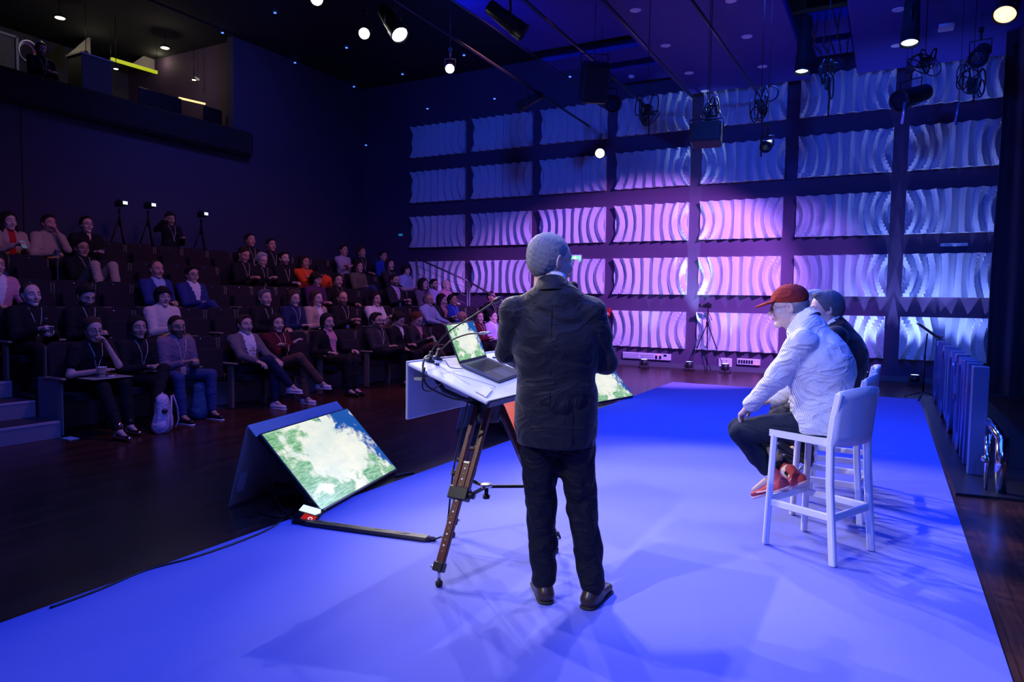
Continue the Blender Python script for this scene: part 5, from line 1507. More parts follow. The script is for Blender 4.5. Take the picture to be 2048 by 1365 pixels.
    if cut in ('blazer', 'vneck'):
        mts.append(sp.get('shirt', M_white)); D_ = sp.get('open', .38)
        V = (fy > .0) & (np.abs(a) < np.clip((z + D_) * .26, 0, .085)) & (z > -D_ - .0)
        mi[V] = 1
    if cut == 'cardigan':
        mts.append(sp.get('shirt', M_white)); V = (fy > 0) & (np.abs(a) < .045) ; mi[V] = 1
    to = mesh_obj({'blazer': 'jacket', 'sweater': 'sweater', 'tee': 't_shirt', 'half': 'blouse', 'shirt': 'shirt', 'vneck': 'top', 'cardigan': 'cardigan'}.get(cut, 'top'), [(Pt, Qt, mts, mi)], root)
    TF = s
    if sp.get('collar'):
        b = MB(); cm = sp['collar']
        for s_ in (-1, 1):
            q0 = H + HR @ V3(0, -.095, -.135); q1 = N + rt * .075 * s_ + up * .03 - fw * .0; q2 = N + rt * .018 * s_ + fw * .085 - up * .0
            q3 = N + rt * .065 * s_ + fw * .085 - up * .055
            q0 = N - fw * .075 + up * .035
            th_ = .028
            pts = [q0, q1, q2]; lo_ = [q0 - up * th_ - fw * .01, q1 - up * th_ + rt * .018 * s_, q3]
            vs = [tuple(v) for v in pts + lo_] + [tuple(v + fw * .004 + up * .006) for v in pts + lo_]
            b.add(vs, [(0, 1, 4, 3), (1, 2, 5, 4), (6, 9, 10, 7), (7, 10, 11, 8), (0, 6, 7, 1), (1, 7, 8, 2), (3, 4, 10, 9), (4, 5, 11, 10), (2, 8, 11, 5)], cm, True)
        b.build('collar', None, to)
    # ---- trousers
    s = Sdf(vb if not fine else sp.get('cvox', .008))
    s.cap(P + prt * -.05, P + prt * .05, sp.get('pel', .118 * bulk), sp.get('pel', .118 * bulk), .04)
    lw = sp.get('legw', 1.0)
    if sp.get('standing'): s.cap(P, P + V3(0, 0, .09), .15 * bulk, .14 * bulk, .04, flat=(pfw, .78))
    for n_ in 'RL':
        h_, K_, A_ = J['hip' + n_], J['K' + n_], J['A' + n_]
        s.cap(h_, K_, .092 * lw, .066 * lw, .04); s.cap(K_, K_ + (A_ - K_) * .5, .066 * lw, .060 * lw, .02)
        s.cap(K_ + (A_ - K_) * .5, K_ + (A_ - K_) * sp.get('cuff', .93), .060 * lw, .050 * lw * sp.get('bell', 1.0), .02)
    if sp.get('folds'): s.noise = folds(sp['folds'][0] * sp.get('tfold', .8), 1.0, 2.0)
    for e_ in sp.get('textra', []): s.cap(*e_[:2], e_[2], e_[3], e_[4])
    P2, Q2 = s.run().mesh()
    mesh_obj('trousers', [(P2, Q2, sp['legs'], None)], root)
    # ---- shoes
    if sp.get('shoes'):
        for n_ in 'RL':
            A_ = J['A' + n_]; f = J.get('F' + n_, V3(0, 1, 0)); f = nrm(f); u_ = nrm(V3(0, 0, 1) - f * f[2]) if abs(f[2]) < .95 else nrm(V3(0, -1, 0))
            s = Sdf(.008 if not fine else .0045)
            bt = A_ - u_ * .055
            if fine:
                s.cap(bt - f * .045, bt + f * .02, .037, .038, .02, flat=(u_, .95)); s.cap(bt + f * .02, bt + f * .165 - u_ * .008, .042, .030, .03, flat=(u_, .68))
                s.cap(bt - f * .03, A_ + u_ * .02 - f * .012, .038, .037, .03)
            else:
                s.cap(bt - f * .045, bt + f * .16 - u_ * .004, .040, .032, .02, flat=(u_, .85)); s.cap(bt - f * .02, A_ + u_ * (.0 if not sp.get('boots') else .06), .042, .040, .03)
            s.plane(bt - u_ * .032, -u_)
            P3, Q3 = s.run().mesh(); so = mesh_obj('shoe', [(P3, Q3, sp['shoes'], None)], root)
            if sp.get('sole'):
                s = Sdf(.006 if not fine else .004); s.cap(bt - f * .045 - u_ * .031, bt + f * .165 - u_ * .031, .043, .036, .01, flat=(u_, .30))
                P3, Q3 = s.run().mesh(); mesh_obj('sole', [(P3, Q3, sp['sole'], None)], so)
    # ---- lanyard
    if sp.get('lanyard'):
        b = MB(); lm = sp.get('lanyardm', M_lan); r_ = .0035 if not fine else .003; lz = sp.get('lanlen', .30)
        for s_ in (-1, 1):
            pts = []
            for i in range(9):
                u_ = i / 8; x_ = s_ * (.068 * (1 - u_) ** 1.0); zz = -.0 - lz * u_
                st_ = N + rt * x_ + up * zz + fw * .35
                q = TF.march(st_, -fw)
                if q is None: q = N + rt * x_ + up * zz + fw * .11
                pts.append(q + fw * .004)
            pts = [N + rt * s_ * .072 - fw * .03 + up * .03] + pts
            b.tube([tuple(p) for p in pts], r_, lm, 5)
            e_ = pts[-1]
        b.tube([tuple(e_), tuple(e_ - up * .03)], r_ * 1.6, lm, 6)
        lo_ = b.build('lanyard', None, root)
        if sp.get('badge'):
            Mx = frame(tuple(e_ - up * .075 + fw * .012), x=tuple(rt), z=tuple(up))
            MB().box((0, 0, 0), (.075, .004, .095), sp['badge'], Mx, bev=.001).build('badge', None, lo_)
    return TF

M_lan = mat('lanyard_white', (.75, .72, .68), .6)
M_gl = mat('glasses_black', (.01, .01, .012), .3)
M_glm = mat('glasses_metal', (.35, .3, .25), .3, .8)
SKN = None
# ------------------------------------------------------------------ cloth palette
K_black = cloth('black', (.014, .014, .017)); K_char = cloth('charcoal', (.035, .035, .042)); K_navy = cloth('navy', (.02, .03, .10))
K_bluej = cloth('blue_jacket', (.03, .05, .22)); K_jean = cloth('jeans', (.04, .07, .19), bscale=400); K_djean = cloth('dark_jeans', (.015, .022, .06), bscale=400)
K_brown = cloth('brown', (.13, .07, .05)); K_beige = cloth('beige', (.50, .38, .28)); K_khaki = cloth('khaki', (.36, .29, .21)); K_cream = cloth('cream_knit', (.72, .64, .56), bump=.5, bscale=90)
K_white = cloth('white', (.78, .78, .80)); K_lblue = cloth('light_blue', (.38, .50, .78)); K_lav = cloth('lavender', (.55, .45, .75)); K_pink = cloth('pink', (.60, .28, .36))
K_orange = cloth('orange_knit', (.85, .10, .02), bump=.4, bscale=120); K_red = cloth('red', (.55, .02, .03)); K_grey = cloth('grey_jacket', (.16, .14, .16)); K_mauve = cloth('mauve_knit', (.20, .15, .21))
K_royal = cloth('royal_blue', (.02, .06, .40)); K_purple = cloth('dark_purple', (.10, .03, .12)); K_olive = cloth('olive', (.15, .15, .10)); K_ltee = cloth('pale_tee', (.42, .40, .48)); K_wine = cloth('wine', (.10, .015, .02))
K_shoe = mat('shoe_black', (.015, .014, .015), .4); K_sneak = mat('sneaker_white', (.75, .72, .74), .5); K_sole = mat('sole_white', (.8, .8, .8), .6); K_boot = mat('metallic_boot', (.75, .45, .35), .18, 1.0)
M_badge = mat('badge_white', (.6, .6, .7), .4); M_badgeb = mat('badge_blue', (.10, .20, .9), .4); M_badged = mat('badge_dark', (.05, .05, .08), .25)

# px, py = head centre in the photo; r = tier
AUD = [
 dict(p=(186, 672), r=0, L='woman in black t-shirt and red collar resting a hand on her chin', head='f', hair='tied', haircol='brown', tone='light', glasses=M_glm, cut='tee', top=K_black, legs=K_black, J=dict(arms='chinL', legs='out', hy=8, hp=10, lean=-6), shoes=K_boot, boots=True, lanyard=1, badge=M_badged, handL='clasp', handR='flat', extra_red=True, key='boots'),
 dict(p=(276, 680), r=0, L='dark-haired woman in black holding a notebook in the front row', head='f', hair='long', haircol='black', tone='olive', cut='sweater', top=K_black, legs=K_black, J=dict(arms='lap', legs='crossL', hy=2, lean=2), shoes=K_shoe, lanyard=1, handR='grip', handL='clasp', key='notebook'),
 dict(p=(354, 668), r=0, L='bearded man in mauve-grey sweater and jeans with clasped hands', head='mb', hair='crop', haircol='dark', tone='tan', glasses=M_gl, cut='sweater', top=K_mauve, legs=K_jean, J=dict(arms='clasp', legs='wide', hy=4, hp=4, lean=-4), shoes=K_shoe, sole=K_sole, lanyard=1, badge=M_badge, handR='clasp', handL='clasp', w=1.05, bulk=1.08, sleeve=.8),
 dict(p=(490, 662), r=0, L='man in grey blazer over a printed white t-shirt, legs crossed', head='m', hair='short', haircol='brown', tone='light', cut='blazer', shirt=K_white, top=K_grey, legs=K_djean, J=dict(arms='knees', legs='crossR', hy=4, lean=10), shoes=K_sneak, sole=K_sole, w=1.06, hem=.08, open=.5, key='tee_print', handR='drape'),
 dict(p=(554, 669), r=0, L='long-haired woman in black top with brown flared trousers and striped sneakers', head='f', hair='long', haircol='black', tone='light', cut='sweater', top=K_wine, legs=K_brown, J=dict(arms='crossed', legs='crossR', hy=-4, lean=8), shoes=K_sneak, sole=K_sole, lanyard=1, bell=1.3, key='stripes'),
 dict(p=(655, 653), r=0, L='dark-haired woman in black blazer over a pink blouse', head='f', hair='bob', haircol='black', tone='light', cut='blazer', shirt=K_pink, top=K_black, legs=K_black, J=dict(arms='rest', legs='tight', hy=0, lean=10), shoes=K_shoe, open=.45, hem=.06, handR='flat'),
 dict(p=(753, 653), r=0, L='bearded man with glasses in dark brown jacket in the front row', head='mb', hair='quiff', haircol='black', tone='light', glasses=M_gl, cut='shirt', top=K_char, legs=K_black, J=dict(arms='lap', legs='ankleR', hy=14, lean=10), shoes=K_shoe, lanyard=1),
 dict(p=(797, 661), r=0, L='dark-haired person in white collar looking down beside the bearded man', head='f', hair='short', haircol='dark', tone='light', cut='blazer', shirt=K_white, top=K_black, legs=K_black, J=dict(arms='lap', legs='tight', hy=20, hp=28, lean=2), shoes=K_shoe, open=.2, collar=K_white),
 dict(p=(834, 656), r=0, L='red-haired woman in dark jacket looking down at her phone', head='f', hair='tied', haircol='auburn', tone='fair', cut='blazer', shirt=K_pink, top=K_char, legs=K_brown, J=dict(arms='phone', legs='crossR', hy=10, hp=30, lean=0), shoes=K_shoe, open=.25, key='phone'),
 dict(p=(925, 640), r=0, L='bald man with glasses seen just above the laptop', head='m', hair=None, tone='ruddy', glasses=M_gl, cut='sweater', top=K_purple, legs=K_black, J=dict(arms='lap', hy=0), shoes=K_shoe),
 dict(p=(958, 637), r=0, L='person in dark red top right behind the laptop screen', head='f', hair='short', haircol='auburn', tone='fair', cut='sweater', top=K_wine, legs=K_black, J=dict(arms='lap', hy=-10), shoes=K_shoe, lanyard=1),
 dict(p=(985, 640), r=0, L='woman in pale lavender jacket just left of the speaker', head='f', hair='tied', haircol='black', tone='fair', cut='blazer', shirt=K_white, top=K_lav, legs=K_black, J=dict(arms='lap', hy=12, lean=2), shoes=K_shoe, lanyard=1, open=.3),
 # second row
 dict(p=(62, 592), r=1, L='balding man in black polo holding a small cup, second row', head='m', hair='recede', haircol='brown', tone='fair', cut='shirt', top=K_black, legs=K_black, J=dict(arms='cup', hy=14, lean=2), shoes=K_shoe, lanyard=1, badge=M_badged, w=1.12, bulk=1.15, handR='grip', handL='clasp', key='cup', logo=1),
 dict(p=(172, 602), r=1, L='dark-haired man in black looking down, second row', head='mb', hair='short', haircol='black', tone='light', cut='shirt', top=K_black, legs=K_black, J=dict(arms='lap', hy=14, hp=26, lean=0), shoes=K_shoe, lanyard=1, w=1.05, logo=1),
 dict(p=(326, 604), r=1, L='person in cream knitted sweater with dark fringe', head='f', hair='fringe', haircol='black', tone='fair', glasses=M_glm, cut='sweater', top=K_cream, legs=K_khaki, J=dict(arms='clasp', legs='wide', hy=2, lean=2), shoes=K_shoe, w=1.08, bulk=1.15),
 dict(p=(530, 600), r=1, L='grey-haired man in black suit with hands on his khaki knees', head='m', hair='short', haircol='salt', tone='light', cut='blazer', shirt=K_black, top=K_black, legs=K_olive, J=dict(arms='knees', legs='normal', hy=6, lean=-4), shoes=K_shoe, w=1.12, bulk=1.1, lanyard=1, handR='drape', handL='drape'),
 dict(p=(587, 607), r=1, L='smiling woman with glasses in black turtleneck', head='f', hair='bob', haircol='brown', tone='fair', glasses=M_glm, cut='sweater', turtle=1, top=K_navy, legs=K_olive, J=dict(arms='lap', hy=4, hp=6, lean=2), shoes=K_shoe, lanyard=1),
 dict(p=(633, 602), r=1, L='woman with long brown hair in beige cardigan', head='f', hair='long', haircol='brown', tone='fair', cut='cardigan', shirt=K_white, top=K_beige, legs=K_black, J=dict(arms='lap', hy=8, lean=2), shoes=K_shoe),
 dict(p=(684, 598), r=1, L='bald bearded man with heavy glasses in black jacket and blue badge', head='mb', hair='recede', haircol='brown', tone='ruddy', glasses=M_gl, cut='blazer', shirt=K_black, top=K_black, legs=K_black, J=dict(arms='cup', hy=4, hp=6, lean=2), shoes=K_shoe, lanyard=1, badge=M_badgeb, w=1.1, bulk=1.08),
 dict(p=(751, 606), r=1, L='long-haired woman in white top holding up a phone', head='f', hair='long', haircol='black', tone='light', cut='sweater', turtle=1, top=K_white, legs=K_brown, J=dict(arms='phone', hy=2, lean=4), shoes=K_shoe, key='phone'),
 dict(p=(857, 602), r=1, L='older man in light blue shirt, second row behind the lectern', head='m', hair='recede', haircol='salt', tone='olive', glasses=M_glm, cut='shirt', top=K_lblue, legs=K_black, J=dict(arms='knees', hy=4, lean=8), shoes=K_shoe, lanyard=1, collar=K_lblue, w=1.05, bulk=1.1),
 dict(p=(884, 608), r=1, L='black-haired woman in dark jacket holding a paper cup', head='f', hair='long', haircol='black', tone='fair', cut='blazer', shirt=K_pink, top=K_char, legs=K_black, J=dict(arms='cup', hy=22, hp=6, lean=4), shoes=K_shoe, key='cup'),
 dict(p=(905, 606), r=1, L='dark-haired woman in bright blue top', head='f', hair='tied', haircol='black', tone='tan', cut='sweater', top=K_royal, legs=K_black, J=dict(arms='lap', hy=6, lean=2), shoes=K_shoe, lanyard=1),
 # third row
 dict(p=(313, 540), r=2, L='man in dark blue suit and open pale shirt', head='m', hair='recede', haircol='brown', tone='ruddy', cut='blazer', shirt=K_lblue, top=K_bluej, legs=K_djean, J=dict(arms='lap', hy=10, lean=8), shoes=K_shoe, collar=K_lblue, w=1.05),
 dict(p=(384, 554), r=2, L='man with glasses in dark blue suit, legs crossed, beside the first suited man', head='m', hair='quiff', haircol='black', tone='light', glasses=M_gl, cut='blazer', shirt=K_white, top=K_bluej, legs=K_bluej, J=dict(arms='lap', legs='crossR', hy=8, hp=5, lean=10), shoes=K_shoe, collar=K_white),
 dict(p=(632, 566), r=2, L='dark-haired woman in patterned dark dress, third row', head='f', hair='fringe', haircol='dark', tone='light', cut='sweater', top=K_purple, legs=K_khaki, J=dict(arms='lap', hy=12, hp=10, lean=2), shoes=K_shoe),
 dict(p=(675, 567), r=2, L='dark-haired person in black behind the bald bearded man', head='f', hair='short', haircol='black', tone='light', cut='sweater', top=K_black, legs=K_black, J=dict(arms='rest', hy=-4, lean=6), shoes=K_shoe, lanyard=1),
 dict(p=(789, 562), r=2, L='bearded man with glasses in dark suit holding a cup', head='mb', hair='short', haircol='dark', tone='light', glasses=M_glm, cut='blazer', shirt=K_lav, top=K_char, legs=K_black, J=dict(arms='cup', hy=6, lean=6), shoes=K_shoe, lanyard=1, badge=M_badgeb, key='cup'),
 dict(p=(847, 571), r=2, L='woman with long curly dark hair in purple-grey jacket', head='f', hair='curly', haircol='dark', tone='fair', cut='blazer', shirt=K_purple, top=K_mauve, legs=K_black, J=dict(arms='lap', hy=8, lean=4), shoes=K_shoe, lanyard=1, collar=K_mauve),
 dict(p=(868, 570), r=2, L='bearded man in pale shirt beside the curly-haired woman', head='mb', hair='short', haircol='dark', tone='light', cut='shirt', top=K_lav, legs=K_black, J=dict(arms='lap', hy=2, lean=8), shoes=K_shoe),
 dict(p=(892, 594), r=2, L='pink-lit elderly person behind the woman with the cup', head='m', hair='bald', haircol='grey', tone='fair', cut='sweater', top=K_pink, legs=K_black, J=dict(arms='lap', hy=6, lean=2), shoes=K_shoe),
 # fourth row
 dict(p=(164, 509), r=3, L='man with glasses in black sweater and beige trousers, knees raised', kup=1, head='m', hair='short', haircol='black', tone='tan', glasses=M_gl, cut='sweater', top=K_black, legs=K_beige, J=dict(arms='lap', legs='tight', hy=10, lean=14), shoes=K_shoe, lanyard=1),
 dict(p=(488, 511), r=3, L='man in black looking down at a tablet, fourth row', head='m', hair='crop', haircol='dark', tone='ruddy', cut='sweater', top=K_black, legs=K_khaki, J=dict(arms='phone', hy=10, hp=24, lean=-2), shoes=K_shoe, lanyard=1),
 dict(p=(524, 521), r=3, L='woman with short white hair and glasses in black jacket', head='f', hair='short', haircol='white', tone='fair', glasses=M_gl, cut='blazer', shirt=K_black, top=K_black, legs=K_khaki, J=dict(arms='phone', hy=10, hp=16, lean=-2), shoes=K_shoe, lanyard=1, badge=M_badge, w=1.05, bulk=1.1),
 dict(p=(568, 519), r=3, L='man with thick black beard in black jacket', head='mb', hair='short', haircol='black', tone='fair', cut='blazer', shirt=K_black, top=K_black, legs=K_jean, J=dict(arms='clasp', hy=4, lean=2), shoes=K_shoe, lanyard=1),
 dict(p=(609, 525), r=3, L='woman in bright orange sweater with arms folded', head='f', hair='wavy', haircol='dark', tone='ruddy', cut='sweater', top=K_orange, legs=K_jean, J=dict(arms='crossed', legs='crossR', hy=4, lean=8), shoes=K_shoe, lanyard=1),
 dict(p=(717, 537), r=3, L='woman with very long dark hair in dark olive top and jeans', head='f', hair='long', haircol='dark', tone='light', cut='sweater', top=K_olive, legs=K_jean, J=dict(arms='lap', legs='crossR', hy=6, lean=4), shoes=K_shoe),
 dict(p=(780, 530), r=3, L='woman with wavy dark hair in black blazer, fourth row', head='f', hair='wavy', haircol='dark', tone='light', cut='blazer', shirt=K_char, top=K_char, legs=K_black, J=dict(arms='lap', hy=0, lean=8), shoes=K_shoe, lanyard=1),
 dict(p=(812, 546), r=3, L='short-haired woman in light blue t-shirt near the stair railing', head='f', hair='fringe', haircol='dark', tone='fair', cut='half', top=K_lblue, legs=K_pink, J=dict(arms='lap', hy=6, lean=4), shoes=K_shoe),
 dict(p=(983, 595), r=1, L='dark-clothed man with a lanyard seated behind the stair railing', head='m', hair='crop', haircol='dark', tone='ruddy', cut='sweater', top=K_black, legs=K_black, J=dict(arms='lap', hy=0, lean=4), shoes=K_shoe, lanyard=1),
 # fifth row
 dict(p=(18, 447), r=4, L='woman in beige jacket holding a phone, top left', head='f', hair='wavy', haircol='dark', tone='fair', cut='cardigan', shirt=K_red, top=K_beige, legs=K_black, J=dict(arms='phone', hy=14, lean=0), shoes=K_shoe, key='phone'),
 dict(p=(98, 449), r=4, L='man in tan sweater touching his face and holding a cup', head='m', hair='short', haircol='dark', tone='ruddy', cut='sweater', top=K_beige, legs=K_black, J=dict(arms='chinL', hy=14, lean=0), shoes=K_shoe, w=1.05, handR='grip', key='cup'),
 dict(p=(173, 450), r=4, L='woman with glasses and dark tied hair in black top with a cup', head='f', hair='tied', haircol='dark', tone='fair', glasses=M_gl, cut='blazer', shirt=skin_mat('fair'), top=K_black, legs=K_black, J=dict(arms='cup', legs='crossR', hy=8, lean=6), shoes=K_shoe, w=1.08, bulk=1.1, open=.12, key='cup'),
 dict(p=(500, 482), r=4, L='tall man in dark t-shirt in the top row', head='m', hair='short', haircol='dark', tone='ruddy', cut='tee', top=K_black, legs=K_black, J=dict(arms='lap', hy=8, lean=0), shoes=K_shoe, lanyard=1, w=1.08),
 dict(p=(542, 491), r=4, L='man in black sweater beside the tall man in the top row', head='m', hair='short', haircol='dark', tone='ruddy', cut='sweater', top=K_black, legs=K_black, J=dict(arms='lap', hy=2, lean=6), shoes=K_shoe, lanyard=1),
 dict(p=(687, 502), r=4, L='man in pale grey t-shirt with folded arms, top row', head='m', hair='short', haircol='dark', tone='ruddy', cut='tee', top=K_ltee, legs=K_black, J=dict(arms='crossed', hy=8, lean=4), shoes=K_shoe),
 dict(p=(723, 506), r=4, L='barely lit man beside the man with folded arms', head='m', hair='short', haircol='brown', tone='tan', cut='sweater', top=K_black, legs=K_black, J=dict(arms='lap', hy=8, lean=4), shoes=K_shoe, lanyard=1),
 dict(p=(766, 514), r=4, L='barely lit person in dark blue near the end of the top row', head='m', hair='short', haircol='dark', tone='olive', cut='sweater', top=K_royal, legs=K_black, J=dict(arms='lap', hy=8, lean=0), shoes=K_shoe),
 dict(p=(-8, 548), r=2, L='person in pink shirt cut off by the left edge of the picture', head='m', hair='short', haircol='brown', tone='ruddy', cut='blazer', shirt=K_white, top=K_pink, legs=K_black, J=dict(arms='knees', hy=8, lean=2), shoes=K_shoe),
 dict(p=(-28, 500), r=3, L='person in blue jeans at the far left edge, fourth row', head='m', hair='short', haircol='brown', tone='tan', cut='sweater', top=K_black, legs=K_jean, J=dict(arms='lap', legs='crossR', hy=8, lean=2), shoes=K_shoe),
]

def small_obj(name, parts, loc, M, label, cat):
    t = empty(name, loc, 0, label, cat)
    for nm, mb in parts: mb.build(nm, None, t)
    return t
def paper_cup(p, label, s=1.0, lid=False):
    t = empty('paper_cup', p, 0, label, 'cup')
    MB().lathe([(.028 * s, 0), (.040 * s, .092 * s), (.042 * s, .092 * s), (.042 * s, .097 * s), (.039 * s, .096 * s), (.027 * s, .006)], mat('cup_white', (.8, .78, .76), .6), 16).build('cup_body', None, t)
    MB().lathe([(.030 * s, .02 * s), (.0335 * s, .035 * s), (.0325 * s, .035 * s)], mat('cup_print', (.08, .07, .07), .6), 16).build('printed_band', None, t)
    return t
def phone(p, M, label):
    t = empty('phone', p, 0, label, 'phone')
    MB().box((0, 0, 0), (.074, .15, .009), M_blackp, M, bev=.003).build('case', None, t)
    MB().box((0, 0, .0052), (.068, .142, .001), mat('phone_screen', (.02, .02, .03), .15, emit=(.25, .3, .55), estr=.25), M).build('screen', None, t)
    return t

OCC = []
for i, a in enumerate(AUD):
    r = a['r']; X = XH(r); z0 = RH * math.floor(r) if r == int(r) else RH * r
    px, py = a['p']
    q = at(px, py, 0, X + .0)
    jj = dict(a['J']); jj['seedv'] = i
    hs = min(1.16, max(.90, (q.z - z0 - .52) / .648))
    J = seated(hs=hs, **{**jj, 'hy': 0}); J['hy'] = jj.get('hy', 0) - 14
    # shift so that the head lands on the ray
    hx, hy_ = J['H'][0], J['H'][1]
    q = at(px, py, 0, X + hy_)
    root = empty('person', (X, q.y + hx, z0), -PI / 2, a['L'], 'person', 'seated audience')
    sp = dict(a); sp['vox'] = .018; sp['hscale'] = 1.08; sp['hands'] = 1.08; sp['w'] = sp.get('w', 1.0) * 1.05; sp['bulk'] = sp.get('bulk', 1.0) * 1.06
    if a.get('kup'):
        for n_, s_ in (('R', 1), ('L', -1)): J['K' + n_] = V3(.13 * s_ + .03, .50, .84); J['A' + n_] = V3(.12 * s_ + .03, .62, .46)
    if 'extra_red' in a: sp['turtle'] = 0
    TF = person(root, J, sp)
    OCC.append((round(r), root.location.y, a['L']))
    RW = rotz(-PI / 2); W_ = lambda p: Vector(tuple(RW @ np.asarray(p))) + root.location
    k_ = a.get('key')
    up = nrm(J['N'] - J['P']); 
    if a.get('extra_red'):
        s = Sdf(.010); s.cap(J['N'] - up * .02, J['N'] + up * .035, .072, .058, .02); P_, Q_ = s.run().mesh(); mesh_obj('collar', [(P_, Q_, K_red, None)], root)['label'] = 'bright red collar'
    if a.get('logo'):
        q_ = TF.march(J['N'] + V3(-.085, .4, -.12), V3(0, -1, 0))
        if q_ is not None: MB().box(tuple(q_ + V3(0, .004, 0)), (.055, .003, .008), mat('logo_pale', (.5, .48, .5), .6)).build('chest_mark', None, root)
    if k_ == 'tee_print':
        c_ = TF.march(J['N'] + V3(0, .4, -.20), V3(0, -1, 0))
        if c_ is not None:
            for li, (txt, sz, mt) in enumerate((('THE', .030, M_blackp), ('POWER', .040, M_blackp), ('OF', .028, M_blackp), ('YOU', .032, M_red))):
                cu = bpy.data.curves.new('print_text', 'FONT'); cu.body = txt; cu.size = sz; cu.align_x = 'CENTER'; cu.extrude = .001
                cu.materials.append(mt)
                o = bpy.data.objects.new('print_text', cu); me_ = bpy.data.meshes.new_from_object(o); bpy.data.objects.remove(o); me_.materials.clear(); me_.materials.append(mt)
                o = bpy.data.objects.new('shirt_print', me_); COL.objects.link(o); o.parent = root
                pt = TF.march(c_ + V3(0, .3, .0 - .038 * li + .02), V3(0, -1, 0)); pt = c_ if pt is None else pt
                o.location = tuple(pt + V3(0, .012, 0)); o.rotation_euler = (PI / 2 + .12, 0, PI)
    if k_ == 'stripes':
        for n_ in 'RL':
            A_ = J['A' + n_]; b = MB()
            for z_ in range(3):
                for s_ in (-1, 1): b.beam(tuple(A_ + V3(s_ * .040, .02 + .025 * z_, -.02)), tuple(A_ + V3(s_ * .039, .04 + .025 * z_, -.07)), .004, .010, M_blackp)
            b.build('shoe_stripes', None, root)
    if k_ == 'cup':
        wv = (J['WR'] + J['WL']) / 2 if jj['arms'] == 'cup' else J['WR']
        hn = 'paper cup held by the ' + a['L']
        paper_cup(W_(wv + V3(-.01, .085, -.035)), ' '.join(hn.split()[:16]), .95)
    if k_ == 'phone':
        wv = (J['WR'] + J['WL']) / 2
        phone(W_(wv + V3(0, .105, .01)), Matrix.Rotation(-PI / 2, 4, 'Z') @ Matrix.Rotation(-.9 + PI * 0, 4, 'X') @ Matrix.Rotation(0, 4, 'Z'), ' '.join(('phone held by the ' + a['L']).split()[:16]))
    if k_ == 'notebook':
        t = empty('notebook', W_(V3(.0, .34, .64)), 0.15, 'dark notebook with pale page edges on the lap of the woman in black', 'notebook')
        MB().box((0, 0, .012), (.15, .21, .004), M_blackp, bev=.001).build('cover', None, t); MB().box((0, 0, .004), (.145, .20, .012), K_pink).build('pages', None, t)
    if k_ == 'boots':
        t = empty('lap_board', W_(V3(.0, .33, .612)), 0.0, 'thin grey folder on the lap of the woman with the red collar', 'folder')
        MB().box((0, -.02, 0), (.26, .44, .008), mat('folder_grey', (.30, .33, .30), .5), bev=.002).build('board', None, t)
        paper_cup(W_(V3(.05, .31, .618)), 'white paper cup standing on the grey folder in the front row', 1.1)
        tag(MB().lathe([(.036, 0), (.038, .008), (.03, .012)], mat('cup_white', (.8, .78, .76), .6), 14).build('cup_lid', None, None, W_(V3(-.02, .35, .618))), 'white cup lid lying on the grey folder', 'lid')

# seats: every place of the five tiers that can be seen, folded up when nobody sits there
used_lab = set()
for r in range(5):
    occ = sorted([(y, L) for (rr_, y, L) in OCC if rr_ == r])
    ys = [(y, L) for y, L in occ]
    y = 4.36 if r < 2 else 4.0
    full = []
    prev = y - .56
    edges = ys + [(13.55, None)]
    for yo, L in edges:
        # empty seats between the previous place and this one
        gap = yo - prev
        n = int(round(gap / .56)) - 1
        for j in range(max(n, 0)): full.append((prev + gap * (j + 1) / (n + 1), None))
        if L: full.append((yo, L)); prev = yo
    # enforce spacing
    for _ in range(40):
        for j in range(len(full) - 1):
            g_ = full[j + 1][0] - full[j][0]
            if g_ < .54: full[j] = (full[j][0] - (.54 - g_) / 2, full[j][1]); full[j + 1] = (full[j + 1][0] + (.54 - g_) / 2, full[j + 1][1])
    ne = 0
    for j, (yy, L) in enumerate(full):
        if L: lab = 'dark theatre seat under the ' + L; lab = ' '.join(lab.split()[:16])
        else:
            jl = j
            while jl > 0 and full[jl - 1][1] is None: jl -= 1
            jr = j
            while jr < len(full) - 1 and full[jr + 1][1] is None: jr += 1
            O_ = ['next', 'second', 'third', 'fourth', 'fifth', 'sixth', 'seventh', 'eighth', 'ninth', 'tenth', 'eleventh', 'twelfth']
            if jl > 0: lab = f'empty folded seat, {O_[j - jl]} to the right of the ' + full[jl - 1][1]
            else: lab = f'empty folded seat, {O_[jr - j]} to the left of the ' + full[jr + 1][1]
            lab = ' '.join(lab.split()[:16])
        used_lab.add(lab)
        place_seat(XH(r) + .02, yy, RH * r, L is None, lab, f'theatre seats of the {ROWN[r]} row')

q = at(651, 566, 0, -9.74)
s = Sdf(.01); s.ell((0, 0, .0), (.09, .17, .15), k=.03); s.cap((.02, -.05, -.02), (.05, .04, -.18), .09, .07, .05); s.noise = folds(.008, 1.0, 1.0); a_, b_ = s.run().mesh()
o = mesh_obj('draped_sweater', [(a_, b_, K_orange, None)], None); o.location = q; tag(o, 'bright orange sweater draped over a seat back in the third row', 'sweater')
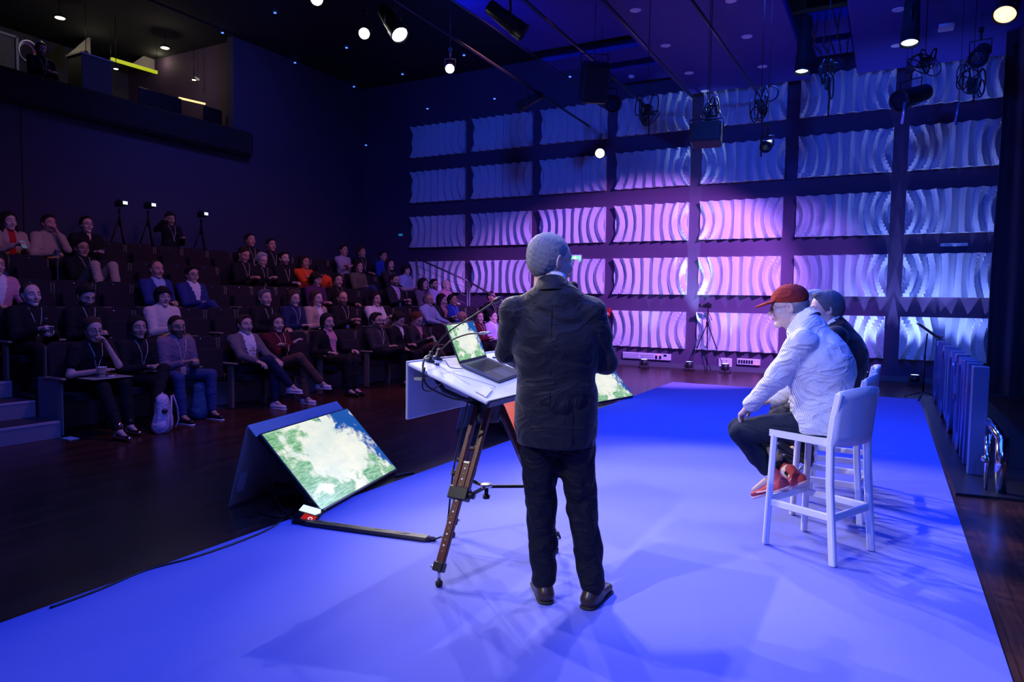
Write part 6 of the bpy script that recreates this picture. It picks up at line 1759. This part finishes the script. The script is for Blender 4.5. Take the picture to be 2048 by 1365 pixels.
# ================================================================== people on the stage
def planepx(px, py, o, n, off):
    """photo pixel -> point on the plane through o + n*off with normal n"""
    d = FWD + RGT * ((px - 1024) / FPX) - UPV * ((py - 682.5) / FPX)
    o = Vector(o) + Vector(n) * off; n = Vector(n)
    return CAM + d * ((o - CAM).dot(n) / d.dot(n))
class Fr:
    """person frame: pixel to local joint"""
    def __init__(s, loc, rz): s.o = Vector(loc); s.rz = rz; s.R = Matrix.Rotation(rz, 3, 'Z')
    def x(s, px, py, xl): return np.array(s.R.inverted() @ (planepx(px, py, s.o, s.R @ Vector((1, 0, 0)), xl) - s.o))
    def y(s, px, py, yl): return np.array(s.R.inverted() @ (planepx(px, py, s.o, s.R @ Vector((0, 1, 0)), yl) - s.o))
    def w(s, p): return s.o + s.R @ Vector(tuple(p))

K_suit = cloth('suit_navy', (.011, .012, .020), .6, bump=.15, bscale=500, sheen=.18, wrinkle=.32)
K_trs = cloth('suit_trousers', (.009, .010, .018), .65, bump=.15, bscale=500, wrinkle=.4)
# ---- the speaker
F = Fr((-1.315, 3.085, .006), math.radians(21))
J = {}
J['P'] = F.y(1113, 800, .0); J['C'] = F.y(1113, 690, -.015); J['N'] = F.y(1106, 582, -.03); J['H'] = F.y(1102, 522, .0)
J['SR'] = F.y(1182, 628, -.01); J['SL'] = F.y(1030, 626, -.01)
J['ER'] = F.y(1211, 728, .03); J['EL'] = F.y(1013, 705, .05)
J['WR'] = F.y(1165, 650, .20); J['WL'] = F.y(1060, 735, .26)
J['hipR'] = F.y(1148, 850, .0); J['hipL'] = F.y(1077, 850, .0)
J['KR'] = F.y(1163, 1010, .03); J['KL'] = F.y(1082, 1010, .03)
J['AR'] = F.y(1186, 1163, -.01); J['AL'] = F.y(1088, 1163, .02)
J['FR'] = V3(.42, .9, 0); J['FL'] = V3(-.30, .95, 0)
for n_ in 'RL': J['A' + n_][2] = .092
J['hy'] = -52; J['hp'] = 2
J['hdR'] = V3(-.1, .3, .6); J['hbR'] = V3(1, .3, 0); J['hdL'] = V3(.5, .7, .1)
t = empty('person', F.o, F.rz, 'grey-haired speaker in a dark suit seen from behind, holding a microphone', 'person')
sp = dict(fine=True, cvox=.008, head='m', tone='fair', hair='crop', haircol='grey', cut='blazer', shirt=K_white, top=K_suit, legs=K_trs, w=1.10, bulk=1.22, depth=.62, hem=.10, hemz=.79, flare=1.06, legw=1.12, cuff=.97, pel=.13,
          shoes=mat('leather_brown', (.05, .03, .025), .35), sole=M_rubber, standing=True, glasses=M_glm, folds=(.0055, .6, 1.0, .9), handR='grip', handL='relaxed', hscale=1.07, open=.30, tfold=1.4, bell=1.1)
P_, C_, N_ = J['P'], J['C'], J['N']
TF = person(t, J, sp)
up = nrm(N_ - P_)
def collar_ring(name, c, ax, fwv, rx, ry, h_back, h_front, base, th, m_, flare=.0, parent=None):
    """band standing round the neck, taller at the back"""
    ax = nrm(ax); sd = nrm(np.cross(fwv, ax)); fv = np.cross(ax, sd); n = 32; b = MB(); vs = []; fs = []
    for i in range(n):
        a = 2 * PI * i / n; k_ = .5 - .5 * math.sin(a)       # 1 at the back
        h = h_front + (h_back - h_front) * k_
        for r_, z in ((1 + flare, base), (1, base + h), (1 - th / rx, base + h), (1 - th / rx, base - .02)):
            vs.append(tuple(c + sd * math.cos(a) * rx * r_ + fv * math.sin(a) * ry * r_ + ax * z))
    for i in range(n):
        j = (i + 1) % n
        for k_ in range(3): fs.append((i * 4 + k_, j * 4 + k_, j * 4 + k_ + 1, i * 4 + k_ + 1))
    b.add(vs, fs, m_, True); return b.build(name, None, parent)
ctr = N_ + V3(-.004, .012, .022)
collar_ring('shirt_collar', ctr, up + V3(0, .15, 0), V3(0, 1, 0), .066, .066, .062, .045, .0, .004, K_white, .05, t)
collar_ring('jacket_collar', ctr - V3(0, .002, 0), up + V3(0, .15, 0), V3(0, 1, 0), .079, .077, .070, .0, -.022, .006, K_suit, .16, t)
b = MB(); pts = []
for i in range(16):
    q = TF.march(N_ + V3(0.004, -.4, -.06 - .04 * i), V3(0, 1, 0))
    if q is not None: pts.append(tuple(q + V3(0, .0005, 0)))
b.tube(pts, .0016, K_black, 5)
for xv in (.085,):
    pts = [TF.march(P_ + V3(xv, -.5, .03 - .03 * i), V3(0, 1, 0)) for i in range(8)]
    b.tube([tuple(q + V3(0, -.001, 0)) for q in pts if q is not None], .003, K_black, 5)
b.build('back_seam', None, t)
# handheld microphone
m0 = F.y(1146, 573, .19); m1 = J['WR'] + V3(-.01, .03, .06)
t = empty('handheld_microphone', F.w(m0), 0, 'black handheld microphone at the speaker\'s mouth', 'microphone')
dv = F.w(m1) - F.w(m0)
s = Sdf(.003); s.ell((0, 0, 0), (.026, .026, .026), k=.005); a, b_ = s.run().mesh(); mesh_obj('grille_ball', [(a, b_, mat('mic_grille', (.02, .02, .022), .6, .4, bump=.8, bscale=600), None)], t)
MB().tube([dv.normalized() * .018, dv.normalized() * .03, dv.normalized() * .05, dv.normalized() * .2], [.024, .022, .017, .014], M_blackp, 14).build('handle', None, t)

# ---- man in the cap
def stripe_mat():
    M = bpy.data.materials.new('cloth_striped_shirt'); M.use_nodes = True; nt = M.node_tree; L = nt.links; b = nt.nodes['Principled BSDF']
    tc = nt.nodes.new('ShaderNodeTexCoord'); d = nt.nodes.new('ShaderNodeVectorMath'); d.operation = 'DOT_PRODUCT'
    L.new(tc.outputs['Object'], d.inputs[0]); d.inputs[1].default_value = (95, -90, 38)
    f = nt.nodes.new('ShaderNodeMath'); f.operation = 'FRACT'; L.new(d.outputs['Value'], f.inputs[0])
    r = nt.nodes.new('ShaderNodeValToRGB'); e = r.color_ramp.elements; e[0].position = .30; e[0].color = (.36, .38, .50, 1); e[1].position = .45; e[1].color = (.84, .84, .86, 1)
    L.new(f.outputs[0], r.inputs['Fac']); L.new(r.outputs['Color'], b.inputs['Base Color']); b.inputs['Roughness'].default_value = .85; b.inputs['Specular IOR Level'].default_value = .2
    add_wrinkles(M, .5)
    return M
K_stripe = stripe_mat(); K_capred = cloth('cap_red', (.36, .035, .025)); K_jean2 = cloth('indigo_jeans', (.010, .016, .035), bscale=500)
K_shred = mat('sneaker_red', (.62, .07, .08), .6, bump=.3, bscale=300)
F = Fr(S1, R1); J = {}
J['P'] = F.x(1648, 826, 0); J['C'] = F.x(1645, 738, 0.0); J['N'] = F.x(1612, 645, .0); J['H'] = F.x(1577, 614, .0)
J['SL'] = F.x(1604, 686, -.20); J['SR'] = F.x(1618, 668, .19)
J['EL'] = F.x(1552, 758, -.23); J['WL'] = F.x(1499, 813, -.16)
J['ER'] = F.x(1588, 770, .20); J['WR'] = F.x(1548, 800, .06)
J['hipL'] = F.x(1645, 845, -.09); J['hipR'] = F.x(1648, 843, .09)
J['KL'] = F.x(1482, 866, -.15); J['KR'] = F.x(1478, 858, .16)
J['AL'] = F.x(1546, 955, -.05); J['AR'] = F.x(1581, 948, .10)
J['FL'] = V3(-.1, 1, -.52); J['FR'] = V3(.05, .9, -.62)
J['hdL'] = F.x(1466, 845, -.15) - J['WL']; J['hbL'] = V3(-.2, .4, 1); J['hdR'] = F.x(1515, 806, .02) - J['WR']; J['hbR'] = V3(.3, .2, 1)
J['hy'] = 33; J['hp'] = 9; J['hr'] = 0
t = empty('person', F.o, F.rz, 'man in striped shirt and rust red cap leaning forward on the nearest stool', 'person')
sp = dict(fine=True, cvox=.008, head='m', tone='fair', hair='bald', haircol='grey', cap=K_capred, cut='shirt', top=K_stripe, legs=K_jean2, w=1.12, bulk=1.30, depth=.80, hem=.06, cutz=.725, legw=1.05, cuff=.80, pel=.10, slw=1.18,
          shoes=K_shred, sole=mat('sole_pink', (.75, .5, .5), .6), glasses=M_gl, lens=mat('amber_lens', (.35, .22, .02), .1), folds=(.0065, .75, 2.0, 1.1), handL='drape', handR='relaxed', hscale=1.04, sleeve=.92)
TF = person(t, J, sp)
u_ = nrm(J['H'] - J['N'])
collar_ring('shirt_collar', J['N'] + u_ * .03 + V3(0, -.01, 0), u_ + V3(0, .1, .3), V3(0, 1, 0), .076, .080, .060, .02, -.03, .005, K_stripe, .22, t)
for n_ in 'RL':     # striped socks
    K_, A_ = J['K' + n_], J['A' + n_]; d = nrm(A_ - K_)
    for i, (z_, m_) in enumerate(((-.12, K_white), (-.085, mat('sock_orange', (.75, .08, .04), .8)), (-.05, K_white), (-.02, K_black), (.01, K_white))):
        s = Sdf(.005); s.cap(A_ + d * z_, A_ + d * (z_ + .033), .041 - .0006 * i, .0405 - .0006 * i, .005); s.plane(A_ + d * (z_ + .035), d); s.plane(A_ + d * z_, -d)
        a, b_ = s.run().mesh(); mesh_obj('sock_band', [(a, b_, m_, None)], t)
    if n_ == 'R':
        s = Sdf(.006); s.cap(A_ - d * .20, A_ - d * .12, .062, .060, .01); s.noise = folds(.003, 1, 4); a, b_ = s.run().mesh(); mesh_obj('rolled_cuff', [(a, b_, K_khaki, None)], t)
    f = nrm(J['F' + n_]); uu = nrm(V3(0, 0, 1) - f * f[2]); bt = A_ - uu * .055; sd = np.cross(f, uu)
    b = MB()
    for q in (-1, 1):
        b.tube([tuple(bt + f * .13 + sd * q * .036 - uu * .005), tuple(bt + f * .06 + sd * q * .043 - uu * .012), tuple(bt - f * .02 + sd * q * .041 + uu * .02)], .006, mat('shoe_stripe_pink', (.85, .55, .55), .5), 6)
    for k_ in range(5): b.tube([tuple(bt + f * (.11 - .018 * k_) + uu * (.020 + .007 * k_) - sd * .018), tuple(bt + f * (.115 - .018 * k_) + uu * (.026 + .007 * k_)), tuple(bt + f * (.11 - .018 * k_) + uu * (.020 + .007 * k_) + sd * .018)], .003, mat('lace_pink', (.9, .4, .42), .6), 5)
    b.build('shoe_stripes', None, t)

# ---- man in the dark suit on the middle stool
F = Fr(S2, R2)
J = seated(lean=-14, hipz=.80, arms='lap', legs='crossL', seedv=3)
J['P'] = F.x(1694, 792, 0); J['C'] = F.x(1690, 715, 0); J['N'] = F.x(1672, 652, 0); J['H'] = F.x(1651, 619, .0)
J['SL'] = F.x(1672, 675, -.19); J['SR'] = F.x(1672, 668, .19); J['hipL'] = J['P'] + V3(-.09, .03, -.01); J['hipR'] = J['P'] + V3(.09, .03, -.01)
J['KR'] = F.x(1560, 822, .10); J['AR'] = F.x(1572, 905, .10); J['KL'] = F.x(1555, 835, -.10); J['AL'] = F.x(1612, 900, -.08)
J['WR'] = J['KR'] + V3(-.03, -.10, .10); J['WL'] = J['KL'] + V3(.03, -.14, .10)
J['EL'] = ik(J['SL'], J['WL'], .30, .27, V3(-.4, -.4, -.6)); J['ER'] = ik(J['SR'], J['WR'], .30, .27, V3(.4, -.4, -.6))
J['FL'] = V3(0, .8, .35); J['FR'] = V3(0, 1, -.3); J['hy'] = 22; J['hp'] = 8
t = empty('person', F.o, F.rz, 'dark-haired man in dark suit and white collar on the middle stool', 'person')
sp = dict(fine=True, cvox=.010, head='m', tone='fair', hair='quiff', haircol='salt', cut='blazer', shirt=K_white, top=K_suit, legs=K_trs, w=1.08, bulk=1.12, depth=.74, hem=.04, shoes=K_shoe, sole=M_rubber, folds=(.004, .8, 3.0, 1.0), hscale=1.03)
TF = person(t, J, sp)
s = Sdf(.005); u_ = nrm(J['H'] - J['N']); s.cap(J['N'], J['N'] + u_ * .055, .068, .060, .01); s.plane(J['N'] + u_ * .05, u_); a, b_ = s.run().mesh(); mesh_obj('shirt_collar', [(a, b_, K_white, None)], t)
# ---- grey-haired man on the far stool
F = Fr(S3, R3)
J = seated(lean=-14, hipz=.80, arms='lap', legs='normal', seedv=4)
J['P'] = F.x(1672, 778, 0); J['C'] = F.x(1670, 700, 0); J['N'] = F.x(1650, 640, 0); J['H'] = F.x(1628, 612, .0)
J['SL'] = F.x(1648, 662, -.19); J['SR'] = F.x(1648, 655, .19); J['hipL'] = J['P'] + V3(-.09, .03, -.01); J['hipR'] = J['P'] + V3(.09, .03, -.01)
J['KR'] = J['P'] + V3(.12, .42, -.02); J['AR'] = J['P'] + V3(.10, .30, -.42); J['KL'] = J['P'] + V3(-.10, .42, -.02); J['AL'] = J['P'] + V3(-.10, .30, -.42)
J['WR'] = J['KR'] + V3(-.03, -.10, .10); J['WL'] = J['KL'] + V3(.03, -.10, .10)
J['EL'] = ik(J['SL'], J['WL'], .30, .27, V3(-.4, -.4, -.6)); J['ER'] = ik(J['SR'], J['WR'], .30, .27, V3(.4, -.4, -.6))
J['hy'] = 20; J['hp'] = 4
t = empty('person', F.o, F.rz, 'white-haired man mostly hidden behind the cap and the dark suit', 'person')
sp = dict(fine=False, vox=.014, head='m', tone='ruddy', hair='short', haircol='white', cut='blazer', shirt=K_white, top=K_suit, legs=K_trs, w=1.05, bulk=1.1, depth=.74, hem=.04, shoes=K_shoe, hscale=1.03)
person(t, J, sp)

# ---- standing people at the back
def standing(px, py, X, z0, L, sp, rz=-PI / 2, Hh=1.62, arms='cup', hp=0):
    q = at(px, py, 0, X); h = (q.z - z0) / Hh
    J = {}
    J['P'] = V3(0, 0, .95 * h); J['C'] = V3(0, -.01, 1.20 * h); J['N'] = V3(0, -.02, 1.45 * h); J['H'] = V3(0, .01, Hh * h)
    for s_, n_ in ((1, 'R'), (-1, 'L')):
        J['S' + n_] = J['N'] + V3(.18 * s_, 0, -.06); J['hip' + n_] = J['P'] + V3(.09 * s_, 0, -.04); J['K' + n_] = V3(.11 * s_, .03, .49 * h); J['A' + n_] = V3(.12 * s_, 0, .09)
        J['W' + n_] = J['P'] + V3(.10 * s_, .28, .15) if arms == 'cup' else J['P'] + V3(.25 * s_, .05, -.05)
    if arms == 'reach': J['WR'] = J['N'] + V3(.35, .35, .05); J['WL'] = J['P'] + V3(-.10, .25, .12)
    for n_, s_ in (('R', 1), ('L', -1)): J['E' + n_] = ik(J['S' + n_], J['W' + n_], .285, .255, V3(.5 * s_, -.5, -.8))
    J['hy'] = -12; J['hp'] = hp
    t = empty('person', (X, q.y, z0), rz, L, 'person')
    return person(t, J, dict(standing=True, hem=.1, shoes=K_shoe, **sp)), t
standing(340, 438, -12.45, 1.75, 'dark-clothed camera operator standing at the back beside the tripods', dict(head='f', hair='wavy', haircol='dark', tone='olive', cut='shirt', top=K_black, legs=K_black, lanyard=1), arms='reach', hp=14)
TFc, tc_ = standing(82, 98, -14.3, 4.6, 'man with headphones and lanyard leaning over the desk in the control room', dict(head='mb', hair='short', haircol='dark', tone='ruddy', cut='sweater', top=K_black, legs=K_black, lanyard=1), Hh=1.62, arms='cup', hp=20)
hc = [c for c in kids(tc_) if c.name.startswith('body')][0]
q = at(82, 98, 0, -14.3); hz = q.z - 4.6
t = empty('headphones', (-14.3, q.y, q.z), -PI / 2, 'black and silver headphones worn by the control room operator', 'headphones')
MB().tube([(.095 * math.cos(a), -.01, .03 + .115 * math.sin(a)) for a in [i * PI / 10 for i in range(11)]], .010, M_steel, 6).build('headband', None, t)
for s_ in (-1, 1): MB().lathe([(.03, -.012), (.036, 0), (.03, .012)], M_blackp, 14, Matrix.Translation((s_ * .095, 0, 0)) @ Matrix.Rotation(PI / 2, 4, 'Y')).build('ear_cup', None, t)

# ---- cameras on tripods behind the last row
b = MB().box((-12.6, 8.6, 1.76), (1.4, 11.0, .02), M_tier)
for px, py, sx, lab in ((238, 408, 250, 'left video camera with a small bright screen behind the top row'), (296, 412, 307, 'middle video camera with a small bright screen behind the top row'), (402, 430, 412, 'right video camera with a small bright screen behind the top row')):
    q = at(px, py, 0, -12.5)
    t = empty('tripod', (-12.5, q.y, 1.75), 0, lab.replace('video camera with a small bright screen', 'dark tripod under a video camera').replace('left dark', 'leftmost dark'), 'tripod')
    H_ = q.z - 1.75
    thin_tripod(t, (0, 0, H_ - .25), [(.35, .0, 0), (-.2, .3, 0), (-.2, -.3, 0)], .014)
    MB().tube([(0, 0, H_ - .4), (0, 0, H_ - .09)], .02, M_black).build('centre_column', None, t)
    t = empty('video_camera', (-12.5, q.y, q.z), PI, lab, 'camera')
    photo_camera(t, 0.0, 1.1)
    e = at(sx, py - 2, 0, -12.22) - Vector((-12.5, q.y, q.z))
    MB().box((-e.x, -e.y, e.z), (.015, .10, .07), M_blackp, bev=.004).build('flip_screen', None, t)
    MB().box((-e.x - .009, -e.y, e.z), (.003, .085, .055), mat('camera_screen', (1, 1, 1), .4, emit=(.65, .8, 1.0), estr=1.3)).build('lit_display', None, t)

# ---- bags
def bag(p, rz, c, dims, L, m, straps=True):
    t = empty('bag', p, rz, L, 'bag')
    s = Sdf(.008); w_, d_, h_ = dims
    s.cap((0, 0, d_ * .5), (0, 0, h_ * .75), w_ * .5, w_ * .34, .05, flat=((0, 1, 0), d_ / w_)); s.cap((-w_ * .3, 0, .06), (w_ * .3, 0, .06), .07, .07, .04); s.plane((0, 0, 0.004), (0, 0, -1))
    s.noise = folds(.007, 1.0, c, .8); a, b_ = s.run().mesh(); mesh_obj('bag_body', [(a, b_, m, None)], t)
    if straps:
        for s_ in (-1, 1): MB().tube([(s_ * .03, d_ * .5, h_ * .95), (s_ * w_ * .35, d_ * .6, h_ * .6), (s_ * w_ * .5, d_ * .6, h_ * .25), (s_ * w_ * .35, d_ * .5, .03)], .009, m, 6).build('strap', None, t)
        MB().tube([(-.03, 0, h_ * .82), (0, 0, h_ * 1.02), (.03, 0, h_ * .82)], .008, m, 6).build('handle', None, t)
    return t
p = at(326, 864, 2, 0); bag((p.x, p.y, 0), -.9, 1.0, (.30, .20, .42), 'pale lavender backpack standing on the floor at the front row', cloth('pale_bag', (.62, .52, .66)))
p = at(412, 838, 2, 0); bag((p.x - .1, p.y, 0), -.9, 2.0, (.34, .24, .44), 'dark blue bag between the feet of the man in jeans', cloth('blue_bag', (.03, .10, .22)), False)
p = at(652, 775, 2, 0); bag((p.x - .1, p.y, 0), -.9, 3.0, (.30, .2, .42), 'black bag standing under the empty front row seat', K_black)
p = at(520, 808, 2, 0); bag((p.x - .55, p.y - .3, 0), -.4, 4.0, (.36, .22, .22), 'dark bag lying under the seat of the man in grey blazer', K_brown)
p = at(140, 878, 2, 0); tag(MB().box((0, 0, .004), (.16, .10, .006), mat('paper', (.8, .78, .82), .6)).build('paper_note', None, None, (p.x, p.y, 0)), 'small paper lying on the floor beside the left steps', 'paper')

# ================================================================== control room
def cr(px, py, X=-15.0): return at(px, py, 0, X)
M_warm = mat('warm_lamp', (1, 1, 1), .4, emit=(1.0, .85, .55), estr=9)
for px, py, lab in ((120, 36, 'bright warm ceiling spot, leftmost over the control room'), (330, 96, 'bright warm ceiling spot right of the yellow-green strip'), (232, 138, 'small bluish spot lamp under the yellow-green strip'), (388, 160, 'small warm lamp right in the control room'), (462, 144, 'small pale lamp at the right edge of the control room opening'), (172, 107, 'tiny clip lamp on the dark cabinet in the control room')):
    p = cr(px, py, -14.6)
    t = empty('control_room_lamp', p, 0, lab, 'lamp')
    big = py < 100
    r_ = .10 if big else .05
    MB().lathe([(r_ * .5, .06), (r_, .03), (r_, 0), (r_ * .9, 0)], M_body, 14).tube([(0, 0, .05), (0, 0, max(.1, 7.36 - p.z))], .008, M_body, 6).build('shade', None, t)
    MB().lathe([(.001, -.006), (r_ * .85, -.004), (r_ * .9, .002)], M_warm if 'bluish' not in lab else M_lampC, 14).build('bulb', None, t)
    if big:
        l = add_light('control_lamp_light', 'POINT', (p.x, p.y, p.z - .08), (p.x, p.y, 0), 5, (1, .85, .6), .05)
p0 = cr(222, 118, -15.5); p1 = cr(314, 145, -15.5)
tag(MB().beam(p0, p1, .05, .07, mat('yellow_strip', (.3, .35, .02), .5, emit=(.45, .50, .01), estr=.9)).tube([p0, (p0.x, p0.y, 7.38)], .006, M_body, 5).tube([p1, (p1.x, p1.y, 7.38)], .006, M_body, 5).build('strip_light'), 'yellow-green glowing strip in the control room', 'strip light')
p0 = cr(358, 196, -14.3); p1 = cr(410, 208, -14.3)
t = empty('desk_lamp', p0, 0, 'low orange-white desk strip lamp above the control desk', 'desk lamp')
MB().beam((0, 0, 0), p1 - p0, .04, .035, mat('orange_strip', (1, .6, .3), .5, emit=(1.0, .55, .2), estr=1.8)).build('tube', None, t)
MB().tube([p1 - p0, p1 - p0 + Vector((0, .08, -.12)), p1 - p0 + Vector((0, .12, -.6))], .01, M_body, 6).build('arm', None, t)
p0 = cr(388, 155, -14.8); p1 = cr(432, 175, -14.8)
tag(MB().tube([p0, p1], .03, mat('pale_tube', (.5, .5, .35), .5, emit=(.5, .5, .25), estr=.35), 8).tube([p0, (p0.x, p0.y, 7.3)], .01, M_body, 5).build('hanging_tube'), 'pale tube fixture hanging at the right of the control room', 'fixture')
M_bd = mat('board_warm', (.35, .31, .22), .7)
for x0_, y0_, x1_, y1_, lab in ((130, 112, 178, 72, 'pale slanted wall board behind the clip lamp in the control room'), (262, 128, 306, 98, 'pale slanted wall board right of the yellow-green strip')):
    a = cr(x0_, y0_, -16.5); b_ = cr(x1_, y1_, -16.5)
    v = [(a.x, a.y, a.z), (b_.x, b_.y, a.z), (b_.x, b_.y, b_.z)]
    tag(MB().add(v + [(q[0] + .05, q[1], q[2]) for q in v], [(0, 2, 1), (3, 4, 5), (0, 1, 4, 3), (1, 2, 5, 4), (2, 0, 3, 5)], M_bd).build('wall_board'), lab, 'board')
    add_light('board_light', 'POINT', (b_.x + .5, b_.y - .2, a.z + .15), (0, 0, 0), 2.2, (1, .9, .6), .04)
p = cr(55, 104, -15.2); b = MB()
for k_ in range(6): b.tube([Vector(p) + Vector((.02 * k_ - .05, (.13 + .012 * k_) * math.cos(a), (.16 + .01 * k_) * math.sin(a))) for a in [i * PI / 9 for i in range(18)]], .014, K_red if k_ % 3 == 0 else M_white, 5, closed=True)
tag(b.build('hanging_cable_coil'), 'coil of red and white cable hanging beside the headphone man', 'cable coil')
a = cr(-5, 118, -16.0); b_ = cr(30, 55, -16.0)
t = empty('door_frame', (a.x, a.y, 4.6), 0, 'pale framed door leaf at the left of the control room', 'door')
MB().box((0, (b_.y - a.y) / 2, 1.05), (.05, b_.y - a.y, 2.1), mat('door_grey', (.10, .10, .10), .6)).build('leaf', None, t)
MB().box((.04, b_.y - a.y, 1.05), (.06, .05, 2.15), M_grey).box((.04, (b_.y - a.y) / 2, 2.12), (.06, b_.y - a.y, .05), M_grey).build('frame_trim', None, t)
p = cr(180, 140, -14.6)
t = empty('cabinet', (-14.6, p.y, 4.6), 0, 'dark cabinet with pale top edge in the control room', 'cabinet')
MB().box((0, 0, (p.z - 4.6) / 2 + .1), (.5, .62, p.z - 4.6 + .2), mat('cabinet_dark', (.05, .05, .045), .6), bev=.01).build('cabinet_body', None, t)
MB().box((0, 0, p.z - 4.6 + .22), (.54, .66, .03), M_grey).build('cabinet_top', None, t)
t = empty('control_desk', (-14.0, 6.4, 4.6), 0, 'long dark control desk behind the balcony edge', 'desk')
MB().box((0, 0, .72), (.7, 8.6, .05), M_body, bev=.01).build('desk_top', None, t)
for y in (-4.2, 0, 4.2): MB().box((0, y, .35), (.6, .05, .70), M_body).build('support', None, t)
for px, lab in ((300, 'left dark monitor on the control desk'), (342, 'middle dark monitor on the control desk'), (425, 'right dark monitor on the control desk')):
    p = cr(px, 195, -13.9)
    t = empty('desk_monitor', (-13.9, p.y, 5.345), 0, lab, 'monitor')
    MB().box((0, 0, .30), (.03, .5, .32), M_blackp, bev=.006).build('screen_housing', None, t); MB().box((-.05, 0, .07), (.03, .05, .18), M_blackp).box((-.05, 0, .006), (.16, .22, .012), M_blackp).build('stand', None, t)
